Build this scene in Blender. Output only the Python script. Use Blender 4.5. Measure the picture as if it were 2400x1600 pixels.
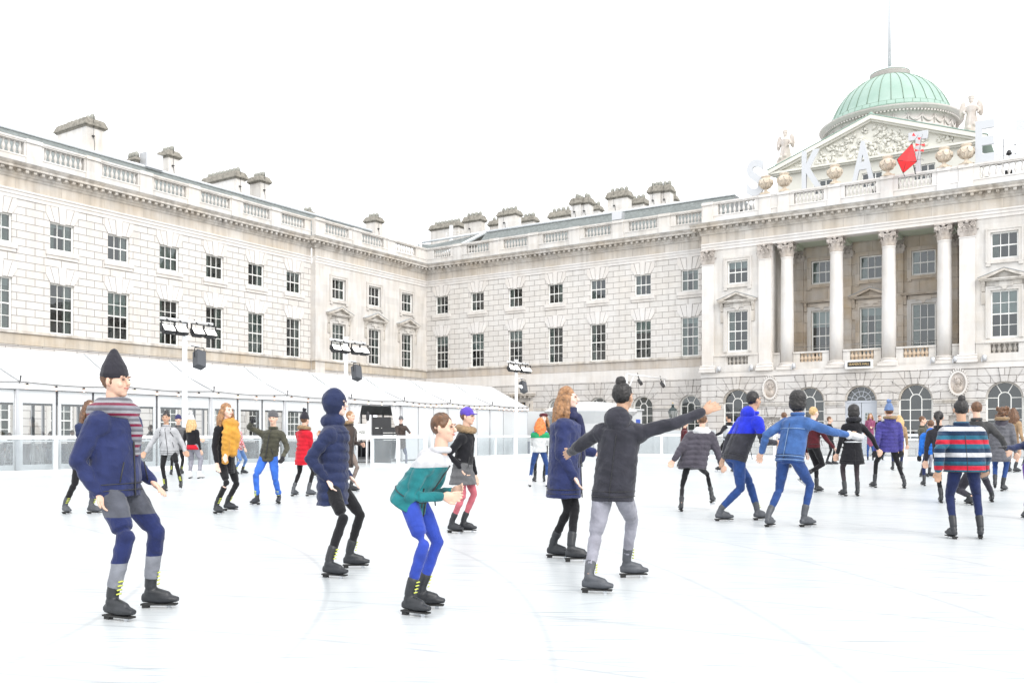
import bpy, bmesh, math, random
import numpy as np
from mathutils import Vector, Matrix

S = bpy.context.scene
for o in list(bpy.data.objects):
    bpy.data.objects.remove(o)
COL = S.collection
PI = math.pi
R = math.radians
random.seed(7)

# ---------------------------------------------------------------- camera
FPX, HORIZON, EYE = 2090.0, 1020.0, 1.2          # focal length and horizon in pixels of the 2400x1600 photograph
cam_d = bpy.data.cameras.new("camera"); cam = bpy.data.objects.new("camera", cam_d); COL.objects.link(cam)
cam_d.sensor_fit = 'HORIZONTAL'; cam_d.sensor_width = 36.0
cam_d.lens = 36.0 * FPX / 2400.0
cam_d.shift_y = (HORIZON - 800.0) / 2400.0
cam_d.clip_start = 0.05; cam_d.clip_end = 2000.0
cam.location = (0, 0, EYE); cam.rotation_euler = (R(90), 0, 0)
S.camera = cam

# ---------------------------------------------------------------- sky, sun, exposure (bright overcast winter day)
SUN_EL, SUN_AZ = R(38), R(150)                   # azimuth clockwise from +Y: the light comes from behind, to the right
wd = bpy.data.worlds.new("World"); S.world = wd; wd.use_nodes = True
nt = wd.node_tree; nt.nodes.clear()
out = nt.nodes.new("ShaderNodeOutputWorld"); bg = nt.nodes.new("ShaderNodeBackground")
sky = nt.nodes.new("ShaderNodeTexSky"); sky.sky_type = 'NISHITA'; sky.sun_disc = False
sky.sun_elevation = SUN_EL; sky.sun_rotation = SUN_AZ; sky.dust_density = 3.0; sky.air_density = 1.0
tc = nt.nodes.new("ShaderNodeTexCoord"); ns = nt.nodes.new("ShaderNodeTexNoise")
ns.inputs['Scale'].default_value = 1.6; ns.inputs['Detail'].default_value = 4
cr = nt.nodes.new("ShaderNodeValToRGB")
cr.color_ramp.elements[0].color = (8.4, 8.6, 8.9, 1); cr.color_ramp.elements[1].color = (9.6, 9.65, 9.7, 1)
cr.color_ramp.elements[0].position = .3; cr.color_ramp.elements[1].position = .7
mx = nt.nodes.new("ShaderNodeMixRGB"); mx.inputs[0].default_value = 0.92      # cloud cover over the sky
nt.links.new(tc.outputs['Generated'], ns.inputs['Vector']); nt.links.new(ns.outputs['Fac'], cr.inputs[0])
nt.links.new(sky.outputs[0], mx.inputs[1]); nt.links.new(cr.outputs[0], mx.inputs[2])
nt.links.new(mx.outputs[0], bg.inputs[0]); bg.inputs[1].default_value = 0.1
nt.links.new(bg.outputs[0], out.inputs[0])
sd = bpy.data.lights.new("sun", 'SUN'); sun = bpy.data.objects.new("sun", sd); COL.objects.link(sun)
sd.energy = 1.0; sd.angle = R(35); sd.color = (1.0, 0.97, 0.93)
sun.rotation_euler = Vector((math.sin(SUN_AZ) * math.cos(SUN_EL), math.cos(SUN_AZ) * math.cos(SUN_EL), math.sin(SUN_EL))).to_track_quat('Z', 'Y').to_euler()
vs = S.view_settings; vs.view_transform = 'Standard'; vs.look = 'None'; vs.gamma = 1.0; vs.use_curve_mapping = False
vs.exposure = 1.15

# ---------------------------------------------------------------- courtyard frame
TH = R(33.05)
DR = Vector((math.cos(TH), -math.sin(TH), 0)); DL = Vector((-math.sin(TH), -math.cos(TH), 0))
CORNER = Vector((-7.178, 75.0, 0))
def W(s, t, z=0.0):
    """courtyard coordinates (s along the right wing, t along the left wing) to world"""
    v = CORNER + DR * s + DL * t; v.z = z; return v
ROT_R, ROT_L = -TH, PI / 2 - TH
def at(px, py, d):
    """a point seen at a photo pixel, d metres away"""
    return Vector(((px - 1200) / FPX * d, d, EYE + (HORIZON - py) / FPX * d))

# ---------------------------------------------------------------- materials
MATS = {}
def nmat(name):
    m = bpy.data.materials.new(name); m.use_nodes = True
    return m, m.node_tree, m.node_tree.nodes['Principled BSDF']
def plain(name, col, rough=.6, metal=0., noise=.0, nscale=6., bump=0., bscale=40., bdist=.01, spec=None, coord='Object'):
    if name in MATS: return MATS[name]
    m, t, p = nmat(name); p.inputs['Roughness'].default_value = rough; p.inputs['Metallic'].default_value = metal
    if spec is not None: p.inputs['Specular IOR Level'].default_value = spec
    c4 = (col[0], col[1], col[2], 1)
    p.inputs['Base Color'].default_value = c4
    if noise or bump:
        tc = t.nodes.new('ShaderNodeTexCoord')
    if noise:
        n = t.nodes.new('ShaderNodeTexNoise'); n.inputs['Scale'].default_value = nscale; n.inputs['Detail'].default_value = 6
        t.links.new(tc.outputs[coord], n.inputs['Vector'])
        r = t.nodes.new('ShaderNodeValToRGB'); r.color_ramp.elements[0].position = .3; r.color_ramp.elements[1].position = .7
        r.color_ramp.elements[0].color = tuple(max(0, c * (1 - noise)) for c in col) + (1,)
        r.color_ramp.elements[1].color = tuple(min(1, c * (1 + noise)) for c in col) + (1,)
        t.links.new(n.outputs['Fac'], r.inputs[0]); t.links.new(r.outputs[0], p.inputs['Base Color'])
    if bump:
        n2 = t.nodes.new('ShaderNodeTexNoise'); n2.inputs['Scale'].default_value = bscale; n2.inputs['Detail'].default_value = 4
        t.links.new(tc.outputs[coord], n2.inputs['Vector'])
        b = t.nodes.new('ShaderNodeBump'); b.inputs['Strength'].default_value = bump; b.inputs['Distance'].default_value = bdist
        t.links.new(n2.outputs['Fac'], b.inputs['Height']); t.links.new(b.outputs[0], p.inputs['Normal'])
    MATS[name] = m; return m
def mixrgb(t, a, b, f=None, mode='MIX', fac=1.0):
    n = t.nodes.new('ShaderNodeMixRGB'); n.blend_type = mode; n.inputs[0].default_value = fac
    for i, v in ((1, a), (2, b)):
        if isinstance(v, tuple): n.inputs[i].default_value = v
        else: t.links.new(v, n.inputs[i])
    if f is not None: t.links.new(f, n.inputs[0])
    return n.outputs[0]
def stone(name, base, joints=None, warm=.25, soot=.35, per_block=.12, jcol=(.13, .115, .105), msize=.03):
    """Portland stone: per-block tone, warm patches, grime streaks; joints = (block width, course height, z phase, x phase)"""
    m, t, p = nmat(name); p.inputs['Roughness'].default_value = .85; p.inputs['Specular IOR Level'].default_value = .2
    tc = t.nodes.new('ShaderNodeTexCoord'); sp = t.nodes.new('ShaderNodeSeparateXYZ'); t.links.new(tc.outputs['Object'], sp.inputs[0])
    ad = t.nodes.new('ShaderNodeMath'); ad.operation = 'ADD'; t.links.new(sp.outputs[0], ad.inputs[0]); t.links.new(sp.outputs[1], ad.inputs[1])
    # block tones from a brick texture in (along, up)
    bw, rh, zp, xp = joints if joints else (1.1, .55, .1, .3)
    a1 = t.nodes.new('ShaderNodeMath'); a1.operation = 'ADD'; t.links.new(ad.outputs[0], a1.inputs[0]); a1.inputs[1].default_value = xp + 200 * bw
    a2 = t.nodes.new('ShaderNodeMath'); a2.operation = 'ADD'; t.links.new(sp.outputs[2], a2.inputs[0]); a2.inputs[1].default_value = -zp + 40 * rh
    cb = t.nodes.new('ShaderNodeCombineXYZ'); t.links.new(a1.outputs[0], cb.inputs[0]); t.links.new(a2.outputs[0], cb.inputs[1])
    br = t.nodes.new('ShaderNodeTexBrick'); t.links.new(cb.outputs[0], br.inputs['Vector'])
    br.inputs['Scale'].default_value = 1; br.inputs['Brick Width'].default_value = bw; br.inputs['Row Height'].default_value = rh
    br.inputs['Mortar Size'].default_value = msize if joints else .004
    br.inputs['Mortar Smooth'].default_value = .15; br.inputs['Bias'].default_value = 0
    br.offset = .5
    k0, k1 = 1 - per_block, 1 + per_block * .5
    br.inputs['Color1'].default_value = (k0, k0, k0, 1); br.inputs['Color2'].default_value = (k1, k1, k1, 1)
    br.inputs['Mortar'].default_value = (1, 1, 1, 1)
    n1 = t.nodes.new('ShaderNodeTexNoise'); n1.inputs['Scale'].default_value = .45; n1.inputs['Detail'].default_value = 7; n1.inputs['Roughness'].default_value = .65
    t.links.new(tc.outputs['Object'], n1.inputs['Vector'])
    r1 = t.nodes.new('ShaderNodeValToRGB'); r1.color_ramp.elements[0].position = .38; r1.color_ramp.elements[1].position = .68
    r1.color_ramp.elements[0].color = (1, 1, 1, 1); r1.color_ramp.elements[1].color = (1 - .16 * warm / .25, 1 - .28 * warm / .25, 1 - .44 * warm / .25, 1)
    t.links.new(n1.outputs['Fac'], r1.inputs[0])
    # run-off streaks: noise stretched downwards
    mp = t.nodes.new('ShaderNodeMapping'); mp.inputs['Scale'].default_value = (2.6, 2.6, .35); t.links.new(tc.outputs['Object'], mp.inputs[0])
    n2 = t.nodes.new('ShaderNodeTexNoise'); n2.inputs['Scale'].default_value = 1; n2.inputs['Detail'].default_value = 6; t.links.new(mp.outputs[0], n2.inputs['Vector'])
    r2 = t.nodes.new('ShaderNodeValToRGB'); r2.color_ramp.elements[0].position = .42; r2.color_ramp.elements[1].position = .75
    r2.color_ramp.elements[0].color = (1, 1, 1, 1); r2.color_ramp.elements[1].color = (1 - soot, 1 - soot * 1.03, 1 - soot * 1.06, 1)
    t.links.new(n2.outputs['Fac'], r2.inputs[0])
    c = mixrgb(t, tuple(base) + (1,), br.outputs['Color'], mode='MULTIPLY')
    c = mixrgb(t, c, r1.outputs[0], mode='MULTIPLY'); c = mixrgb(t, c, r2.outputs[0], mode='MULTIPLY')
    if joints: c = mixrgb(t, c, tuple(jcol) + (1,), f=br.outputs['Fac'])
    t.links.new(c, p.inputs['Base Color'])
    n3 = t.nodes.new('ShaderNodeTexNoise'); n3.inputs['Scale'].default_value = 9; n3.inputs['Detail'].default_value = 5; t.links.new(tc.outputs['Object'], n3.inputs['Vector'])
    b = t.nodes.new('ShaderNodeBump'); b.inputs['Strength'].default_value = .35; b.inputs['Distance'].default_value = .02; t.links.new(n3.outputs['Fac'], b.inputs['Height'])
    if joints:
        iv = t.nodes.new('ShaderNodeMath'); iv.operation = 'SUBTRACT'; iv.inputs[0].default_value = 1; t.links.new(br.outputs['Fac'], iv.inputs[1])
        b2 = t.nodes.new('ShaderNodeBump'); b2.inputs['Strength'].default_value = .8; b2.inputs['Distance'].default_value = .03
        t.links.new(iv.outputs[0], b2.inputs['Height']); t.links.new(b.outputs[0], b2.inputs['Normal']); b = b2
    t.links.new(b.outputs[0], p.inputs['Normal'])
    MATS[name] = m; return m
ST = (.635, .62, .60)
m_rust = stone("rusticated_stone", ST, joints=(.9686, .41, 6.67, 0), warm=.05, soot=.10, per_block=.05, jcol=(.27, .25, .235), msize=.016)
m_rust2 = stone("ground_storey_stone", (.58, .565, .55), joints=(1.3, .42, .0, .2), warm=.06, soot=.14, per_block=.07, jcol=(.24, .22, .21), msize=.018)
m_ash = stone("ashlar_stone", ST, warm=.09, soot=.2, per_block=.07)
m_trim = stone("moulded_stone", (.60, .58, .55), warm=.14, soot=.45, per_block=.06)
m_frieze = stone("frieze_stone", (.58, .55, .51), joints=(1.25, .58, 14.12, .4), warm=.15, soot=.28, per_block=.1, jcol=(.40, .37, .34), msize=.006)
m_band = stone("plinth_band_stone", (.56, .52, .46), joints=(1.2, .6, 5.97, .2), warm=.2, soot=.25, per_block=.1, jcol=(.42, .38, .34), msize=.006)
m_white = stone("washed_stone", (.68, .665, .65), warm=.08, soot=.12, per_block=.04)
m_loggia = stone("loggia_stone", (.56, .52, .475), joints=(1.4, .7, 6.0, .2), warm=.25, soot=.2, per_block=.1, jcol=(.3, .26, .23), msize=.006)
m_carved = stone("carved_capital_stone", (.58, .54, .51), warm=.12, soot=.35, per_block=.02)
m_cream = plain("painted_cream_stucco", (.66, .65, .59), .8, noise=.04, nscale=1.5)
m_ceil = plain("pale_green_ceiling_paint", (.50, .55, .45), .8, noise=.04, nscale=1.)
m_urn = stone("coade_stone", (.64, .57, .48), warm=.14, soot=.35, per_block=.02)
m_cap = plain("lichened_chimney_cap", (.22, .205, .175), .95, noise=.35, nscale=5, bump=.6, bscale=14, bdist=.05)
m_pot = plain("weathered_pot", (.27, .27, .24), .8, noise=.2, nscale=8)
m_lead = plain("grey_lead", (.42, .44, .45), .55, noise=.15, nscale=2)
m_frame = plain("white_painted_wood", (.78, .78, .75), .45)
m_whitem = plain("white_painted_metal", (.80, .81, .82), .35)
m_black = plain("matt_black_metal", (.02, .02, .022), .5)
m_grey = plain("brushed_aluminium", (.55, .56, .58), .4, metal=.6)
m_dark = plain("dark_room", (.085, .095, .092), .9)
m_curtain = plain("pale_curtain_cloth", (.40, .44, .41), .9, noise=.2, nscale=6)
m_blind = plain("white_roller_blind", (.62, .66, .66), .8)
def glass(name, tint, trans=.75):
    m, t, p = nmat(name); t.nodes.remove(p); o = t.nodes['Material Output']
    tr = t.nodes.new('ShaderNodeBsdfTransparent'); tr.inputs[0].default_value = tint + (1,)
    gl = t.nodes.new('ShaderNodeBsdfGlossy'); gl.inputs['Roughness'].default_value = .02; gl.inputs[0].default_value = (.9, .93, .95, 1)
    fr = t.nodes.new('ShaderNodeFresnel'); fr.inputs[0].default_value = 1.95
    tc = t.nodes.new('ShaderNodeTexCoord'); n = t.nodes.new('ShaderNodeTexNoise'); n.inputs['Scale'].default_value = 1.3
    t.links.new(tc.outputs['Object'], n.inputs['Vector'])
    b = t.nodes.new('ShaderNodeBump'); b.inputs['Strength'].default_value = .15; b.inputs['Distance'].default_value = .03
    t.links.new(n.outputs['Fac'], b.inputs['Height']); t.links.new(b.outputs[0], gl.inputs['Normal'])
    mxs = t.nodes.new('ShaderNodeMixShader'); t.links.new(fr.outputs[0], mxs.inputs[0])
    t.links.new(tr.outputs[0], mxs.inputs[1]); t.links.new(gl.outputs[0], mxs.inputs[2]); t.links.new(mxs.outputs[0], o.inputs[0])
    MATS[name] = m; return m
m_glass = glass("window_glass", (.62, .70, .68))
m_clear = glass("clear_acrylic", (.86, .89, .90))
# slate: small dark scallops
def slate():
    m, t, p = nmat("slate_tiles"); p.inputs['Roughness'].default_value = .7
    tc = t.nodes.new('ShaderNodeTexCoord'); sp = t.nodes.new('ShaderNodeSeparateXYZ'); t.links.new(tc.outputs['Object'], sp.inputs[0])
    cb = t.nodes.new('ShaderNodeCombineXYZ'); t.links.new(sp.outputs[0], cb.inputs[0]); t.links.new(sp.outputs[2], cb.inputs[1])
    br = t.nodes.new('ShaderNodeTexBrick'); t.links.new(cb.outputs[0], br.inputs['Vector']); br.inputs['Scale'].default_value = 1
    br.inputs['Brick Width'].default_value = .32; br.inputs['Row Height'].default_value = .2; br.inputs['Mortar Size'].default_value = .02
    br.inputs['Color1'].default_value = (.10, .115, .115, 1); br.inputs['Color2'].default_value = (.025, .03, .033, 1); br.inputs['Mortar'].default_value = (.05, .05, .05, 1)
    n = t.nodes.new('ShaderNodeTexNoise'); n.inputs['Scale'].default_value = 3.4; n.inputs['Detail'].default_value = 10; n.inputs['Roughness'].default_value = .8; t.links.new(tc.outputs['Object'], n.inputs['Vector'])
    c = mixrgb(t, br.outputs['Color'], (.30, .33, .32, 1), f=n.outputs['Fac']); t.links.new(c, p.inputs['Base Color'])
    b = t.nodes.new('ShaderNodeBump'); b.inputs['Distance'].default_value = .03; t.links.new(br.outputs['Fac'], b.inputs['Height']); b.invert = True
    t.links.new(b.outputs[0], p.inputs['Normal']); return m
m_slate = slate()

# ---------------------------------------------------------------- mesh builder
class MB:
    def __init__(s): s.v = []; s.f = []; s.sm = []
    def add(s, vs, fs, smooth=False):
        n = len(s.v); s.v += [tuple(v) for v in vs]; s.f += [tuple(i + n for i in f) for f in fs]; s.sm += [smooth] * len(fs)
    def box(s, x0, x1, y0, y1, z0, z1):
        s.add([(x0, y0, z0), (x1, y0, z0), (x1, y1, z0), (x0, y1, z0), (x0, y0, z1), (x1, y0, z1), (x1, y1, z1), (x0, y1, z1)],
              [(0, 3, 2, 1), (4, 5, 6, 7), (0, 1, 5, 4), (1, 2, 6, 5), (2, 3, 7, 6), (3, 0, 4, 7)])
    def obox(s, c, ax, ay, az):
        """oriented box: centre and three half-axis vectors"""
        c, ax, ay, az = Vector(c), Vector(ax), Vector(ay), Vector(az)
        s.add([c + ax * i + ay * j + az * k for k in (-1, 1) for i, j in ((-1, -1), (1, -1), (1, 1), (-1, 1))],
              [(0, 3, 2, 1), (4, 5, 6, 7), (0, 1, 5, 4), (1, 2, 6, 5), (2, 3, 7, 6), (3, 0, 4, 7)])
    def prism(s, poly, y0, y1):
        """(x,z) polygon, extruded in y"""
        n = len(poly); s.add([(x, y0, z) for x, z in poly] + [(x, y1, z) for x, z in poly],
              [tuple(range(n)), tuple(range(2 * n - 1, n - 1, -1))] + [(i, i + n, (i + 1) % n + n, (i + 1) % n) for i in range(n)])
    def extrude_x(s, prof, x0, x1, caps=True):
        """(y,z) profile (open polyline closed by caps), extruded in x"""
        n = len(prof); s.add([(x0, y, z) for y, z in prof] + [(x1, y, z) for y, z in prof],
              [(i, i + 1, i + 1 + n, i + n) for i in range(n - 1)] + ([tuple(range(n - 1, -1, -1)), tuple(range(n, 2 * n))] if caps else []))
    def lathe(s, prof, c=(0, 0, 0), n=12, smooth=True, a0=0, a1=2 * PI, sq=False):
        """(r,z) profile turned about z"""
        full = abs(a1 - a0 - 2 * PI) < 1e-6; m = n if full else n + 1; vs = []
        for r, z in prof:
            for i in range(m):
                a = a0 + (a1 - a0) * i / n + (PI / 4 if sq else 0); k = r * (math.sqrt(2) if sq else 1)
                vs.append((c[0] + k * math.cos(a), c[1] + k * math.sin(a), c[2] + z))
        fs = [(j * m + i, j * m + (i + 1) % m, (j + 1) * m + (i + 1) % m, (j + 1) * m + i) for j in range(len(prof) - 1) for i in range(m if full else n)]
        if full:
            if prof[0][0] > 1e-5: fs.append(tuple(range(m - 1, -1, -1)))
            if prof[-1][0] > 1e-5: fs.append(tuple((len(prof) - 1) * m + i for i in range(m)))
        s.add(vs, fs, smooth)
    def tube(s, pts, rad, n=8, smooth=True, caps=True, flat=None):
        pts = [Vector(p) for p in pts]; k = len(pts)
        if not isinstance(rad, (list, tuple)): rad = [rad] * k
        vs = []; up = None
        for i, p in enumerate(pts):
            d = (pts[min(i + 1, k - 1)] - pts[max(i - 1, 0)]).normalized()
            if up is None: up = Vector((0, 0, 1)) if abs(d.z) < .9 else Vector((1, 0, 0))
            a = d.cross(up).normalized(); b = d.cross(a).normalized(); up = -b if abs(d.z) >= .9 else up
            if abs(d.z) >= .9: a = Vector((1, 0, 0)) - d * d.x; a.normalize(); b = d.cross(a)
            for j in range(n):
                t = 2 * PI * j / n; vs.append(p + a * math.cos(t) * rad[i] + b * math.sin(t) * rad[i])
        fs = [(i * n + j, i * n + (j + 1) % n, (i + 1) * n + (j + 1) % n, (i + 1) * n + j) for i in range(k - 1) for j in range(n)]
        if caps: fs += [tuple(range(n - 1, -1, -1)), tuple((k - 1) * n + j for j in range(n))]
        s.add(vs, fs, smooth)
    def ball(s, c, r, n=10, m=7, rot=None):
        c = Vector(c); r = r if isinstance(r, (tuple, list)) else (r, r, r); vs = []
        for i in range(1, m):
            a = PI * i / m
            for j in range(n):
                b = 2 * PI * j / n; v = Vector((r[0] * math.sin(a) * math.cos(b), r[1] * math.sin(a) * math.sin(b), r[2] * math.cos(a)))
                if rot: v = rot @ v
                vs.append(c + v)
        tp = Vector((0, 0, r[2])); tp = rot @ tp if rot else tp
        q = len(vs); vs += [c + tp, c - tp]
        fs = [((i - 1) * n + j, i * n + j, i * n + (j + 1) % n, (i - 1) * n + (j + 1) % n) for i in range(1, m - 1) for j in range(n)]
        fs += [(q, j, (j + 1) % n) for j in range(n)] + [(q + 1, (m - 2) * n + (j + 1) % n, (m - 2) * n + j) for j in range(n)]
        s.add(vs, fs, True)
    def torus(s, c, R0, r, n=16, m=6, M=None):
        vs = []
        for i in range(n):
            a = 2 * PI * i / n
            for j in range(m):
                b = 2 * PI * j / m; v = Vector(((R0 + r * math.cos(b)) * math.cos(a), (R0 + r * math.cos(b)) * math.sin(a), r * math.sin(b)))
                if M: v = M @ v
                vs.append(Vector(c) + v)
        s.add(vs, [(i * m + j, ((i + 1) % n) * m + j, ((i + 1) % n) * m + (j + 1) % m, i * m + (j + 1) % m) for i in range(n) for j in range(m)], True)
    def build(s, name, mat, parent=None, loc=None, rz=0, M=None, normals=True):
        me = bpy.data.meshes.new(name); me.from_pydata(s.v, [], s.f); me.polygons.foreach_set('use_smooth', s.sm)
        if normals:
            bm = bmesh.new(); bm.from_mesh(me); bmesh.ops.recalc_face_normals(bm, faces=bm.faces); bm.to_mesh(me); bm.free()
        me.update()
        for m in (mat if isinstance(mat, (list, tuple)) else [mat]): me.materials.append(m)
        o = bpy.data.objects.new(name, me); COL.objects.link(o)
        if parent: o.parent = parent
        if loc is not None: o.location = loc
        if rz: o.rotation_euler.z = rz
        if M is not None: o.matrix_local = M
        return o
def tag(o, label=None, cat=None, group=None, kind=None):
    if label: o['label'] = label
    if cat: o['category'] = cat
    if group: o['group'] = group
    if kind: o['kind'] = kind
    return o
def thing(name, label, cat, loc=(0, 0, 0), rz=0, group=None):
    o = bpy.data.objects.new(name, None); COL.objects.link(o); o.empty_display_size = .2
    o.location = loc; o.rotation_euler = (0, 0, rz); return tag(o, label, cat, group)
def copy_tree(o, parent=None, loc=None):
    c = o.copy(); COL.objects.link(c); c.parent = parent
    if loc is not None: c.location = loc
    for ch in o.children:
        copy_tree(ch, c)
    return c
# ================================================================ buildings
def wall_mesh(mb, x0, x1, y, z0, z1, ops, depth=.3):
    """front wall in the plane y with openings (xa, xb, za, zb, arched) and their reveals"""
    xs = sorted({x0, x1} | {v for o in ops for v in o[:2]}); zs = sorted({z0, z1} | {v for o in ops for v in o[2:4]})
    xs = [v for v in xs if x0 <= v <= x1]; zs = [v for v in zs if z0 <= v <= z1]
    for i in range(len(xs) - 1):
        for j in range(len(zs) - 1):
            cx, cz = (xs[i] + xs[i + 1]) / 2, (zs[j] + zs[j + 1]) / 2
            if any(o[0] < cx < o[1] and o[2] < cz < o[3] for o in ops): continue
            mb.add([(xs[i], y, zs[j]), (xs[i + 1], y, zs[j]), (xs[i + 1], y, zs[j + 1]), (xs[i], y, zs[j + 1])], [(0, 1, 2, 3)])
    for o in ops:
        xa, xb, za, zb = o[:4]; arched = len(o) > 4 and o[4]
        if not arched:
            mb.add([(xa, y, za), (xb, y, za), (xb, y, zb), (xa, y, zb), (xa, y + depth, za), (xb, y + depth, za), (xb, y + depth, zb), (xa, y + depth, zb)],
                   [(0, 3, 7, 4), (1, 5, 6, 2), (3, 2, 6, 7), (0, 4, 5, 1)])
        else:
            r = (xb - xa) / 2; zs_ = zb - r; cx = (xa + xb) / 2; n = 16
            arc = [(cx - r * math.cos(PI * k / n), zs_ + r * math.sin(PI * k / n)) for k in range(n + 1)]
            for k in range(n):
                (ax, az), (bx, bz) = arc[k], arc[k + 1]
                corner = (xa, zb) if k < n / 2 else (xb, zb)
                mb.add([(ax, y, az), (bx, y, bz), (corner[0], y, corner[1])], [(0, 1, 2)])
                mb.add([(ax, y, az), (bx, y, bz), (bx, y + depth, bz), (ax, y + depth, az)], [(0, 1, 2, 3)], True)
            mb.add([(xa, y, za), (xa, y, zs_), (xa, y + depth, zs_), (xa, y + depth, za)], [(0, 1, 2, 3)])
            mb.add([(xb, y, za), (xb, y, zs_), (xb, y + depth, zs_), (xb, y + depth, za)], [(0, 1, 2, 3)])
            mb.add([(xa, y, za), (xb, y, za), (xb, y + depth, za), (xa, y + depth, za)], [(0, 1, 2, 3)])

Z = dict(plinth=5.97, ledge=6.57, lw0=6.70, lw1=9.48, uw0=11.25, uw1=12.79, arch=13.64, frieze0=14.12, bed0=14.70, dent0=14.95, cor0=15.14, par0=15.42, bal0=16.0, bal1=16.7, rail1=16.87)

m_joint = plain('dark_masonry_joint', (.13, .12, .115), .9)
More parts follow.
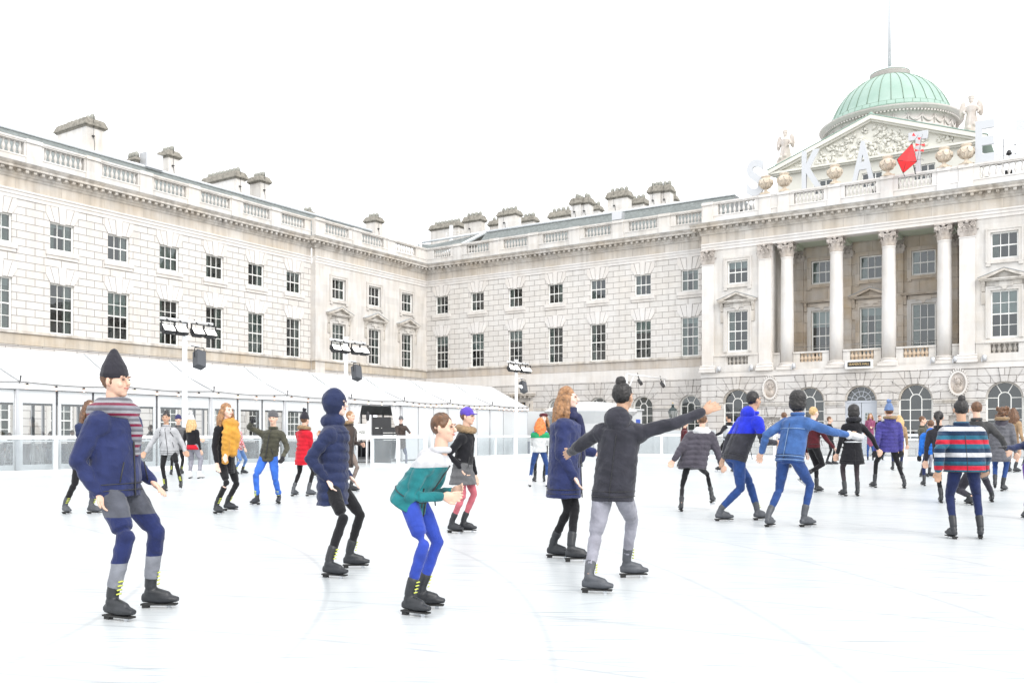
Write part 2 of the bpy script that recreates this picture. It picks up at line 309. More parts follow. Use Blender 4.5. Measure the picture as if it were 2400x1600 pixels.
# ---- sash window prototypes (origin at the middle of the sill line, on the wall plane)
def sash(w, h, rows, variant, surround=None, low=True, upper=False):
    f = MB(); a, b = -w / 2, w / 2; y0 = .13; fw = .085
    f.box(a, a + fw, y0, y0 + .08, 0, h); f.box(b - fw, b, y0, y0 + .08, 0, h)
    f.box(a + fw, b - fw, y0 + .003, y0 + .08, h - fw, h); f.box(a + fw, b - fw, y0 + .003, y0 + .08, 0, fw + .03)
    iw = (w - 2 * fw) / 3
    for k in (1, 2):
        x = a + fw + iw * k; f.box(x - .018, x + .018, y0 + .02, y0 + .06, fw + .03, h - fw)
    for k in range(1, rows):
        z = fw + .03 + (h - 2 * fw - .03) * k / rows; t = .035 if k == rows // 2 else .018
        f.box(a + fw, b - fw, y0 + .016, y0 + .064, z - t, z + t)
    win = f.build('window', m_frame)
    g = MB(); g.add([(a + fw, y0 + .045, fw), (b - fw, y0 + .045, fw), (b - fw, y0 + .045, h - fw), (a + fw, y0 + .045, h - fw)], [(0, 1, 2, 3)])
    g.build('pane', m_glass, win)
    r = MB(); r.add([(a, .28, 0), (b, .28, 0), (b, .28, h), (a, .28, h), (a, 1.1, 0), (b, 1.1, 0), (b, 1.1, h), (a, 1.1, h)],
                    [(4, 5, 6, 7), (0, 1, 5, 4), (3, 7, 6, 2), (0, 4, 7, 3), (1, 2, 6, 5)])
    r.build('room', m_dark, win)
    c = MB()
    def drape(xa, xb):
        n = 9; vs = []
        for i in range(n + 1):
            x = xa + (xb - xa) * i / n; y = .33 + .035 * math.sin(i * 2.2)
            vs += [(x, y, .03), (x, y, h - .04)]
        c.add(vs, [(2 * i, 2 * i + 2, 2 * i + 3, 2 * i + 1) for i in range(n)], True)
    if variant in (0, 3): drape(b - w * .36, b - .03)
    if variant in (1, 3): drape(a + .03, a + w * .30)
    if variant == 4: drape(a + .03, b - .03)
    if c.v: c.build('curtain', m_curtain, win)
    if variant in (2, 3, 5):
        bl = MB(); zz = h * {2: .68, 3: .84, 5: .5}[variant]; bl.box(a + .06, b - .06, .29, .3, zz, h - .03); bl.build('blind', m_blind, win)
    if surround is None:       # flat arch of five stones, keystone in the middle
        l = MB(); ht = .85
        tx = [-.93, -.68, -.235, .235, .68, .93]; bx = [-w / 2 - .0, -.43, -.17, .17, .43, w / 2]
        for k in range(5):
            g_ = .015; x0t, x1t, x0b, x1b = tx[k] + g_, tx[k + 1] - g_, bx[k] + g_, bx[k + 1] - g_
            kd = .06 if k == 2 else .042; zb = h - (.05 if k == 2 else 0); zt = h + ht + (.03 if k == 2 else -.02)
            if k == 0: poly = [(x0b, zb), (x1b, zb), (x1t, zt), (x0t, zt), (x0t, h + ht * .5)]
            elif k == 4: poly = [(x0b, zb), (x1b, zb), (x1t, h + ht * .5), (x1t, zt), (x0t, zt)]
            else: poly = [(x0b, zb), (x1b, zb), (x1t, zt), (x0t, zt)]
            l.prism(poly, -kd, .02)
        l.build('lintel', m_white if k else m_ash, win)
        jb = MB(); jb.prism([(-w / 2 + .0, h + .0), (w / 2, h + .0), (.915, h + ht * .5), (.915, h + ht - .03), (-.915, h + ht - .03), (-.915, h + ht * .5)], -.008, .02); jb.build('lintel_joint', m_joint, win)
        if upper:
            s_ = MB(); s_.box(-.93, .93, -.10, .14, -.26, -.0); s_.box(-.88, .88, -.045, .02, -.44, -.262); s_.build('sill', m_white, win)
        else:
            s_ = MB(); s_.box(-.7, .7, -.09, .14, -.028, -.0); s_.build('sill', m_white, win)
    else:
        s_ = MB(); q = .2; zt = h + q
        s_.box(a - q, a, -.06, .02, -.16 if upper else 0, zt); s_.box(b, b + q, -.06, .02, -.16 if upper else 0, zt); s_.box(a, b, -.058, .02, h, zt)
        s_.box(a - q - .05, a - q + .05, -.085, .02, -.16 if upper else 0, zt + .05); s_.box(b + q - .05, b + q + .05, -.085, .02, -.16 if upper else 0, zt + .05); s_.box(a - q + .05, b + q - .05, -.087, .02, zt - .05, zt + .05)
        if upper:
            s_.box(a - q, b + q, -.11, .14, -.24, -.16); s_.box(a - q - .04, a - q + .2, -.1, .02, -.38, -.24); s_.box(b + q - .2, b + q + .04, -.1, .02, -.38, -.24); s_.box(a, b, -.04, .14, -.16, -.0)
        s_.build('surround', m_ash if surround != 'loggia' else m_loggia, win)
        if not upper and surround in ('ped', 'loggia', 'bracket'):
            mt = m_trim if surround == 'ped' else m_loggia
            p = MB(); zb = h + .52
            for sx in (-1, 1):   # consoles
                cx = sx * (w / 2 + .36)
                p.extrude_x([(.02, h - .05), (-.08, h - .02), (-.12, h + .2), (-.22, h + .38), (-.26, zb), (.02, zb)], cx - .09, cx + .09)
                p.box(cx - .11, cx + .11, -.07, .02, h - .75, h - .08)
            p.box(-w / 2 - .2, w / 2 + .2, -.1, .02, h + .27, zb - .004)                  # frieze tablet
            p.box(-.45, .45, -.14, -.1, h + .2, zb - .06)
            p.prism([(-.16, h + .2), (.16, h + .2), (.06, h + .02), (-.06, h + .02)], -.13, .0)
            p.box(-w / 2 - .52, w / 2 + .52, -.3, .02, zb, zb + .075)
            p.box(-w / 2 - .6, w / 2 + .6, -.36, .02, zb + .077, zb + .15)
            if surround != 'bracket':
                W2 = w / 2 + .62; H2 = .52; zz = zb + .152
                p.prism([(-W2, zz), (-W2 + .02, zz + .05), (0, zz + H2), (0, zz + H2 - .12), (-W2 + .42, zz)], -.38, .02)
                p.prism([(W2, zz), (W2 - .42, zz), (0, zz + H2 - .12), (0, zz + H2), (W2 - .02, zz + .05)], -.38, .02)
                p.prism([(-W2 + .42, zz), (W2 - .42, zz), (0, zz + H2 - .13)], -.08, .02)
                ld = MB(); ld.prism([(-W2 - .02, zz + .052), (0, zz + H2 + .02), (W2 + .02, zz + .052), (W2 + .02, zz + .08), (0, zz + H2 + .05), (-W2 - .02, zz + .08)], -.4, .02)
                pe = p.build('pediment', mt, win); ld.build('pediment_flashing', m_lead, win)
            else: p.build('cornice_shelf', mt, win)
    return win
PROTO = {}
def window(parent, x, y, z, w, h, rows, variant, **kw):
    key = (round(w, 2), round(h, 2), rows, variant, tuple(sorted(kw.items())))
    if key not in PROTO:
        PROTO[key] = sash(w, h, rows, variant, **kw); PROTO[key].parent = parent; PROTO[key].location = (x, y, z); return PROTO[key]
    return copy_tree(PROTO[key], parent, (x, y, z))
def arched_window(parent, x, y, z0, w, ztop, door=False):
    key = ('arch', round(w, 2), z0, door)
    if key in PROTO: return copy_tree(PROTO[key], parent, (x, y, 0))
    r = w / 2; zs = ztop - r; n = 20; f = MB(); fw = .1
    def arc(rr, n=n): return [(-rr * math.cos(PI * k / n), zs + rr * math.sin(PI * k / n)) for k in range(n + 1)]
    A, B = arc(r), arc(r - fw)
    for k in range(n): f.prism([A[k], A[k + 1], B[k + 1], B[k]], .22, .32)
    f.box(-r, -r + fw, .22, .32, z0, zs); f.box(r - fw, r, .22, .32, z0, zs)
    f.box(-r + fw, r - fw, .223, .317, z0, z0 + .12)
    if not door:
        ri = r * .36; C_, D_ = arc(ri, 10), arc(ri - .05, 10)
        for k in range(10): f.prism([C_[k], C_[k + 1], D_[k + 1], D_[k]], .25, .3)
        for sgn in (-1, 1):
            f.box(sgn * (ri - .025) - .025, sgn * (ri - .025) + .025, .25, .3, z0 + .12, zs)
            for a in (PI / 2 + sgn * .5,):
                p0 = Vector((math.cos(a) * ri, 0, math.sin(a) * ri)); p1 = Vector((math.cos(a) * (r - fw), 0, math.sin(a) * (r - fw)))
                c = (p0 + p1) / 2 + Vector((0, .275, zs)); d = (p1 - p0) / 2; nn = Vector((-d.z, 0, d.x)).normalized() * .022
                f.obox(c, d, (0, .022, 0), nn)
        zz = zs
        while zz > z0 + .3:
            f.box(-r + fw, -ri, .252, .298, zz - .02, zz + .02); f.box(ri, r - fw, .252, .298, zz - .02, zz + .02)
            if zz < zs - .1: f.box(-ri + .05, ri - .05, .252, .298, zz - .02, zz + .02)
            zz -= .62
        win = f.build('arched_window', m_frame, parent, (x, y, 0))
    else:
        mg = plain("grey_painted_door", (.46, .49, .54), .5)
        f.box(-r + fw, r - fw, .23, .29, zs - .12, zs + .0)
        for sgn in (-1, 1):
            f.box(sgn * .02 if sgn > 0 else -r + fw, r - fw if sgn > 0 else -.02, .26, .3, z0 + .12, zs - .12)
        for a in np.linspace(.3, PI - .3, 6):
            d = Vector((math.cos(a), 0, math.sin(a))); f.obox(Vector((0, .26, zs)) + d * (r * .6), d * (r * .32), (0, .015, 0), Vector((-d.z, 0, d.x)) * .015)
        for rr in (r * .3, r * .62):
            E_, F_ = arc(rr, 12), arc(rr - .035, 12)
            for k in range(12): f.prism([E_[k], E_[k + 1], F_[k + 1], F_[k]], .25, .28)
        win = f.build('arched_door', mg, parent, (x, y, 0))
        gp = MB()
        for sgn in (-1, 1): gp.box(sgn * .42 - .2, sgn * .42 + .2, .25, .259, 1.75, 2.6)
        gp.build('door_pane', m_glass, win)
        bars = MB()
        for sgn in (-1, 1):
            for k in range(4): bars.box(sgn * .42 - .21 + .14 * k - .008, sgn * .42 - .21 + .14 * k + .008, .24, .249, 1.75, 2.6)
            for k in range(5): bars.box(sgn * .42 - .2, sgn * .42 + .2, .238, .247, 1.75 + .21 * k - .008, 1.75 + .21 * k + .008)
        bars.build('door_grille', m_frame, win)
    g = MB(); pts = [(-r + .05, z0)] + arc(r - .05, 16) + [(r - .05, z0)]
    g.add([(px, .285 if not door else .305, pz) for px, pz in pts], [tuple(range(len(pts)))]); g.build('pane', m_glass, win)
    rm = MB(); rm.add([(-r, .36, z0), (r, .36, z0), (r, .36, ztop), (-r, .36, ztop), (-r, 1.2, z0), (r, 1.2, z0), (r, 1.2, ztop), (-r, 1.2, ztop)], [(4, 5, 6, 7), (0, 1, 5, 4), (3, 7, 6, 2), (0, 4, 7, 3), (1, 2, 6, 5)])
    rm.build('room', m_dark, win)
    PROTO[key] = win; return win
def arch_surround(parent, x, y, zspring, r, ztop, mat, key_out=.1, band=5.1, nv=9):
    """rusticated voussoirs round an arch, stepped to the courses, with a keystone running up to the band"""
    m = MB(); n = nv
    for k in range(n):
        a0, a1 = PI * k / n + .016, PI * (k + 1) / n - .016; mid = (a0 + a1) / 2
        if k == n // 2:
            wk = .19; m.prism([(x - wk * .8, zspring + r - .03), (x + wk * .8, zspring + r - .03), (x + wk * 1.45, band + .02), (x - wk * 1.45, band + .02)], y - key_out, y + .02); continue
        step = {0: .5, 1: .66, 2: .85, 3: 9}[min(k, n - 1 - k)] if n == 9 else .6
        ro = r + step
        def outer(a):
            ca, sa = math.cos(a), math.sin(a)
            rr = ro if step < 5 else (band - .03 - zspring) / sa
            rr = min(rr, (band - .03 - zspring) / max(sa, .05)); return (x - rr * ca, zspring + rr * sa)
        pts = [(x - r * math.cos(a), zspring + r * math.sin(a)) for a in (a0, mid, a1)]
        m.prism(pts + [outer(a1), outer(a0)], y - .035, y + .02)
    return m.build('voussoirs', mat, parent)

BALUSTER = [(.075, 0), (.075, .05), (.045, .06), (.04, .09), (.07, .16), (.098, .25), (.09, .33), (.055, .45), (.036, .55), (.036, .58), (.06, .60), (.06, .63), (.075, .64), (.075, .70)]
_bal = {}
def baluster(parent, x, y, z, h=.70, mat=None, fat=1.):
    key = (h, mat.name if mat else '', fat)
    if key not in _bal:
        m = MB(); m.lathe([(r * fat, zz * h / .70) for r, zz in BALUSTER], n=10); o = m.build('baluster', mat or m_trim, parent, (x, y, z)); _bal[key] = o; return o
    c = _bal[key].copy(); COL.objects.link(c); c.parent = parent; c.location = (x, y, z); return c

def entablature(parent, x0, x1, y, end_l=0., end_r=0., frieze=None, dz=0.):
    """architrave, frieze, bed mould, modillions, corona; end_* = how far the cornice is carried past the ends"""
    Z = {k: v + dz for k, v in globals()['Z'].items()}
    m = MB(); 
    m.box(x0, x1, y - .05, y + .3, Z['arch'], Z['arch'] + .20); m.box(x0, x1, y - .09, y + .3, Z['arch'] + .202, Z['frieze0'] - .10); m.box(x0, x1, y - .14, y + .3, Z['frieze0'] - .098, Z['frieze0'])
    m.build('architrave', m_white, parent)
    f = MB(); f.box(x0, x1, y - .03, y + .3, Z['frieze0'] + .002, Z['bed0']); f.build('frieze', m_frieze, parent)
    c = MB(); xa, xb = x0 - end_l, x1 + end_r
    c.extrude_x([(y + .3, Z['bed0'] + .002), (y - .05, Z['bed0'] + .002), (y - .09, Z['bed0'] + .05), (y - .12, Z['bed0'] + .12), (y - .2, Z['bed0'] + .17), (y - .22, Z['dent0']), (y - .22, Z['cor0']), (y + .3, Z['cor0'])], x0 - min(.1, end_l), x1 + min(.1, end_r))
    c.extrude_x([(y + .3, Z['cor0'] + .002), (y - .56, Z['cor0'] + .002), (y - .56, Z['cor0'] + .12), (y - .6, Z['cor0'] + .14), (y - .68, Z['cor0'] + .23), (y - .70, Z['cor0'] + .25), (y - .70, Z['par0'] - .01), (y + .3, Z['par0'] + .03)], xa, xb)
    n = int((xb - xa) / .425); st = (xb - xa) / n
    for k in range(n):
        xc = xa + st * (k + .5); c.extrude_x([(y - .2, Z['dent0'] + .015), (y - .43, Z['dent0'] + .015), (y - .48, Z['dent0'] + .06), (y - .48, Z['cor0'] - .002), (y - .2, Z['cor0'] - .002)], xc - .085, xc + .085)
    c.build('cornice', m_trim, parent)
    l = MB(); l.extrude_x([(y + .3, Z['par0'] + .034), (y - .72, Z['par0'] - .006), (y - .72, Z['par0'] + .014), (y + .3, Z['par0'] + .054)], xa - .02, xb + .02); l.build('cornice_flashing', m_lead, parent)

def balustrade(parent, x0, x1, y, bays, piers, open_back=True, nb=8, mat=None):
    """bays: (xa, xb) runs of balusters; piers: (xa, xb) proud pedestals"""
    mat = mat or m_ash; m = MB(); y0, y1 = y - .02, y + .32
    m.box(x0, x1, y0, y1, Z['par0'] + .056, Z['bal0'] - .08); m.box(x0, x1, y0 - .03, y1 + .03, Z['bal0'] - .078, Z['bal0'] - .002)
    edges = sorted(bays); x = x0
    for a, b in edges + [(x1, x1)]:
        if a > x + .01: m.box(x, a, y0 + .004, y1 - .004, Z['bal0'], Z['bal1'])
        x = b
    m.box(x0, x1, y0 - .05, y1 + .05, Z['bal1'] + .002, Z['bal1'] + .07); m.box(x0, x1, y0 - .09, y1 + .09, Z['bal1'] + .072, Z['rail1'])
    for a, b in piers:
        m.box(a - .03, b + .03, y0 - .09, y0, Z['par0'] + .056, Z['bal0'] - .06); m.box(a, b, y0 - .06, y0, Z['bal0'] - .058, Z['bal1'])
        m.box(a - .03, b + .03, y0 - .14, y0 - .0, Z['bal1'] + .004, Z['rail1'] + .025)
    o = m.build('balustrade', mat, parent)
    for a, b in bays:
        for k in range(nb): baluster(o, a + (b - a) * (k + .5) / nb, y + .15, Z['bal0'], mat=mat)
    return o

def roof(parent, x0, x1, y, hip_l=None, zr=18.15, back=3., deep=11):
    m = MB(); ya, yb = y + 1.0, y + back
    m.add([(x0, ya, 16.2), (x1, ya, 16.2), (x1, yb, zr), (x0, yb, zr), (x0, yb + deep, zr), (x1, yb + deep, zr)], [(0, 1, 2, 3)])
    o = m.build('roof', m_slate, parent)
    l = MB(); l.box(x0, x1, yb - .08, yb + deep, zr + .005, zr + .06); l.tube([(x0, yb - .02, zr + .08), (x1, yb - .02, zr + .08)], .09, n=8)
    l.build('roof_lead_capping', plain("pale_lead_capping", (.62, .65, .67), .4, noise=.08, nscale=1), o)
    g = MB(); g.box(x0, x1, y + .35, y + 1.05, 15.6, 15.7); g.build('gutter', m_lead, o)
    return o
def chimney(parent, x0, x1, y0, y1, zt, zc, zb=17.6, npot=None, long_x=True, aerial=True):
    """stack body with a lichened, chamfered cap and a row of pots"""
    m = MB(); m.box(x0, x1, y0, y1, zb, zt); b = m.build('chimney', m_ash, parent)
    c = MB(); e = .13; cx, cy = (x0 + x1) / 2, (y0 + y1) / 2; hx, hy = (x1 - x0) / 2, (y1 - y0) / 2
    def ring(k, z): return [(cx - hx - k, cy - hy - k, z), (cx + hx + k, cy - hy - k, z), (cx + hx + k, cy + hy + k, z), (cx - hx - k, cy + hy + k, z)]
    c.box(x0 - .06, x1 + .06, y0 - .06, y1 + .06, zt + .002, zt + .05); c.box(x0 - .1, x1 + .1, y0 - .1, y1 + .1, zt + .052, zt + .09)
    lv = [(.16, zt + .1), (.17, zt + .16), (.02, zc - .02), (-.05, zc + .04)]; vs = []
    for k, z in lv: vs += ring(k, z)
    fs = [(i * 4 + j, i * 4 + (j + 1) % 4, (i + 1) * 4 + (j + 1) % 4, (i + 1) * 4 + j) for i in range(3) for j in range(4)] + [(3, 2, 1, 0), (12, 13, 14, 15)]
    c.add(vs, fs); c.build('chimney_cap', m_cap, b)
    L = max(hx, hy) * 2; n = npot or max(2, int(L / .42)); along_x = hx > hy
    for k in range(n):
        t = (k + .5) / n - .5
        px, py = (cx + t * 2 * hx * .94, cy) if along_x else (cx, cy + t * 2 * hy * .94)
        p = MB(); r = .15 + .02 * ((k * 7) % 3); p.lathe([(r, 0), (r * 1.05, .16), (r * .95, .26), (r * .6, .35), (.001, .39)], n=10); p.build('chimney_pot', m_pot, b, (px, py, zc + .03))
    if aerial:
        a = MB(); px = x0 + (x1 - x0) * .35; a.tube([(px, y0 - .12, zt - .7), (px, y0 - .12, zc + 1.6)], .012, n=5); a.box(px - .07, px + .07, y0 - .14, y0 - .0, zt - .55, zt - .49); a.tube([(px + .05, y0 - .03, zt - .5), (px + .12, y0 - .03, zt - .9), (px + .1, y0 - .03, zb)], .014, n=5); a.build('lightning_rod', m_black, b)
    return b

# ---------------------------------------------------------------- left wing (its frame: x = -t, outward = -y)
LW = thing('palace_wing', 'long cream stone wing with rows of sash windows behind the white marquee', 'building', CORNER, ROT_L)
YM = .45; X0L = -50.0; XP = -12.85                       # main wall plane, far end, pavilion corner
wc = [-(31.40 - 3.39 * k) for k in range(-4, 6)]          # window centres of the main range
wc = [c for c in wc if X0L + 1 < c < XP - .8]
pc = [-10.45, -6.5, -2.565]
mb = MB(); ops = []
for c in wc: ops += [(c - .685, c + .685, Z['lw0'], Z['lw1']), (c - .685, c + .685, Z['uw0'], Z['uw1'])]
wall_mesh(mb, X0L, XP, YM, Z['ledge'] + .15, Z['arch'], ops); mb.build('wall', m_rust, LW)
mb = MB(); ops = []
for c in pc: ops += [(c - .7, c + .7, Z['lw0'], Z['lw1']), (c - .7, c + .7, Z['uw0'], Z['uw1'])]
wall_mesh(mb, XP, 0, 0, Z['ledge'] + .15, Z['arch'], ops); mb.add([(XP, 0, 0), (XP, YM + .1, 0), (XP, YM + .1, Z['arch']), (XP, 0, Z['arch'])], [(0, 1, 2, 3)])
mb.build('pavilion_wall', m_ash, LW)
mb = MB(); gops = [(c - .65, c + .65, .9, 3.1) for c in wc]; wall_mesh(mb, X0L, XP, YM, 0, Z['plinth'], gops)
wall_mesh(mb, XP, -.002, 0, 0, Z['plinth'], [(c - .65, c + .65, .9, 3.1) for c in pc]); mb.build('ground_storey', m_rust2, LW)
mb = MB(); mb.box(X0L, XP - .002, YM - .03, YM + .3, Z['plinth'], Z['ledge']); mb.box(XP - .02, -.03, -.03, .3, Z['plinth'] + .002, Z['ledge'] - .001); mb.build('plinth_band', m_band, LW)
mb = MB(); mb.box(X0L, XP - .14, YM - .13, YM + .3, Z['ledge'] + .002, Z['ledge'] + .075); mb.box(X0L, XP - .14, YM - .09, YM + .3, Z['ledge'] + .077, Z['ledge'] + .15)
mb.box(XP - .12, -.13, -.13, .3, Z['ledge'] + .004, Z['ledge'] + .073); mb.box(XP - .08, -.1, -.09, .3, Z['ledge'] + .075, Z['ledge'] + .148); mb.build('string_course', m_trim, LW)
vr = [0, 4, 0, 3, 0, 5, 1, 0, 4, 0]
for i, c in enumerate(wc):
    window(LW, c, YM, Z['uw0'], 1.37, 1.54, 2, (0, 4, 1, 0, 3)[i % 5], upper=True)
    window(LW, c, YM, Z['lw0'], 1.37, 2.78, 4, vr[i % 10])
    window(LW, c, YM, .9, 1.3, 2.2, 4, (0, 4)[i % 2], surround='plain')
for i, c in enumerate(pc):
    window(LW, c, 0, Z['uw0'], 1.40, 1.54, 2, (0, 1, 0)[i], surround='plain', upper=True)
    window(LW, c, 0, Z['lw0'], 1.40, 2.78, 4, (4, 0, 0)[i], surround='ped')
entablature(LW, X0L, XP + .01, YM, dz=-.003); entablature(LW, XP, -.0, 0, end_l=.66)
# quoin strips of the pavilion
mb = MB(); mb.box(XP, XP + .95, -.035, .02, 0.01, Z['arch'] - .002); mb.build('pilaster_strip', m_ash, LW)
bays = [(c + .0 - .98 - .14, c + .98 - .14) for c in []]
pb = [-( 33.38 - 3.36 * k) for k in range(-5, 7)]         # left edge of each pier (0.85 wide)
pb = [p for p in pb if X0L < p < XP - 2.0]
bl = [(p + .85 + .12, p + 3.36 - .10) for p in pb]; bl = [(a, min(b, XP - .55)) for a, b in bl]
balustrade(LW, X0L, XP, YM, bl, [(p, p + .8) for p in pb])
def PX(px, off):       # photo column -> x in the left wing frame, for the pavilion parapet
    d0 = W(0, 0); k = (px - 1200) / FPX; p0 = CORNER + DR * off; t = (k * p0.y - p0.x) / (DL.x - k * DL.y); return -t
pvb = [(PX(762, .0), PX(817, .0)), (PX(848, 0), PX(899, 0)), (PX(926.5, 0), PX(974.5, 0))]
balustrade(LW, XP, 0.3, 0, pvb, [(XP, PX(757, 0)), (PX(826, 0), PX(845, 0)), (PX(906.5, 0), PX(925, 0))])
roof(LW, X0L, -3.0, .45, deep=12)
for (s0, s1, t0, t1, zt, zc, n) in [(-7.13, -4, 26.65, 27.84, 19.88, 20.42, 7), (-5.11, -4, 21.28, 22.11, 19.5, 19.98, 3), (-7.66, -4, 15.74, 16.59, 19.43, 19.98, 9), (-5.18, -4, 13.53, 14.37, 19.68, 20.18, 4), (-4.89, -4, 24.15, 24.52, 18.57, 18.9, 3), (-5.16, -4, 1.04, 1.91, 19.28, 19.78, 3), (-4.9, -4, 9.0, 9.5, 18.3, 18.62, 2)]:
    chimney(LW, -t1, -t0, -s1, -s0, zt, zc, npot=n, aerial=(t0 != 24.15))

# ---------------------------------------------------------------- right wing
RW = thing('palace_wing', 'pale stone wing between the corner of the court and the columned centre', 'building', CORNER, ROT_R)
XC = 24.6
rc = [1.59 + 3.632 * k for k in range(7)]; rc = [1.59, 5.2, 8.87, 12.52, 16.16, 19.79, 23.36]
mb = MB(); ops = []
for c in rc: ops += [(c - .65, c + .65, Z['lw0'], Z['lw1']), (c - .65, c + .65, Z['uw0'], Z['uw1'])]
wall_mesh(mb, 0, XC, 0, Z['ledge'] + .15, Z['arch'], ops); mb.build('wall', m_rust, RW)
ga = [1.9, 5.5, 12.6, 16.2, 19.76, 23.38]
mb = MB(); gops = [(c - .80, c + .80, .9, 4.05, True) for c in ga] + [(8.1, 9.9, 0, 2.9)]
wall_mesh(mb, 0, XC, 0, 0, 5.12, gops); mb.build('ground_storey', m_rust2, RW)
mb = MB(); mb.box(.0, XC, -.03, .3, 5.122, Z['plinth'] - .002); mb.build('white_band', m_white, RW)
mb = MB(); mb.box(0.03, XC, -.04, .3, Z['plinth'], Z['ledge']); mb.build('plinth_band', stone("pale_band_stone", (.55, .52, .49), joints=(1.2, .6, 5.97, .2), warm=.16, soot=.2, per_block=.08, jcol=(.4, .36, .33), msize=.006), RW)
mb = MB(); mb.box(.13, XC, -.13, .3, Z['ledge'] + .002, Z['ledge'] + .075); mb.box(.1, XC, -.09, .3, Z['ledge'] + .077, Z['ledge'] + .15)
for a, b in zip([0] + [c + .82 for c in ga], [c - .82 for c in ga] + [XC]):
    if b - a > .1 and not (a < 9 < b): mb.box(a, b, -.09, .02, 3.1, 3.28)
    elif b - a > .1: mb.box(a, 7.2, -.09, .02, 3.1, 3.28); mb.box(10.8, b, -.09, .02, 3.1, 3.28)
mb.build('string_course', m_trim, RW)
vr = [2, 5, 2, 1, 1, 2, 3]
for i, c in enumerate(rc):
    window(RW, c, 0, Z['uw0'], 1.30, 1.54, 2, (1, 1, 1, 0, 1, 1, 3)[i], upper=True)
    window(RW, c, 0, Z['lw0'], 1.30, 2.78, 4, vr[i])
for c in ga:
    arched_window(RW, c, 0, .9, 1.60, 4.05); arch_surround(RW, c, 0, 3.25, .80, 4.05, m_rust2, band=5.12, key_out=.08)
# doorway with a small bracketed hood and a lettered tablet
mb = MB(); mb.box(7.5, 8.1, -.12, .02, 0, 3.9); mb.box(9.9, 10.5, -.12, .02, 0, 3.9); mb.box(7.3, 10.7, -.5, .02, 4.28, 4.4); mb.box(7.25, 10.75, -.55, .02, 4.402, 4.47); mb.box(7.6, 10.4, -.14, .02, 3.05, 3.2); mb.box(7.55, 10.45, -.3, .02, 2.92, 3.0); mb.box(8.12, 9.88, -.03, .02, 3.202, 4.0)
for k in range(8): mb.box(7.55 + k * .4, 7.7 + k * .4, -.42, .02, 4.12, 4.278)
mb.build('door_surround', m_trim, RW)
mb = MB(); mb.box(8.4, 9.9, -.1, -.03, 3.45, 3.78); tb = mb.build('door_tablet', m_black, RW)
def text(s, size, mat, parent, M, ext=.004, name='lettering', sx=1., align='CENTER'):
    c = bpy.data.curves.new(name, 'FONT'); c.body = s; c.size = size; c.extrude = ext; c.align_x = align; c.align_y = 'CENTER'; c.resolution_u = 3
    o = bpy.data.objects.new(name, c); dg = bpy.context.evaluated_depsgraph_get(); COL.objects.link(o); bpy.context.view_layer.update()
    me = bpy.data.meshes.new_from_object(o.evaluated_get(bpy.context.evaluated_depsgraph_get())); bpy.data.objects.remove(o)
    me.materials.clear(); me.materials.append(mat); q = bpy.data.objects.new(name, me); COL.objects.link(q); q.parent = parent; q.matrix_local = M @ Matrix.Diagonal((sx, 1, 1, 1)); return q
m_gold = plain("gilt_lettering", (.62, .45, .2), .4)
FRONT = Matrix.Rotation(R(90), 4, 'X')
text('STAMP OFFICE', .22, m_gold, tb, Matrix.Translation((9.15, -.106, 3.61)) @ FRONT, sx=.8)
mb = MB(); mb.box(8.15, 9.85, .2, .26, 0, 2.88); mb.build('door', plain("dark_door_paint", (.06, .07, .08), .4), RW)
entablature(RW, .01, XC - .1, 0, end_r=0, dz=.003)
pr = [2.98 + .0, 6.62, 10.26, 13.9, 17.44, 21.09]; pr = [17.44 - 3.64 * k for k in (4, 3, 2, 1, 0)] + [21.09]
bays = [(.75, pr[0] - .35)] + [(p + .82 + .42, p + 3.64 - .15) for p in pr]; bays[-1] = (22.33, 24.35)
balustrade(RW, -.02, XC, 0, bays, [(p, p + .82) for p in pr])
roof(RW, 4.0, XC + 1.0, 0, zr=18.3, deep=8)
# the hipped slope that closes the corner
mb = MB(); a = Vector((-.1, 1.0, 16.2)); 
mb.add([(-.6, .6, 16.2), (1.2, .9, 16.2), (4.2, 3.0, 18.3), (-2.6, 4.2, 18.3)], [(0, 1, 2, 3)]); mb.add([(-2.6, 4.2, 18.3), (4.2, 3.0, 18.3), (4.2, 9, 18.3), (-8, 9, 18.3)], [(0, 1, 2, 3)])
mb.add([(-.6, .6, 16.2), (-2.6, 4.2, 18.3), (-3.4, 3.0, 18.2), (-1.0, .5, 16.2)], [(0, 1, 2, 3)])
cr_ = mb.build('corner_roof', m_slate, RW)
mb = MB(); mb.tube([(.55, .75, 16.25), (4.0, 3.0, 18.36)], .14, n=6, smooth=False); mb.tube([(-1.2, .6, 16.25), (-3.2, 3.2, 18.3)], .12, n=6, smooth=False); mb.tube([(-3.2, 3.2, 18.34), (4.2, 3.0, 18.38)], .1, n=6); mb.build('hip_capping', MATS['pale_lead_capping'], cr_)
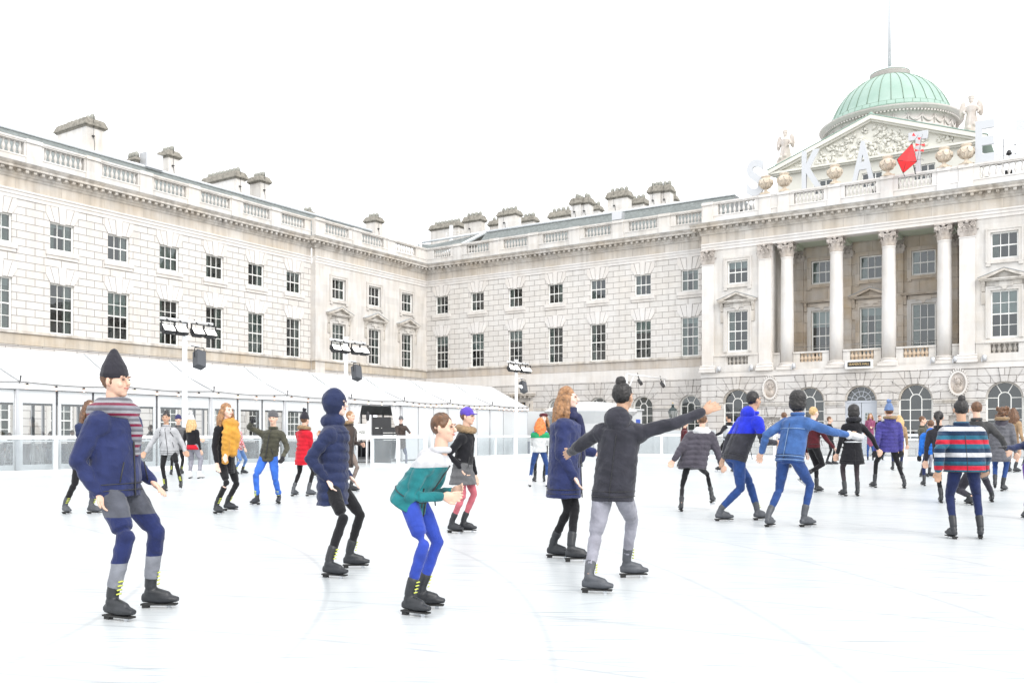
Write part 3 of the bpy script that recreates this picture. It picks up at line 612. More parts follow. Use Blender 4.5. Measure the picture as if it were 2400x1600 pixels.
for (s0, s1, t0, t1, zt, zc, n) in [(.6, 2.35, -5.25, -4.5, 19.81, 20.37, 4), (.9, 1.88, -8.84, -8, 20.17, 20.7, 2), (4.24, 6.0, -5.38, -4.5, 19.84, 20.33, 4), (4.33, 5.59, -8.78, -8, 20.07, 20.56, 3), (7.26, 9.22, -8.68, -8, 20.02, 20.6, 4),
        (11.38, 12.25, -5.68, -4.5, 19.85, 20.44, 3), (12.27, 12.88, -5.5, -4.7, 19.85, 20.42, 2), (11.33, 12.06, -8.71, -8, 20.13, 20.6, 2), (14.68, 16.4, -5.31, -4.5, 19.84, 20.43, 4), (14.91, 16.17, -9.01, -8, 20.1, 20.64, 3), (18.25, 19.2, -5.32, -4.5, 19.78, 20.36, 3), (19.22, 19.95, -5.25, -4.6, 19.75, 20.32, 2), (18.48, 18.92, -8.53, -8, 19.95, 20.45, 2),
        (-4.8, -1.6, -7.6, -6.6, 20.2, 20.75, 8)]:
    chimney(RW, s0, s1, -t1, -t0, zt, zc, npot=n, aerial=(t0 > -6 and s0 > 0))
mb = MB()
for k in range(7): mb.tube([(-2.2 + k * .5, 5.6, 18.3), (-2.2 + k * .5, 5.6, 19.6)], .015, n=4)
for z in (18.9, 19.3, 19.6): mb.tube([(-2.2, 5.6, z), (.8, 5.6, z)], .015, n=4)
mb.box(-1.6, -1.35, 5.3, 5.5, 18.3, 20.1); mb.build('roof_railing', m_whitem, RW)
mb = MB(); mb.box(16.95, 17.75, .75, 1.25, 17.2, 17.75); mb.build('roof_plant_box', m_grey, RW)
mb = MB(); mb.box(-24.3, -23.1, 3.2, 3.9, 18.2, 19.15); mb.build('roof_plant_box', m_grey, LW)
# ---------------------------------------------------------------- central block with the portico
CB = thing('palace_centre', 'central stone block with four columns, raised on an arched ground storey under a green dome', 'building', CORNER, ROT_R)
YC, CX = -1.2, 34.97
XA, XB = 24.7, 45.24
cols = [30.36, 33.44, 36.52, 39.6]; pil = [25.17, 29.05, 40.85, 44.8]; cwin = [27.2, 42.74]; arcs = [27.15, 31.86, 34.97, 38.08, 42.74]
mb = MB(); r_a = .95; gops = [(c - r_a, c + r_a, .9 if c != 34.97 else 0, 4.3, True) for c in arcs] + [(c - .53, c + .53, 1.2, 2.35) for c in (29.5, 40.4)]
wall_mesh(mb, XA, XB, YC - .06, 0, 5.08, gops, depth=.34); mb.add([(XA, YC - .06, 0), (XA, .1, 0), (XA, .1, 5.08), (XA, YC - .06, 5.08)], [(0, 1, 2, 3)])
mb.build('ground_storey', m_rust2, CB)
mb = MB(); mb.box(XA - .02, XB, YC - .1, 1.9, 5.082, 5.42); mb.build('white_band', m_white, CB)
for a, b in zip([XA] + [c + r_a + .04 for c in arcs], [c - r_a - .04 for c in arcs] + [XB]):
    mb = MB(); mb.box(a, b, YC - .17, YC - .05, 3.22, 3.30); mb.box(a, b, YC - .13, YC - .05, 3.1, 3.218)
    mb.build('impost_moulding', m_trim, CB)
for c in arcs:
    arched_window(CB, c, YC - .06, .9 if c != 34.97 else .02, 1.9, 4.3, door=(c == 34.97)); arch_surround(CB, c, YC - .06, 3.35, r_a, 4.3, m_rust2, band=5.08, key_out=.1)
    q = MB(); n = 18                                          # archivolt
    for k in range(n):
        a0, a1 = PI * k / n, PI * (k + 1) / n
        q.prism([(c - (r_a + .0) * math.cos(a0), 3.35 + (r_a + .0) * math.sin(a0)), (c - r_a * math.cos(a1), 3.35 + r_a * math.sin(a1)), (c - (r_a - .1) * math.cos(a1), 3.35 + (r_a - .1) * math.sin(a1)), (c - (r_a - .1) * math.cos(a0), 3.35 + (r_a - .1) * math.sin(a0))], YC + .06, YC + .24)
    q.build('archivolt', m_trim, CB)
# upper storey: window bays, portico recess
for (xa, xb, c) in ((XA, 29.5, cwin[0]), (40.44, XB, cwin[1])):
    mb = MB(); ops = [(c - .7, c + .7, 6.75, Z['lw1']), (c - .7, c + .7, Z['uw0'], Z['uw1']), (c - .68, c + .68, 5.9, 6.42)]
    wall_mesh(mb, xa, xb, YC, 5.42, Z['arch'], ops)
    x_in = xb if c < CX else xa; mb.add([(x_in, YC, 5.42), (x_in, 1.85, 5.42), (x_in, 1.85, Z['arch']), (x_in, YC, Z['arch'])], [(0, 1, 2, 3)])
    if c < CX: mb.add([(xa, YC, 5.42), (xa, .1, 5.42), (xa, .1, Z['arch']), (xa, YC, Z['arch'])], [(0, 1, 2, 3)])
    mb.add([(c - .7, YC + .3, 5.85), (c + .7, YC + .3, 5.85), (c + .7, YC + .3, 6.5), (c - .7, YC + .3, 6.5)], [(0, 1, 2, 3)])
    mb.build('upper_wall', m_ash, CB)
    window(CB, c, YC, Z['uw0'], 1.40, 1.54, 2, 2 if c < CX else 1, surround='plain', upper=True)
    window(CB, c, YC, 6.75, 1.40, 2.73, 4, 1 if c < CX else 5, surround='ped')
    mb = MB(); x0_, x1_ = (25.6, 28.6) if c < CX else (41.28, 44.37)
    mb.box(x0_, x1_, YC - .14, YC + .0, 6.47, 6.56); mb.box(x0_ + .5, x1_ - .5, YC - .2, YC - .142, 6.48, 6.57); mb.box(x0_, c - .72, YC - .1, YC + .0, 5.9, 6.468); mb.box(c + .72, x1_, YC - .1, YC + .0, 5.9, 6.468); mb.box(x0_, x1_, YC - .13, YC, 5.422, 5.898)
    o = mb.build('window_balcony', m_ash, CB)
    for k in range(5): baluster(o, c - .68 + 1.36 * (k + .5) / 5, YC + .1, 5.9, h=.56, mat=m_urn if False else m_trim, fat=1.15)
mb = MB(); iw = [31.9, 34.97, 38.08]; ops = []
for c in iw: ops += [(c - .7, c + .7, 6.1, Z['lw1']), (c - .7, c + .7, Z['uw0'], Z['uw1'])]
wall_mesh(mb, 29.5, 40.44, 1.85, 5.42, Z['arch'] + .3, ops); mb.build('loggia_wall', m_loggia, CB)
mb = MB(); mb.box(29.5, 40.44, YC + .7, 1.85, Z['arch'] + .12, Z['arch'] + .2)
for c in cols: mb.box(c - .38, c + .38, YC + .7, 1.85, Z['arch'] - .1, Z['arch'] + .118)
mb.build('loggia_ceiling', m_ceil, CB)
mb = MB(); mb.box(29.5, 40.44, YC - .03, YC + .7, Z['arch'] - .01, Z['arch'] + .3); mb.build('portico_beam', m_white, CB)
for i, c in enumerate(iw):
    window(CB, c, 1.85, Z['uw0'], 1.40, 1.54, 2, 1, surround='loggia', upper=True)
    window(CB, c, 1.85, 6.1, 1.40, 3.38, 4, (2, 3, 1)[i], surround='loggia' if i == 1 else 'bracket')

def capital(name, x, y, z, h, w, flat=False, mat=None):
    """composite capital: two rows of leaves, corner volutes, moulded abacus"""
    m = MB(); k = w
    m.lathe([(k * .50, 0), (k * .54, h * .05), (k * .54, h * .08), (k * .47, h * .1), (k * .46, h * .35), (k * .50, h * .6), (k * .58, h * .78)], c=(0, 0, 0), n=16, sq=False) if not flat else m.box(-k * .48, k * .48, -k * .1, k * .3, 0, h * .86)
    if flat: m.box(-k * .52, k * .52, -k * .14, k * .3, h * .03, h * .08)
    def leaf(cx, cy, ax, ay, z0, hh, ww):
        t = Vector((-ay, ax, 0)); o_ = Vector((ax, ay, 0)); b = Vector((cx, cy, z0)); pts = []
        for (f, out, wd) in ((0, .0, .8), (.4, .03, 1.), (.75, .07, .95), (.95, .15, .7), (1.0, .2, .45), (.86, .235, .3)):
            pts.append((b + Vector((0, 0, hh * f)) + o_ * (out * k * 1.1 + .012), ww * wd))
        vs = []
        for p, wd in pts: vs += [p - t * wd * .5 - o_ * .02, p + o_ * .018, p + t * wd * .5 - o_ * .02]
        m.add(vs, [(3 * i + j, 3 * i + j + 1, 3 * i + j + 4, 3 * i + j + 3) for i in range(len(pts) - 1) for j in (0, 1)], True)
    if not flat:
        for row, (z0, hh, n, off) in enumerate(((h * .08, h * .30, 8, 0), (h * .12, h * .50, 8, .5))):
            for i in range(n):
                a = 2 * PI * (i + off) / n; leaf(k * .46 * math.cos(a), k * .46 * math.sin(a), math.cos(a), math.sin(a), z0, hh, k * .34)
    else:
        for z0, hh, xs in ((h * .08, h * .30, (-.34, 0, .34)), (h * .12, h * .5, (-.48, -.17, .17, .48))):
            for q in xs: leaf(q * k, -k * .1, 0, -1, z0, hh, k * .3)
        for sx in (-1, 1): leaf(sx * k * .48, .02, sx, 0, h * .1, h * .36, k * .26)
    # volutes: discs with raised spiral rims
    for sx in (-1, 1):
        for (cy, ax) in (((-k * .52 if not flat else -k * .22), 0),) + (((k * .0, 1),) if not flat else ()):
            for sy in ((1,) if ax == 0 else (-1, 1)):
                c_ = Vector((sx * k * .40, cy, h * .74)) if ax == 0 else Vector((sx * k * .52, sy * k * .40, h * .74))
                Mx = Matrix.Rotation(PI / 2, 3, 'X') if ax == 0 else Matrix.Rotation(PI / 2, 3, 'Y')
                m.torus(c_, k * .155, k * .045, 14, 5, M=Mx); m.torus(c_, k * .075, k * .035, 10, 5, M=Mx); m.ball(c_, k * .045, 6, 4)
                n_ = (Mx @ Vector((0, 0, 1))); m.tube([c_ - n_ * .015, c_ + n_ * (k * .12 if ax == 0 and c_.y < 0 else -k * .12) * (-1 if ax == 0 else 1)], k * .15, n=12)
    hw = k * .60
    if not flat:
        m.box(-hw, hw, -hw, hw, h * .90, h * .95); m.box(-hw * 1.06, hw * 1.06, -hw * 1.06, hw * 1.06, h * .952, h * .998)
    else:
        m.box(-hw, hw, -k * .28, k * .3, h * .90, h * .95); m.box(-hw * 1.06, hw * 1.06, -k * .32, k * .3, h * .952, h * .998)
    yy = -k * .62 if not flat else -k * .32
    m.ball((0, yy, h * .87), k * .09, 7, 5)
    for a in range(6): m.ball((k * .09 * math.cos(a * PI / 3), yy, h * .87 + k * .09 * math.sin(a * PI / 3)), k * .045, 5, 4)
    for i in range(5): m.ball((k * (-.24 + .12 * i), yy + k * .08, h * .68), k * .05, 6, 4)
    return m.build(name, mat or m_carved, CB, (x, y, z))
for c in cols:
    m = MB(); m.lathe([(.41, 0), (.412, 2.0), (.40, 4.0), (.372, 6.6), (.372, 6.70), (.40, 6.74), (.40, 6.80)], n=28); col = m.build('column', m_white, CB, (c, YC + .38, 5.9))
    b = MB(); b.box(-.56, .56, -.56, .56, -.48, -.3); b.lathe([(.55, -.298), (.57, -.25), (.55, -.19), (.48, -.17), (.46, -.12), (.48, -.08), (.51, -.05), (.49, -.01), (.41, .0)], n=24); b.build('column_base', m_white, col)
    cp = capital('capital', c, YC + .38, 12.70, .94, .80); cp.parent = col; cp.location = (0, 0, 6.80)
for c in pil:
    m = MB(); m.box(c - .41, c + .41, YC - .12, YC + .0, 5.9, 12.64); m.box(c - .44, c + .44, YC - .15, YC + .0, 12.642, 12.7)
    m.box(c - .56, c + .56, YC - .30, YC + .0, 5.422, 5.6); m.extrude_x([(YC, 5.602), (YC - .28, 5.602), (YC - .3, 5.65), (YC - .28, 5.72), (YC - .2, 5.76), (YC - .2, 5.80), (YC - .23, 5.84), (YC - .13, 5.898), (YC, 5.898)], c - .53, c + .53)
    o = m.build('pilaster', m_white, CB); cp = capital('capital', c, YC - .04, 12.70, .94, .80, flat=True); cp.parent = o
for c in [30.3, 33.4, 36.52, 39.62]:
    m = MB(); m.box(c - .4, c + .4, 1.72, 1.85, 5.42, 12.7); o = m.build('inner_pilaster', m_loggia, CB); cp = capital('capital', c, 1.8, 12.70, .94, .78, flat=True, mat=m_carved); cp.parent = o
# portico balustrade
segs = [(29.5, cols[0]), (cols[0], cols[1]), (cols[1], cols[2]), (cols[2], cols[3]), (cols[3], 40.44)]
m = MB(); y0, y1 = YC + .26, YC + .5
runs = []
for a, b in segs:
    a += .42; b -= .42
    if b - a < 1: a, b = (29.5, b) if a < 31 else (a, 40.44)
    m.box(a, b, y0 - .06, y1 + .04, 6.45, 6.56); m.box(a, b, y0 - .02, y1, 5.42, 5.9)
    if b - a > 1.5:
        m.box(a, a + .42, y0, y1 - .01, 5.902, 6.448); m.box(b - .42, b, y0, y1 - .01, 5.902, 6.448); runs.append((a + .42, b - .42))
    else: m.box(a, b, y0, y1 - .01, 5.902, 6.448)
o = m.build('portico_balustrade', m_ash, CB)
m_bal2 = stone("warm_baluster_stone", (.62, .52, .42), warm=.3, soot=.2, per_block=.02)
for a, b in runs:
    for k in range(6): baluster(o, a + (b - a) * (k + .5) / 6, (y0 + y1) / 2, 5.9, h=.55, mat=m_bal2, fat=1.35)
m = MB(); m.tube([(29.5, 1.0, 7.05), (40.44, 1.0, 7.05)], .014, n=5); m.build('safety_cable', m_grey, CB)
for c in (30.95, 34.2, 39.05, 40.25, 41.75, 26.0, 28.2):    # uplighters on the ledge
    m = MB(); m.lathe([(.1, 0), (.13, .02), (.13, .3), (.09, .34)], n=10); m.box(-.16, -.1, -.03, .03, -.05, .2); m.build('uplighter', m_grey, CB, (c, YC - .22, 5.47))
entablature(CB, XA, XB, YC, end_l=.62)
m = MB(); m.box(XA, XA + .3, YC + .3, .0, Z['arch'], Z['frieze0']); m.box(XA + .02, XA + .3, YC + .3, 0, Z['frieze0'] + .002, Z['bed0']); m.box(XA - .1, XA + .3, YC + .3, -.2, Z['bed0'] + .002, Z['cor0']); m.box(XA - .62, XA + .3, YC + .3, -.4, Z['cor0'] + .002, Z['par0'] - .01); m.build('cornice_return', m_trim, CB)
pq = [(24.79, 25.5), (28.67, 29.42), (29.9, 30.59), (33.04, 33.75), (36.15, 36.82), (39.28, 39.94), (40.42, 41.13), (44.4, 45.2)]
bb = [(25.85, 28.35), (30.9, 32.75), (34.02, 35.86), (37.1, 38.98), (41.5, 44.1)]
ob = balustrade(CB, XA, XB, YC, bb, pq, nb=8, mat=m_white)
m = MB(); m.box(XA - .003, XA + .3, YC + .33, .0, Z['par0'], Z['rail1']); m.build('parapet_return', m_white, CB)
m = MB(); m.box(XA, XB, YC + .4, 9, 15.3, 15.5); m.build('roof_deck', m_lead, CB)
m = MB(); m.extrude_x([(YC + 1.6, 15.502), (YC + 1.6, 16.1), (YC + 3.4, 16.75), (YC + 3.4, 15.502)], XA + .6, XB - .1); m.build('roof_slope', m_slate, CB)
m = MB(); rr = random.Random(3)
for k in range(16): x = XA + 1.2 + k * 1.2; m.box(x, x + rr.uniform(.1, .5), YC + .75, YC + .9, 15.502, 15.9 + rr.uniform(.1, .6))
m.build('letter_props', m_black, CB)
# medallions and reliefs
for c, beard in ((29.4, 0), (40.38, 1)):
    m = MB(); n = 28
    def ell(a, b_, k_=n): return [(a * math.cos(2 * PI * i / k_), b_ * math.sin(2 * PI * i / k_)) for i in range(k_)]
    A, B, C_ = ell(.50, .72), ell(.40, .61), ell(.53, .75)
    for i in range(n): j = (i + 1) % n; m.prism([A[i], A[j], B[j], B[i]], -.12, .02); 
    for i in range(n): m.ball((C_[i][0], -.04, C_[i][1]), .045, 6, 4)
    for i in range(7): a = PI / 2 + (i - 3) * .22; m.ball((.56 * math.cos(a), -.06, .80 * math.sin(a)), (.05, .03, .08), 6, 4)
    md = m.build('medallion', m_white, CB, (c, YC - .06, 4.24))
    f = MB(); f.add([(x_, -.02, z_) for x_, z_ in B], [tuple(range(n))]); f.ball((0, -.03, .08), (.15, .1, .2), 10, 8); f.ball((0, -.12, .05), (.03, .04, .05), 6, 4); f.ball((0, -.02, -.32), (.27, .08, .2), 10, 6); f.ball((0, -.03, -.16), (.08, .06, .12), 8, 5)
    rr = random.Random(5 + beard)
    for i in range(34):
        a = rr.uniform(0, PI) if not beard else rr.uniform(0, 2 * PI); q = rr.uniform(.14, .24); f.ball((q * math.cos(a), -.07 + rr.uniform(-.02, .02), .12 + q * math.sin(a) * (1.1 if a < PI else 1.7)), rr.uniform(.025, .05), 6, 4)
    for i in (-1, 1): f.ball((i * .055, -.115, .12), .018, 5, 4)
    f.build('carved_bust', m_carved, md)
for c in (29.5, 40.4):
    m = MB(); m.add([(c - .53, YC + .2, 1.2), (c + .53, YC + .2, 1.2), (c + .53, YC + .2, 2.35), (c - .53, YC + .2, 2.35)], [(0, 1, 2, 3)]); rr = random.Random(int(c * 3))
    for i in range(26):
        a = rr.uniform(0, 2 * PI); q = rr.uniform(.05, .42); p0 = Vector((c + q * math.cos(a), YC + .12, 1.78 + q * math.sin(a))); pts = [p0]
        for s_ in range(4): a += rr.uniform(.3, 1.0); pts.append(pts[-1] + Vector((math.cos(a) * .09, rr.uniform(-.03, .02), math.sin(a) * .09)))
        m.tube(pts, [.03, .04, .04, .03, .015], n=6)
    m.build('carved_panel', m_white, CB)
    k = MB(); k.prism([(c - .2, 2.42), (c + .2, 2.42), (c + .33, 3.06), (c - .33, 3.06)], YC - .16, YC - .05); k.prism([(c - .62, 2.42), (c - .26, 2.42), (c - .4, 3.06), (c - .62, 3.06)], YC - .1, YC - .05); k.prism([(c + .26, 2.42), (c + .62, 2.42), (c + .62, 3.06), (c + .4, 3.06)], YC - .1, YC - .05); k.build('panel_keystone', m_rust2, CB)
# name board over the door
def frame_obj(name, label, cat, x, y, z, group=None): return thing(name, label, cat, CORNER + Matrix.Rotation(ROT_R, 3, 'Z') @ Vector((x, y, z)), ROT_R, group)
sg = frame_obj('name_board', 'white board with SEAMEN\'S HALL in gilt letters on black, over the middle arched door', 'sign', 34.95, YC - .35, 5.55)
m = MB(); m.box(-.80, .80, -.07, .07, -.25, .27); m.box(-.6, -.5, .07, .16, -.2, .2); m.box(.5, .6, .07, .16, -.2, .2); m.build('board_frame', m_frame, sg)
m = MB(); m.box(-.67, .67, -.085, -.068, -.14, .16); m.build('board_face', m_black, sg)
text("SEAMEN'S HALL", .2, m_gold, sg, Matrix.Translation((0, -.088, .01)) @ FRONT, sx=.86)

# ---------------------------------------------------------------- attic pediment, dome
m_copper = None
def copper():
    m, t, p = nmat("verdigris_copper"); p.inputs['Roughness'].default_value = .55
    tc = t.nodes.new('ShaderNodeTexCoord'); n = t.nodes.new('ShaderNodeTexNoise'); n.inputs['Scale'].default_value = .9; n.inputs['Detail'].default_value = 8; t.links.new(tc.outputs['Object'], n.inputs['Vector'])
    r = t.nodes.new('ShaderNodeValToRGB'); r.color_ramp.elements[0].position = .3; r.color_ramp.elements[0].color = (.25, .37, .31, 1); r.color_ramp.elements[1].position = .72; r.color_ramp.elements[1].color = (.31, .42, .365, 1)
    t.links.new(n.outputs['Fac'], r.inputs[0])
    mp = t.nodes.new('ShaderNodeMapping'); mp.inputs['Scale'].default_value = (3, 3, .5); t.links.new(tc.outputs['Object'], mp.inputs[0]); n2 = t.nodes.new('ShaderNodeTexNoise'); n2.inputs['Scale'].default_value = 1.2; n2.inputs['Detail'].default_value = 5; t.links.new(mp.outputs[0], n2.inputs['Vector'])
    r2 = t.nodes.new('ShaderNodeValToRGB'); r2.color_ramp.elements[0].position = .62; r2.color_ramp.elements[0].color = (0, 0, 0, 1); r2.color_ramp.elements[1].position = .8; r2.color_ramp.elements[1].color = (.45, .45, .45, 1); t.links.new(n2.outputs['Fac'], r2.inputs[0])
    c = mixrgb(t, r.outputs[0], (.27, .28, .18, 1), f=r2.outputs[0]); t.links.new(c, p.inputs['Base Color']); return m
m_copper = copper(); m_seam = plain("copper_seam", (.13, .19, .13), .7)
YP, PC = 4.0, 34.6
m = MB(); wall_mesh(m, 28.3, 40.9, YP, 15.4, 19.46, [(c - .65, c + .65, 17.75, 18.75) for c in (31.4, 34.6, 37.8)], depth=.25); m.add([(28.3, YP, 15.4), (28.3, YP + 9, 15.4), (28.3, YP + 9, 19.46), (28.3, YP, 19.46)], [(0, 1, 2, 3)]); m.add([(40.9, YP, 15.4), (40.9, YP + 9, 15.4), (40.9, YP + 9, 19.46), (40.9, YP, 19.46)], [(0, 1, 2, 3)]); m.build('attic_wall', m_cream, CB)
for c in (31.4, 34.6, 37.8):
    f = MB(); f.box(-.65, .65, .1, .16, 0, .08); f.box(-.65, .65, .1, .16, .92, 1.0)
    for k in (-.65, -.24, .18, .59): f.box(k, k + .06, .104, .156, .08, .92)
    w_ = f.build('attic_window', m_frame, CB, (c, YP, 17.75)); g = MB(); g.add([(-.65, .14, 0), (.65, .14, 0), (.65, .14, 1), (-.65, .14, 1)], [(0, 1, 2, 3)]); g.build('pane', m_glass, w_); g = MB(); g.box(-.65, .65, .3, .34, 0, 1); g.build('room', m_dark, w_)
m = MB(); m.box(27.95, 41.25, YP - .25, YP + .2, 19.46, 19.56); m.box(27.8, 41.4, YP - .4, YP + .2, 19.562, 19.7)
def rake(x0, x1, zt0, zt1, th, ya, yb): m.prism([(x0, zt0 - th), (x1, zt1 - th), (x1, zt1), (x0, zt0)], ya, yb)
rake(27.75, PC, 19.85, 22.46, .27, YP - .46, YP + .3); rake(41.45, PC, 19.85, 22.46, .27, YP - .46, YP + .3); rake(28.2, PC, 19.74, 22.2, .13, YP - .3, YP + .3); rake(41.0, PC, 19.74, 22.2, .13, YP - .3, YP + .3)
m.build('pediment_cornice', m_cream, CB)
m = MB(); m.prism([(28.2, 19.702), (41.0, 19.702), (PC, 22.12)], YP - .02, YP + .2); tym = m.build('tympanum', m_cream, CB)
m = MB(); rr = random.Random(11)
for i in range(230):
    u = rr.gauss(0, 2.1); 
    if abs(u) > 5.2: continue
    top = 19.75 + (5.9 - abs(u)) / 6.4 * 2.25; z = rr.uniform(19.8, max(19.85, top)); s_ = rr.uniform(.07, .17)
    a = rr.uniform(0, PI); d = Vector((math.cos(a), 0, math.sin(a))) * s_ * 1.3; c = Vector((PC + u, YP - .01, z)); m.tube([c - d, c + Vector((0, -.07, 0)), c + d], [s_ * .35, s_ * .8, s_ * .4], n=6)
    if i % 4 == 0: m.ball(c + Vector((0, -.09, s_ * .8)), s_ * .6, 6, 5)
m.build('pediment_sculpture', m_cream, CB)
m = MB(); m.prism([(27.7, 19.86), (PC, 22.47), (41.5, 19.86), (41.5, 19.91), (PC, 22.53), (27.7, 19.91)], YP - .48, YP + 4.5)
m.box(28.1, 29.3, YP + .1, YP + 1.4, 19.6, 20.36); m.box(39.85, 41.05, YP + .1, YP + 1.4, 19.6, 20.36); m.ball((PC, YP - .3, 22.56), (.12, .12, .1), 8, 6); m.build('pediment_copper_roof', m_copper, CB)
YD, DC = 10.0, 34.65
dm = thing('dome', '', '', (0, 0, 0)); bpy.data.objects.remove(dm)
m = MB(); m.lathe([(4.2, 17.5), (4.2, 22.25), (4.27, 22.27), (4.27, 22.33), (4.2, 22.35), (4.2, 23.0), (4.26, 23.04), (4.32, 23.12), (4.36, 23.2), (4.6, 23.22), (4.64, 23.3), (4.76, 23.35), (4.86, 23.45), (4.7, 23.5)], c=(DC, YD, 0), n=96); n = 120
for k in range(n):
    a = 2 * PI * k / n; c = Vector((DC + 4.46 * math.cos(a), YD + 4.46 * math.sin(a), 23.14)); m.obox(c, Vector((math.cos(a), math.sin(a), 0)) * .11, Vector((-math.sin(a), math.cos(a), 0)) * .06, (0, 0, .055))
for k in range(28):
    a0 = 2 * PI * k / 28; a1 = 2 * PI * (k + 1) / 28
    for dz in (0, -.07):
        m.tube([(DC + 4.25 * math.cos(a0 + (a1 - a0) * i / 6), YD + 4.25 * math.sin(a0 + (a1 - a0) * i / 6), 22.95 + dz - .36 * (1 - ((i - 3) / 3) ** 2)) for i in range(7)], [.02, .035, .045, .05, .045, .035, .02], n=5)
    m.tube([(DC + 4.26 * math.cos(a0), YD + 4.26 * math.sin(a0), 22.95), (DC + 4.26 * math.cos(a0), YD + 4.26 * math.sin(a0), 22.4)], [.06, .02], n=5)
m.build('dome_drum', stone("drum_stone", (.60, .57, .55), warm=.05, soot=.12, per_block=.02), CB)
prof = [(4.76, 23.5), (4.5, 23.62), (4.2, 23.72), (4.12, 24.0), (4.02, 24.06), (3.9, 24.35), (3.72, 24.75), (3.5, 25.15), (3.22, 25.55), (2.9, 25.9), (2.5, 26.22), (2.1, 26.5), (1.7, 26.72), (1.36, 26.86)]
m = MB(); m.lathe(prof, c=(DC, YD, 0), n=96); dome = m.build('dome', m_copper, CB)
m = MB(); zt = 26.75
for k in range(32):
    a = 2 * PI * k / 32; m.tube([(DC + (r + .012) * math.cos(a), YD + (r + .012) * math.sin(a), z) for r, z in prof[4:]], .022, n=5)
for r_, z_ in ((4.21, 23.73), (4.07, 24.03)): m.torus((DC, YD, z_), r_, .015, 96, 4)
for k in range(48): a = 2 * PI * k / 48; m.tube([(DC + 4.2 * math.cos(a), YD + 4.2 * math.sin(a), 23.72), (DC + 4.13 * math.cos(a), YD + 4.13 * math.sin(a), 24.0)], .01, n=4)
m.build('dome_seams', m_seam, dome)
m = MB(); m.lathe([(1.25, zt - .1), (1.25, zt + .38), (1.32, zt + .42), (1.34, zt + .48)], c=(DC, YD, 0), n=48); lant = m.build('lantern_base', stone("drum_pink", (.60, .56, .55), warm=.05, soot=.1, per_block=.02), CB)
m = MB(); m.lathe([(1.36, zt + .482), (1.36, zt + .52), (1.0, zt + .58), (.2, zt + .62), (.001, zt + .63)], c=(DC, YD, 0), n=48); m.build('lantern_cap', m_copper, lant)
m = MB()
for z in (zt + 1.2, zt + 1.75): m.torus((DC, YD, z), 1.3, .016, 48, 4)
for k in range(9): a = 2 * PI * k / 9; m.tube([(DC + 1.3 * math.cos(a), YD + 1.3 * math.sin(a), zt + .6), (DC + 1.3 * math.cos(a), YD + 1.3 * math.sin(a), zt + 1.75)], .014, n=4)
az = R(-20); pts = []; pr_ = [p for p in prof[4:]][::-1]
for off in (1.0, .7):
    pts = [(DC + (r + off * .62) * math.cos(az), YD + (r + off * .62) * math.sin(az), z + off * .9) for r, z in pr_] + [(DC + 5.2 * math.cos(az), YD + 5.2 * math.sin(az), 23.9 + off), (DC + 6.6 * math.cos(az), YD + 6.6 * math.sin(az), 22.6 + off)]; m.tube(pts, .014, n=4)
for i in range(1, len(pr_), 3): r, z = pr_[i]; m.tube([(DC + r * math.cos(az), YD + r * math.sin(az), z), (DC + (r + .62) * math.cos(az), YD + (r + .62) * math.sin(az), z + .9)], .012, n=4)
m.build('dome_handrail', m_grey, dome)
m = MB(); m.tube([(0, 0, 0), (0, 0, 4), (0, 0, 12)], [.13, .12, .07], n=12); m.lathe([(.2, 0), (.2, .3), (.14, .36)], n=12)
fp = frame_obj('flagpole', 'tall bare white flagpole rising from the top of the green dome', 'flagpole', DC, YD, zt + .70); o = m.build('pole', plain('pole_paint', (.5, .52, .54), .5), fp)

# ---------------------------------------------------------------- urns, letters, kite, statues, roof kit
def urn_mesh():
    m = MB(); m.box(-.3, .3, -.3, .3, 0, .1); m.lathe([(.26, .102), (.24, .16), (.12, .24), (.1, .32), (.13, .38), (.28, .48), (.40, .62), (.455, .76), (.45, .88), (.38, .98), (.27, 1.04), (.25, 1.1), (.31, 1.16), (.31, 1.2), (.05, 1.2)], n=24)
    for k in range(8):
        a0 = 2 * PI * k / 8; a1 = 2 * PI * (k + 1) / 8
        m.tube([((.47 - .03 * (1 - ((i - 3) / 3) ** 2)) * math.cos(a0 + (a1 - a0) * i / 6), (.47 - .03 * (1 - ((i - 3) / 3) ** 2)) * math.sin(a0 + (a1 - a0) * i / 6), .93 - .26 * (1 - ((i - 3) / 3) ** 2)) for i in range(7)], [.02, .035, .045, .05, .045, .035, .02], n=5)
    for k in range(12): a = 2 * PI * k / 12; m.tube([(.12 * math.cos(a), .12 * math.sin(a), .37), (.3 * math.cos(a), .3 * math.sin(a), .48), (.43 * math.cos(a), .43 * math.sin(a), .64)], [.02, .045, .015], n=5)
    return m
ulab = ['draped stone urn on the parapet beside the letter S', 'draped stone urn left of the letter K', 'draped stone urn on its own between the letters K and A', 'draped stone urn between the letter A and the red kite', 'draped stone urn right of the red kite, left of a pair', 'draped stone urn next to the letter E, right of a pair']
u0 = None
for i, x in enumerate([29.05, 30.25, 33.4, 36.5, 39.61, 40.79]):
    if u0 is None: u0 = urn_mesh().build('stone_urn', m_urn); u = u0
    else: u = u0.copy(); COL.objects.link(u)
    u.location = CORNER + Matrix.Rotation(ROT_R, 3, 'Z') @ Vector((x, YC + .12, 16.895)); u.rotation_euler.z = ROT_R + .2 * i; tag(u, ulab[i], 'urn', 'stone urns along the parapet')
m_lett = plain("white_letter_paint", (.50, .515, .535), .4)
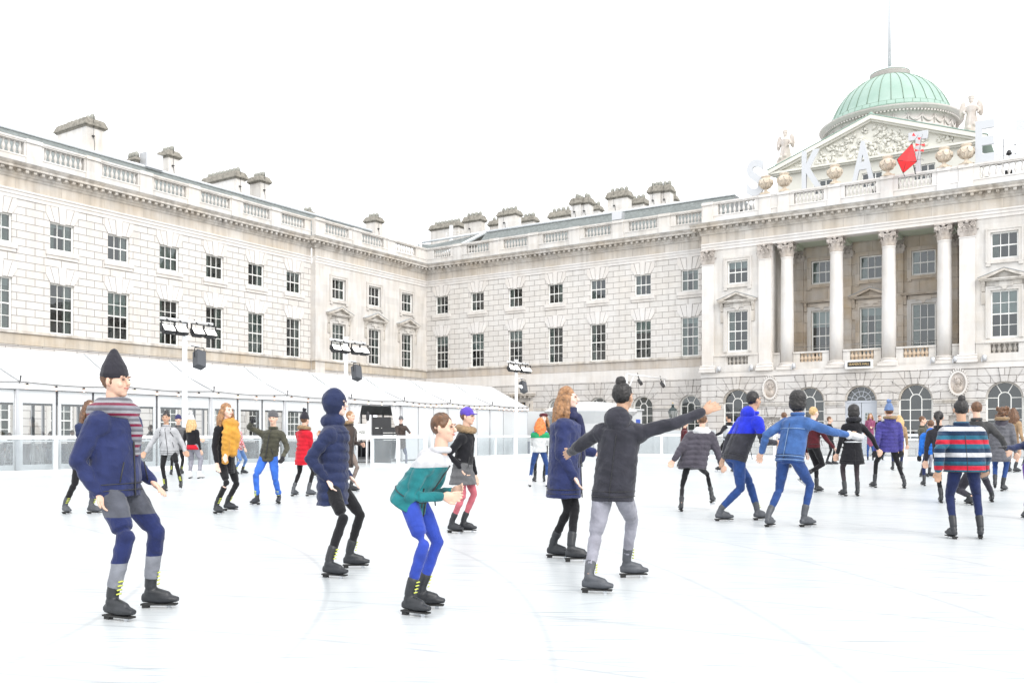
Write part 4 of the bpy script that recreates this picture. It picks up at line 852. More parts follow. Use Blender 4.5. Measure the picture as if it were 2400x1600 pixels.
for ch, xa, xb in (('S', 27.8, 28.95), ('K', 31.38, 32.6), ('A', 34.45, 35.72), ('T', 37.68, 38.75), ('E', 41.26, 42.25)):
    c = bpy.data.curves.new('l', 'FONT'); c.body = ch; c.size = 1; c.extrude = .09; c.offset = .03; c.resolution_u = 6; o = bpy.data.objects.new('l', c); COL.objects.link(o); bpy.context.view_layer.update()
    me = bpy.data.meshes.new_from_object(o.evaluated_get(bpy.context.evaluated_depsgraph_get())); bpy.data.objects.remove(o)
    vs_ = [v.co.copy() for v in me.vertices]; x0 = min(v.x for v in vs_); x1 = max(v.x for v in vs_); y0 = min(v.y for v in vs_); y1 = max(v.y for v in vs_)
    for v in me.vertices:
        v.co = Vector(((v.co.x - x0) / (x1 - x0) * (xb - xa), -v.co.z, (v.co.y - y0) / (y1 - y0) * 2.4))
    me.materials.clear(); me.materials.append(m_lett); q = bpy.data.objects.new('sign_letter', me); COL.objects.link(q)
    q.location = CORNER + Matrix.Rotation(ROT_R, 3, 'Z') @ Vector((xa, YC + .1, 16.905)); q.rotation_euler.z = ROT_R; tag(q, f'big white capital letter {ch} standing on the parapet', 'letter', 'big white letters along the parapet')
m_red = plain("red_kite_cloth", (.75, .02, .025), .6, noise=.1, nscale=3, bump=.3, bscale=3, bdist=.05)
def kp(x, y, dd=0): return at(2040 + x / 6.533, 240 + y / 6.533, 52.6 + dd)
kt = thing('kite', 'red diamond kite with a bow-tied tail in front of the letter T', 'kite', kp(560, 900))
K0 = kp(560, 900)
def kl(x, y, dd=0): return kp(x, y, dd) - K0
m = MB(); T_, L_, B_, R_, C_ = kl(640, 625), kl(405, 880), kl(500, 1085), kl(710, 910), kl(550, 900, -.25); th = Vector((0, .02, 0))
m.add([T_, L_, B_, R_, C_] + [p + th for p in (T_, L_, B_, R_, C_)], [(0, 1, 4), (1, 2, 4), (2, 3, 4), (3, 0, 4), (5, 9, 6), (6, 9, 7), (7, 9, 8), (8, 9, 5), (0, 5, 6, 1), (1, 6, 7, 2), (2, 7, 8, 3), (3, 8, 5, 0)]); m.build('kite_sail', m_red, kt)
m = MB(); m.tube([T_, C_ + th, B_], .016, n=6); m.tube([L_, C_ + th, R_], .016, n=6)
for a, b in ((T_, L_), (L_, B_), (B_, R_), (R_, T_)): m.tube([a, b], .012, n=5)
m.tube([B_, kl(530, 1140)], .014, n=5); m.tube([kl(660, 960), kl(690, 1100)], .03, n=6); m.build('kite_frame', m_black, kt)
m = MB(); m.tube([R_, kl(745, 740), kl(765, 650), kl(780, 560), kl(800, 490)], .01, n=5); m.tube([T_, kl(690, 560), kl(735, 500)], .01, n=5); m.tube([kl(710, 880), kl(790, 870), kl(815, 890)], .012, n=5); m.build('kite_string', m_black, kt)
m = MB()
for (cx, cy, dx, dy) in ((762, 650, 70, 22), (748, 735, 68, 22)):
    for sx in (-1, 1): p = [kl(cx, cy), kl(cx + sx * dx, cy - dy), kl(cx + sx * dx, cy + dy)]; m.add(p + [q + th for q in p], [(0, 1, 2), (3, 5, 4), (0, 3, 4, 1), (1, 4, 5, 2), (2, 5, 3, 0)])
for tri in (((662, 465), (638, 512), (692, 518)), ((720, 540), (776, 540), (748, 582))):
    p = [kl(*q) for q in tri]; m.add(p + [q + th for q in p], [(0, 1, 2), (3, 5, 4), (0, 3, 4, 1), (1, 4, 5, 2), (2, 5, 3, 0)])
m.build('kite_tail_bows', m_red, kt)
# statues: winged, helmeted figures leaning on shields
def remesh(mb, voxel, smooth=2):
    """one continuous surface from overlapping pieces"""
    me = bpy.data.meshes.new('t'); me.from_pydata(mb.v, [], mb.f); bm = bmesh.new(); bm.from_mesh(me); bmesh.ops.recalc_face_normals(bm, faces=bm.faces); bm.to_mesh(me); bm.free()
    o = bpy.data.objects.new('t', me); COL.objects.link(o)
    md = o.modifiers.new('r', 'REMESH'); md.mode = 'VOXEL'; md.voxel_size = voxel; md.use_smooth_shade = True
    if smooth: s_ = o.modifiers.new('s', 'SMOOTH'); s_.iterations = smooth; s_.factor = .5
    dg = bpy.context.evaluated_depsgraph_get(); e = o.evaluated_get(dg); r = bpy.data.meshes.new_from_object(e); bpy.data.objects.remove(o); bpy.data.meshes.remove(me)
    r.polygons.foreach_set('use_smooth', [True] * len(r.polygons)); return r
def statue(x, label, seed):
    m = MB(); rr = random.Random(seed)
    m.lathe([(.42, 0), (.46, .1), (.40, .5), (.34, .95), (.27, 1.25), (.3, 1.5), (.3, 1.72), (.16, 1.86), (.09, 1.95)], n=16); m.ball((0, -.02, 2.1), (.14, .15, .19), 12, 8); m.lathe([(.19, 2.2), (.17, 2.28), (.2, 2.42), (.16, 2.4)], n=8)
    for sx in (-1, 1):
        m.tube([(sx * .26, 0, 1.72), (sx * .44, -.1, 1.4), (sx * .34, -.3, 1.2)], [.1, .09, .07], n=8); m.ball((sx * .5, .06, 1.6), (.2, .09, .55), 12, 8, Matrix.Rotation(-sx * .12, 3, 'Y'))
    for i in range(14): a = rr.uniform(0, 2 * PI); q = .38; m.tube([(q * math.cos(a), q * math.sin(a), .05), (q * .95 * math.cos(a + .2), q * .95 * math.sin(a + .2), .7), (.25 * math.cos(a + .3), .25 * math.sin(a + .3), 1.3)], [.06, .05, .03], n=5)
    for i in range(8): m.ball((rr.uniform(-.4, .45), rr.uniform(-.4, .1), rr.uniform(.0, .5)), rr.uniform(.1, .18), 7, 5)
    m.box(-.5, .5, -.45, .45, -.05, .1)
    me = remesh(m, .035, 1); me.materials.append(m_carved); o = bpy.data.objects.new('statue', me); COL.objects.link(o)
    o.location = CORNER + Matrix.Rotation(ROT_R, 3, 'Z') @ Vector((x, YP + .7, 20.42)); o.rotation_euler.z = ROT_R + seed * .3 - .5; tag(o, label, 'statue', 'winged stone statues on the roof'); return o
statue(28.65, 'weathered stone statue left of the pediment, above the letter K', 1); statue(40.45, 'weathered stone statue right of the dome, above the letter E', 2)
rk = frame_obj('roof_equipment', 'grey antenna panel and ladder rails on the roof right of the letter E', 'equipment', 43.2, 1.2, 15.5)
m = MB(); m.box(-.05, 1.05, -.03, .03, 3.6, 4.25); m.build('antenna_panel', m_grey, rk)
m = MB(); m.tube([(.5, 0, 0), (.5, 0, 3.7)], .03, n=6)
for x in (-.7, -.1, .5, 1.3, 1.6): m.tube([(x, .2, 0), (x, .2, 2.9 if x > -.5 else 3.3)], .022, n=5)
for z in (1.9, 2.3, 2.85): m.tube([(-.7, .2, z), (1.6, .2, z)], .018, n=5)
for k in range(7): m.box(-1.1, -.8, .0, .03, 1.4 + .16 * k, 1.43 + .16 * k)
m.build('mast_and_rails', m_black, rk); m = MB(); m.lathe([(.14, 2.25), (.16, 2.35), (.1, 2.5), (.02, 2.55)], c=(-.4, 0, 0), n=10); m.tube([(-.4, 0, 0), (-.4, 0, 2.3)], .03, n=5); m.build('beacon', m_black, rk)

# right-hand continuation of the palace (just out of frame)
RX = thing('palace_wing', 'pale stone wing running on past the right edge of the columned block', 'building', CORNER, ROT_R)
ec = [47.2, 50.83, 54.46, 58.1]; mb = MB(); ops = []
for c in ec: ops += [(c - .65, c + .65, Z['lw0'], Z['lw1']), (c - .65, c + .65, Z['uw0'], Z['uw1'])]
wall_mesh(mb, XB + .002, 62, 0, Z['ledge'] + .15, Z['arch'], ops); mb.build('wall', m_rust, RX)
mb = MB(); wall_mesh(mb, XB + .002, 62, 0, 0, 5.12, [(c - .8, c + .8, .9, 4.05, True) for c in ec]); mb.build('ground_storey', m_rust2, RX)
mb = MB(); mb.box(XB + .002, 62, -.04, .3, 5.122, Z['ledge'] + .14); mb.build('plinth_band', m_white, RX)
for c in ec:
    window(RX, c, 0, Z['uw0'], 1.30, 1.54, 2, 1, upper=True); window(RX, c, 0, Z['lw0'], 1.30, 2.78, 4, 1); arched_window(RX, c, 0, .9, 1.60, 4.05)
entablature(RX, XB + .002, 62, 0); balustrade(RX, XB + .002, 62, 0, [(c - 1.1, c + 1.1) for c in ec], [(c + 1.4, c + 2.2) for c in ec])
# ================================================================ the rink and what stands round it
def LT(px, off):      # t of a photo column on the vertical plane s = off parallel to the left wing
    k = (px - 1200) / FPX; p0 = CORNER + DR * off; return (k * p0.y - p0.x) / (DL.x - k * DL.y)
def RS(px, off):      # s of a photo column on the plane t = off parallel to the right wing
    k = (px - 1200) / FPX; p0 = CORNER + DL * off; return (k * p0.y - p0.x) / (DR.x - k * DR.y)
SB, TB, ST_ = 19.95, 11.8, 19.4                        # left barrier, right barrier, marquee front
def ice():
    m, t, p = nmat("rink_ice"); tc = t.nodes.new('ShaderNodeTexCoord')
    p.inputs['Roughness'].default_value = .32; p.inputs['Specular IOR Level'].default_value = .5
    n = t.nodes.new('ShaderNodeTexNoise'); n.inputs['Scale'].default_value = .35; n.inputs['Detail'].default_value = 5; t.links.new(tc.outputs['Object'], n.inputs['Vector'])
    r = t.nodes.new('ShaderNodeValToRGB'); r.color_ramp.elements[0].position = .35; r.color_ramp.elements[0].color = (.49, .525, .535, 1); r.color_ramp.elements[1].position = .65; r.color_ramp.elements[1].color = (.56, .575, .58, 1); t.links.new(n.outputs['Fac'], r.inputs[0])
    # skate scratches: thin stretched noise in three directions
    c = r.outputs[0]; hs = []
    for i, (ang, sx, sy, lo) in enumerate(((12, 1.1, 34, .60), (-20, .9, 26, .62), (35, 1.4, 40, .63), (-50, 1.2, 44, .63))):
        mp = t.nodes.new('ShaderNodeMapping'); mp.inputs['Rotation'].default_value = (0, 0, R(ang)); mp.inputs['Scale'].default_value = (sx, sy, 1); t.links.new(tc.outputs['Object'], mp.inputs[0])
        k = t.nodes.new('ShaderNodeTexNoise'); k.inputs['Scale'].default_value = 1; k.inputs['Detail'].default_value = 3; k.inputs['Distortion'].default_value = .3; t.links.new(mp.outputs[0], k.inputs['Vector'])
        q = t.nodes.new('ShaderNodeValToRGB'); q.color_ramp.elements[0].position = lo; q.color_ramp.elements[0].color = (0, 0, 0, 1); q.color_ramp.elements[1].position = lo + .08; q.color_ramp.elements[1].color = (.9, .9, .9, 1); t.links.new(k.outputs['Fac'], q.inputs[0])
        c = mixrgb(t, c, (.62, .63, .63, 1) if i % 2 else (.30, .34, .36, 1), f=q.outputs[0]); hs.append(q.outputs[0])
    # long curved blade cuts, broken up by noise
    brk = t.nodes.new('ShaderNodeTexNoise'); brk.inputs['Scale'].default_value = .9; brk.inputs['Detail'].default_value = 2; t.links.new(tc.outputs['Object'], brk.inputs['Vector'])
    bm_ = t.nodes.new('ShaderNodeValToRGB'); bm_.color_ramp.elements[0].position = .5; bm_.color_ramp.elements[0].color = (0, 0, 0, 1); bm_.color_ramp.elements[1].position = .62; bm_.color_ramp.elements[1].color = (1, 1, 1, 1); t.links.new(brk.outputs['Fac'], bm_.inputs[0])
    for i, (ox, oy, sc_, dist, tone) in enumerate(((4, 3, .9, 5, .30), (-9, 6, 1.3, 7, .33), (14, -4, .7, 4, .34), (-3, 18, 1.7, 9, .75), (8, 12, 1.1, 8, .36))):
        mp = t.nodes.new('ShaderNodeMapping'); mp.inputs['Location'].default_value = (ox, oy, 0); t.links.new(tc.outputs['Object'], mp.inputs[0])
        w = t.nodes.new('ShaderNodeTexWave'); w.wave_type = 'RINGS'; w.rings_direction = 'Z'; w.inputs['Scale'].default_value = sc_ * .3; w.inputs['Distortion'].default_value = dist; w.inputs['Detail'].default_value = 1.2; w.inputs['Detail Scale'].default_value = .25; t.links.new(mp.outputs[0], w.inputs['Vector'])
        q = t.nodes.new('ShaderNodeValToRGB'); q.color_ramp.elements[0].position = .99955; q.color_ramp.elements[0].color = (0, 0, 0, 1); q.color_ramp.elements[1].position = .99999; q.color_ramp.elements[1].color = (.55, .55, .55, 1); t.links.new(w.outputs['Fac'], q.inputs[0])
        k2 = mixrgb(t, q.outputs[0], bm_.outputs[0], mode='MULTIPLY') if i % 2 else q.outputs[0]
        c = mixrgb(t, c, (tone, tone * 1.08, tone * 1.12, 1), f=k2)
    t.links.new(c, p.inputs['Base Color'])
    b = t.nodes.new('ShaderNodeBump'); b.inputs['Strength'].default_value = .3; b.inputs['Distance'].default_value = .004; t.links.new(hs[0], b.inputs['Height'])
    b2 = t.nodes.new('ShaderNodeBump'); b2.inputs['Strength'].default_value = .25; b2.inputs['Distance'].default_value = .02; t.links.new(n.outputs['Fac'], b2.inputs['Height']); t.links.new(b.outputs[0], b2.inputs['Normal']); t.links.new(b2.outputs[0], p.inputs['Normal'])
    return m
m_ice = ice()
def quad_w(m, pts): m.add(pts, [tuple(range(len(pts)))])
m = MB(); quad_w(m, [W(SB, TB, 0), W(90, TB, 0), W(90, 95, 0), W(SB, 95, 0)]); tag(m.build('ice_rink', m_ice), kind='structure')
m = MB(); m.add([(-260, -160, -.03), (260, -160, -.03), (260, 320, -.03), (-260, 320, -.03)], [(0, 1, 2, 3)]); tag(m.build('ground', plain("pale_granite_paving", (.36, .35, .34), .8, noise=.12, nscale=.6)), kind='structure')

m_canvas = plain("white_marquee_canvas", (.62, .625, .63), .5, noise=.02, nscale=.8)
m_panel = plain("white_wall_panel", (.56, .58, .59), .45)
m_cable = plain("black_cable", (.03, .03, .03), .6)
def emit(name, col, st):
    m, t, p = nmat(name); p.inputs['Base Color'].default_value = tuple(col) + (1,); p.inputs['Emission Color'].default_value = tuple(col) + (1,); p.inputs['Emission Strength'].default_value = st; return m
m_lamp = emit("floodlight_face", (1, .985, .93), 1.6); m_bulb = emit("warm_bulb", (1, .62, .42), 2.2)
# ---- marquee; frame: x = -t (like the left wing), outward = -y
MQ = thing('marquee', 'long low white marquee with a glazed front behind the left rail', 'marquee', CORNER, ROT_L)
post_px = [41, 296, 495, 668, 818, 942, 1050, 1149, 1236]
pt = [-LT(p, ST_) for p in post_px]; dstep = pt[1] - pt[0]; pt = [pt[0] - dstep * 2, pt[0] - dstep] + pt
ye, yr, yb = -ST_, -16.9, -14.4; ZE, ZR = 2.86, 4.08
x0, x1 = pt[0], pt[-1]; fr_ = pt
m = MB(); n = 7
rows = []                                             # roof skin: ridge to eave, sagging slightly, on both sides
for s_ in range(len(fr_) - 1):
    xa, xb = fr_[s_], fr_[s_ + 1]; nx = 6
    for (y_a, y_b) in ((yr, ye - .06), (yr, yb)):
        vs = []
        for i in range(nx + 1):
            u = i / nx; sag = .05 * math.sin(PI * u)
            for j in range(n + 1):
                v = j / n; vs.append((xa + (xb - xa) * u, y_a + (y_b - y_a) * v, ZR + (ZE - ZR) * v - sag * math.sin(PI * v) * 1.0 - .10 * math.sin(PI * v)))
        m.add(vs, [(i * (n + 1) + j, (i + 1) * (n + 1) + j, (i + 1) * (n + 1) + j + 1, i * (n + 1) + j + 1) for i in range(nx) for j in range(n)], True)
m.add([(x1, ye, 0.05), (x1, yb, 0.05), (x1, yb, ZE), (x1, yr, ZR), (x1, ye, ZE)], [(0, 1, 2, 3, 4)])
m.box(x0, x1, ye - .1, ye - .04, ZE - .24, ZE - .0); m.build('canopy', m_canvas, MQ)
for x in fr_[1:-1]:
    m = MB(); m.tube([(x, ye - .07, ZE + .012), (x, (ye + yr) / 2, (ZE + ZR) / 2 - .085), (x, yr, ZR + .008)], .022, n=5); m.build('roof_seam', plain('grey_seam_tape', (.34, .35, .36), .6), MQ)
m = MB()
for x in fr_: m.tube([(x, ye - .07, ZE - .1), (x, ye - .16, ZE + .02), (x + .03, ye - .13, ZE + .16)], [.02, .02, .03], n=6)
m.build('eave_hooks', m_black, MQ)
m = MB(); m.box(x0, x1, yb + .02, yb + .06, 0, .9); m.build('back_lower_panel', plain('shade_dark_panel', (.10, .10, .115), .7, noise=.5, nscale=1.2), MQ)  # lower back wall panel, colour darkened for interior shade, seated people and bags
m = MB(); m.box(x0, x1, yb + .022, yb + .058, 2.3, ZE)
xx = x0
while xx < x1: m.box(xx, xx + .1, yb, yb + .08, 0, ZE); xx += 1.75
m.build('back_wall', m_panel, MQ)
m = MB(); m.box(x0, x1, yb, ye + .3, 0, .08); m.build('marquee_floor', plain("grey_floor_boards", (.22, .23, .24), .7), MQ)
for i in range(len(fr_) - 1):
    xa, xb = fr_[i], fr_[i + 1]; L = xb - xa; glazed = i <= 5
    px_mid = i
    m = MB(); m.box(xa - .05, xa + .05, ye - .02, ye + .1, 0, ZE - .25)
    m.tube([(xa - .08, ye - .03, 0), (xa - .08, ye - .03, ZE - .25)], .022, n=6); m.build('post', m_grey, MQ)
    if i == len(fr_) - 5 + 0: continue                # the open stall bay
    k3 = 3 if glazed else 3; pw = L / k3
    fm = MB(); gm = MB(); dk = MB()
    for k in range(k3):
        a, b = xa + .06 + k * pw, xa + (k + 1) * pw - .02; gl = glazed and not (i == 5 and k > 0)
        if gl:
            fm.box(a, b, ye, ye + .05, 2.2, ZE - .26); fm.box(a, b, ye, ye + .05, .05, .3); fm.box(a, a + .1, ye, ye + .05, .302, 2.198); fm.box(b - .1, b, ye, ye + .05, .302, 2.198); fm.box(a + .1, b - .1, ye + .002, ye + .048, 1.0, 1.05)
            gm.add([(a + .1, ye + .025, .3), (b - .1, ye + .025, .3), (b - .1, ye + .025, 2.2), (a + .1, ye + .025, 2.2)], [(0, 1, 2, 3)])
        else: fm.box(a, b, ye, ye + .05, .05, ZE - .26)
        dk.box(b + .0, b + .035, ye - .01, ye + .06, .05, ZE - .27)
    fm.build('wall_panel', m_panel, MQ); dk.build('dark_joint', plain("dark_rubber_joint", (.06, .06, .07), .6) if glazed else m_grey, MQ)
    if gm.v: gm.build('glazing', m_clear, MQ)
# open stall: curtains tied back either side
xo0, xo1 = fr_[len(fr_) - 5], fr_[len(fr_) - 4]
for sx, xe in ((1, xo0 + .1), (-1, xo1 - .05)):
    m = MB(); vs = []; nn = 10
    for i in range(nn + 1):
        u = i / nn
        for z, wdt in ((ZE - .27, .75), (1.9, .55), (1.3, .25), (.7, .35), (.1, .45)):
            vs.append((xe + sx * u * wdt, ye + .03 + .04 * math.sin(u * 16), z))
    m.add(vs, [(i * 5 + j, (i + 1) * 5 + j, (i + 1) * 5 + j + 1, i * 5 + j + 1) for i in range(nn) for j in range(4)], True); m.build('tied_curtain', m_canvas, MQ)
m = MB(); m.box(x0, x1, ye + .1, ye + .16, ZE - .3, ZE - .2)
for x in fr_: m.tube([(x, ye + .1, ZE - .05), (x, yr, ZR - .18), (x, yb, ZE - .05)], .04, n=6); m.box(x - .04, x + .04, yb + .1, yb + .18, 0, ZE)
m.build('inner_frame', m_grey, MQ)
# ---- string lights
m = MB(); SLt = thing('string_lights', 'string of small warm bulbs on black cable along the marquee eave', 'string lights', CORNER, ROT_L)
pts = []; bulbs = []
for i in range(len(fr_) - 1):
    for k in range(8):
        u = k / 8; x = fr_[i] + (fr_[i + 1] - fr_[i]) * u; pts.append((x, ye - .15, ZE - .02 - .07 * math.sin(PI * u)))
        if k % 2 == 0 or i > 6: bulbs.append((x + .22, ye - .15, ZE - .04 - .07 * math.sin(PI * min(1, u + .06))))
pts.append((fr_[-1], ye - .15, ZE - .02)); m.tube(pts, .012, n=5); m.build('cable', m_cable, SLt)
b0 = None
for (x, y, z) in bulbs:
    if b0 is None:
        h = MB(); h.lathe([(.02, 0), (.032, -.01), (.034, -.06), (.03, -.07)], n=8); b0 = h.build('bulb_holder', m_black, SLt, (x, y, z)); g = MB(); g.ball((0, 0, -.105), (.036, .036, .045), 8, 6); g.build('bulb', m_bulb, b0)
    else: copy_tree(b0, SLt, (x, y, z))

# ---- barriers
def barrier(label, p0, p1, npost, z=1.2, skip=None, panel=True):
    d = (p1 - p0); L = d.length; rz = math.atan2(d.y, d.x); t_ = thing('rink_barrier', label, 'barrier', p0, rz, 'white barriers round the rink')
    m = MB(); m.box(0, L, -.05, .05, z - .11, z); m.build('top_rail', m_whitem, t_)
    m = MB(); m.box(0, L, -.04, .04, .0, .14); m.build('kick_board', m_whitem, t_)
    g = MB()
    for k in range(npost):
        x = L * k / (npost - 1) if npost > 1 else 0; q = MB(); q.box(-.06, .06, -.045, .045, .142, z - .112); q.build('post', m_whitem, t_, (min(max(x, .06), L - .06), 0, 0))
        if k < npost - 1 and panel: xb = L * (k + 1) / (npost - 1); q = MB(); q.box(x + .125, xb - .07, -.012, .012, .142, z - .113); q.build('clear_panel', m_frost, t_)
    return t_
def frost():
    m, t, p = nmat("scuffed_clear_panel"); t.nodes.remove(p); o = t.nodes['Material Output']
    tr = t.nodes.new('ShaderNodeBsdfTransparent'); tr.inputs[0].default_value = (.93, .95, .96, 1); df = t.nodes.new('ShaderNodeBsdfDiffuse'); df.inputs[0].default_value = (.8, .84, .86, 1)
    gl = t.nodes.new('ShaderNodeBsdfGlossy'); gl.inputs['Roughness'].default_value = .12
    tc = t.nodes.new('ShaderNodeTexCoord'); n = t.nodes.new('ShaderNodeTexNoise'); n.inputs['Scale'].default_value = .8; n.inputs['Detail'].default_value = 2; t.links.new(tc.outputs['Object'], n.inputs['Vector'])
    r = t.nodes.new('ShaderNodeMapRange'); r.inputs[1].default_value = .3; r.inputs[2].default_value = .8; r.inputs[3].default_value = .07; r.inputs[4].default_value = .16; t.links.new(n.outputs['Fac'], r.inputs[0])
    a = t.nodes.new('ShaderNodeMixShader'); t.links.new(r.outputs[0], a.inputs[0]); t.links.new(tr.outputs[0], a.inputs[1]); t.links.new(df.outputs[0], a.inputs[2])
    b = t.nodes.new('ShaderNodeMixShader'); b.inputs[0].default_value = .06; t.links.new(a.outputs[0], b.inputs[1]); t.links.new(gl.outputs[0], b.inputs[2]); t.links.new(b.outputs[0], o.inputs[0]); return m
m_frost = frost()
tg0, tg1 = LT(855, SB), LT(1005, SB)
barrier('white rink barrier with clear panels in front of the marquee glazing', W(SB, 48, 0), W(SB, tg0 + .5, 0), 9)
g0, g1 = at(870, 1020, 34.6), at(1000, 1020, 32.9); g0.z = g1.z = 0
bp = barrier('short barrier section standing forward on the ice before the open stall', g0, g1, 3)
barrier('white rink barrier with clear panels running to the far end of the marquee', W(SB, tg1 - .2, 0), W(SB, TB, 0), 8)
barrier('white rink barrier in front of the arched doors of the columned block', W(SB, TB, 0), W(50, TB, 0), 15, z=1.27)

# ---- floodlight masts
def mast(px, label, lab2, ztop=5.35, cam_=False):
    t0 = LT(px, SB + .35); base = W(SB + .35, t0, 0); T = thing('floodlight_mast', label, 'light mast', base, ROT_L, 'white floodlight masts along the rink')
    m = MB(); m.box(-.058, .058, -.058, .058, 0, ztop); m.box(-.25, .25, -.25, .25, 0, .03); m.box(-.09, .09, -.09, .09, ztop, ztop + .03); m.build('mast', m_whitem, T)
    m = MB(); m.tube([(-1.05, -.1, ztop - .16), (1.1, -.1, ztop - .16)], .045, n=10); m.tube([(0.07, -.1, ztop - 1.0), (.5, -.12, ztop - 1.0)], .03, n=8); m.build('crossbar', m_whitem, T)
    for k, x in enumerate((-.82, -.3, .38, .90)):
        f = MB(); tilt = R(38); rot = Matrix.Rotation(-tilt, 3, 'X') @ Matrix.Rotation(0, 3, 'Z')
        c = Vector((x, -.2, ztop - .52)); ax = Vector((.23, 0, 0)); az_ = rot @ Vector((0, 0, 1)); ay_ = rot @ Vector((0, -1, 0))
        f.obox(c, ax, ay_ * .07, az_ * .15); f.obox(c - ay_ * .11, ax * .85, ay_ * .04, az_ * .11)
        f.obox(c + Vector((-.25, .0, .1)), (.012, 0, 0), (0, .03, 0), (0, 0, .16)); f.obox(c + Vector((.25, .0, .1)), (.012, 0, 0), (0, .03, 0), (0, 0, .16)); f.box(x - .262, x + .262, -.24, -.16, ztop - .262, ztop - .235)
        f.tube([(x, -.2, ztop - .24), (x, -.13, ztop - .17), (x + .04, -.02, ztop - .12), (x - .04, -.06, ztop - .06)], [.025, .03, .025, .012], n=6)
        fl = f.build('floodlight', m_black, T); g = MB(); cc = c + ay_ * .076; g.obox(cc, ax * .9, ay_ * .004, az_ * .13); g.build('lamp_face', m_lamp, fl)
    if cam_:
        q = MB(); q.box(.07, .3, -.2, -.1, 3.85, 3.98); q.lathe([(.09, 0), (.1, .05), (.06, .12)], c=(.32, -.15, 3.8), n=10); q.ball((.34, -.17, 3.78), .06, 8, 6); q.build('camera_housing', m_whitem, T)
    sp = thing('loudspeaker', lab2, 'loudspeaker', W(SB + .35, t0, 0) + Matrix.Rotation(ROT_L, 3, 'Z') @ Vector((.5, -.14, ztop - 1.35)), ROT_L, 'loudspeakers hung on the masts')
    s_ = MB(); rot = Matrix.Rotation(R(-22), 3, 'X') @ Matrix.Rotation(R(16), 3, 'Y'); s_.obox((0, 0, -.12), rot @ Vector((.17, 0, 0)), rot @ Vector((0, .15, 0)), rot @ Vector((0, 0, .31))); s_.build('cabinet', plain("grey_speaker_grille", (.07, .075, .085), .6, bump=.5, bscale=90, bdist=.004), sp)
    q = MB(); q.tube([(-.2, 0, -.05), (-.2, 0, .27), (-.18, 0, .30), (.18, 0, .30), (.2, 0, .27), (.2, 0, .1)], .018, n=6); q.tube([(-.35, 0, .35), (0, 0, .30)], .015, n=5); q.build('bracket', m_black, sp)
mast(433, 'white floodlight mast with four lamps, nearest of the row, left of the picture', 'grey loudspeaker tilted down from the nearest, leftmost floodlight mast')
mast(811, 'white floodlight mast with four lamps before the pavilion with three small pediments', 'grey loudspeaker on the middle mast, above the skater in the long navy puffer coat')
mast(1210, 'white floodlight mast with four lamps and a camera at the end of the marquee', 'grey loudspeaker on the farthest mast beside the end of the marquee', cam_=True)
# lighting goalpost
gp = at(1469, 1020, 58.0); gp.z = 0; GPt = thing('lighting_frame', 'white goalpost frame with two small black spotlights above the rink corner', 'light frame', gp, ROT_L)
m = MB(); m.box(-.05, .05, -.05, .05, 0, 5.25); m.box(6.55, 6.65, -.05, .05, 0, 5.25); m.tube([(-.05, 0, 5.2), (6.65, 0, 5.2)], .05, n=8); m.tube([(0, 0, 4.0), (1.1, 0, 5.15)], .035, n=6); m.tube([(6.6, 0, 4.2), (6.0, 0, 5.15)], .035, n=6); m.build('frame', m_whitem, GPt)
for x in (1.7, 5.4):
    f = MB(); c = Vector((x, -.15, 4.75)); rot = Matrix.Rotation(R(-40), 3, 'X') @ Matrix.Rotation(R(25), 3, 'Z'); f.obox(c, rot @ Vector((.24, 0, 0)), rot @ Vector((0, .09, 0)), rot @ Vector((0, 0, .17))); f.tube([(x, -.1, 4.9), (x, 0, 5.2), (x + .05, .06, 5.4)], [.03, .035, .012], n=6); fl = f.build('spotlight', m_black, GPt)
    g = MB(); g.obox(c + rot @ Vector((0, -.094, 0)), rot @ Vector((.2, 0, 0)), rot @ Vector((0, .003, 0)), rot @ Vector((0, 0, .13))); g.build('lamp_face', m_lamp, fl)
# ---- street lantern
lp = at(1577, 1020, 59.5); lp.z = 0; LN = thing('street_lantern', 'black four-sided lantern with a gilt knob on a post between two arched windows', 'lantern', lp, ROT_R)
m = MB(); m.lathe([(.16, 0), (.18, .3), (.08, .5), (.06, 2.1), (.1, 2.15), (.05, 2.25)], n=12); m.build('post', m_black, LN)
m = MB()
for sx in (-1, 1):
    for sy in (-1, 1): m.tube([(sx * .13, sy * .13, 2.25), (sx * .25, sy * .25, 2.85)], .014, n=5)
m.lathe([(.27, 2.85), (.28, 2.89), (.2, 3.02), (.11, 3.05), (.11, 3.12), (.05, 3.16)], n=4, smooth=False, a0=PI / 4, a1=PI / 4 + 2 * PI); m.lathe([(.09, 3.14), (.11, 3.26), (.04, 3.28)], n=8); m.build('lantern_frame', plain("lantern_black", (.05, .07, .07), .4), LN)
m = MB(); m.lathe([(.17, 2.26), (.33, 2.84)], n=4, smooth=False, a0=PI / 4, a1=PI / 4 + 2 * PI); m.build('lantern_glass', m_clear, LN)
m = MB(); m.ball((0, 0, 3.36), .05, 8, 6); m.build('gilt_knob', m_gold, LN)
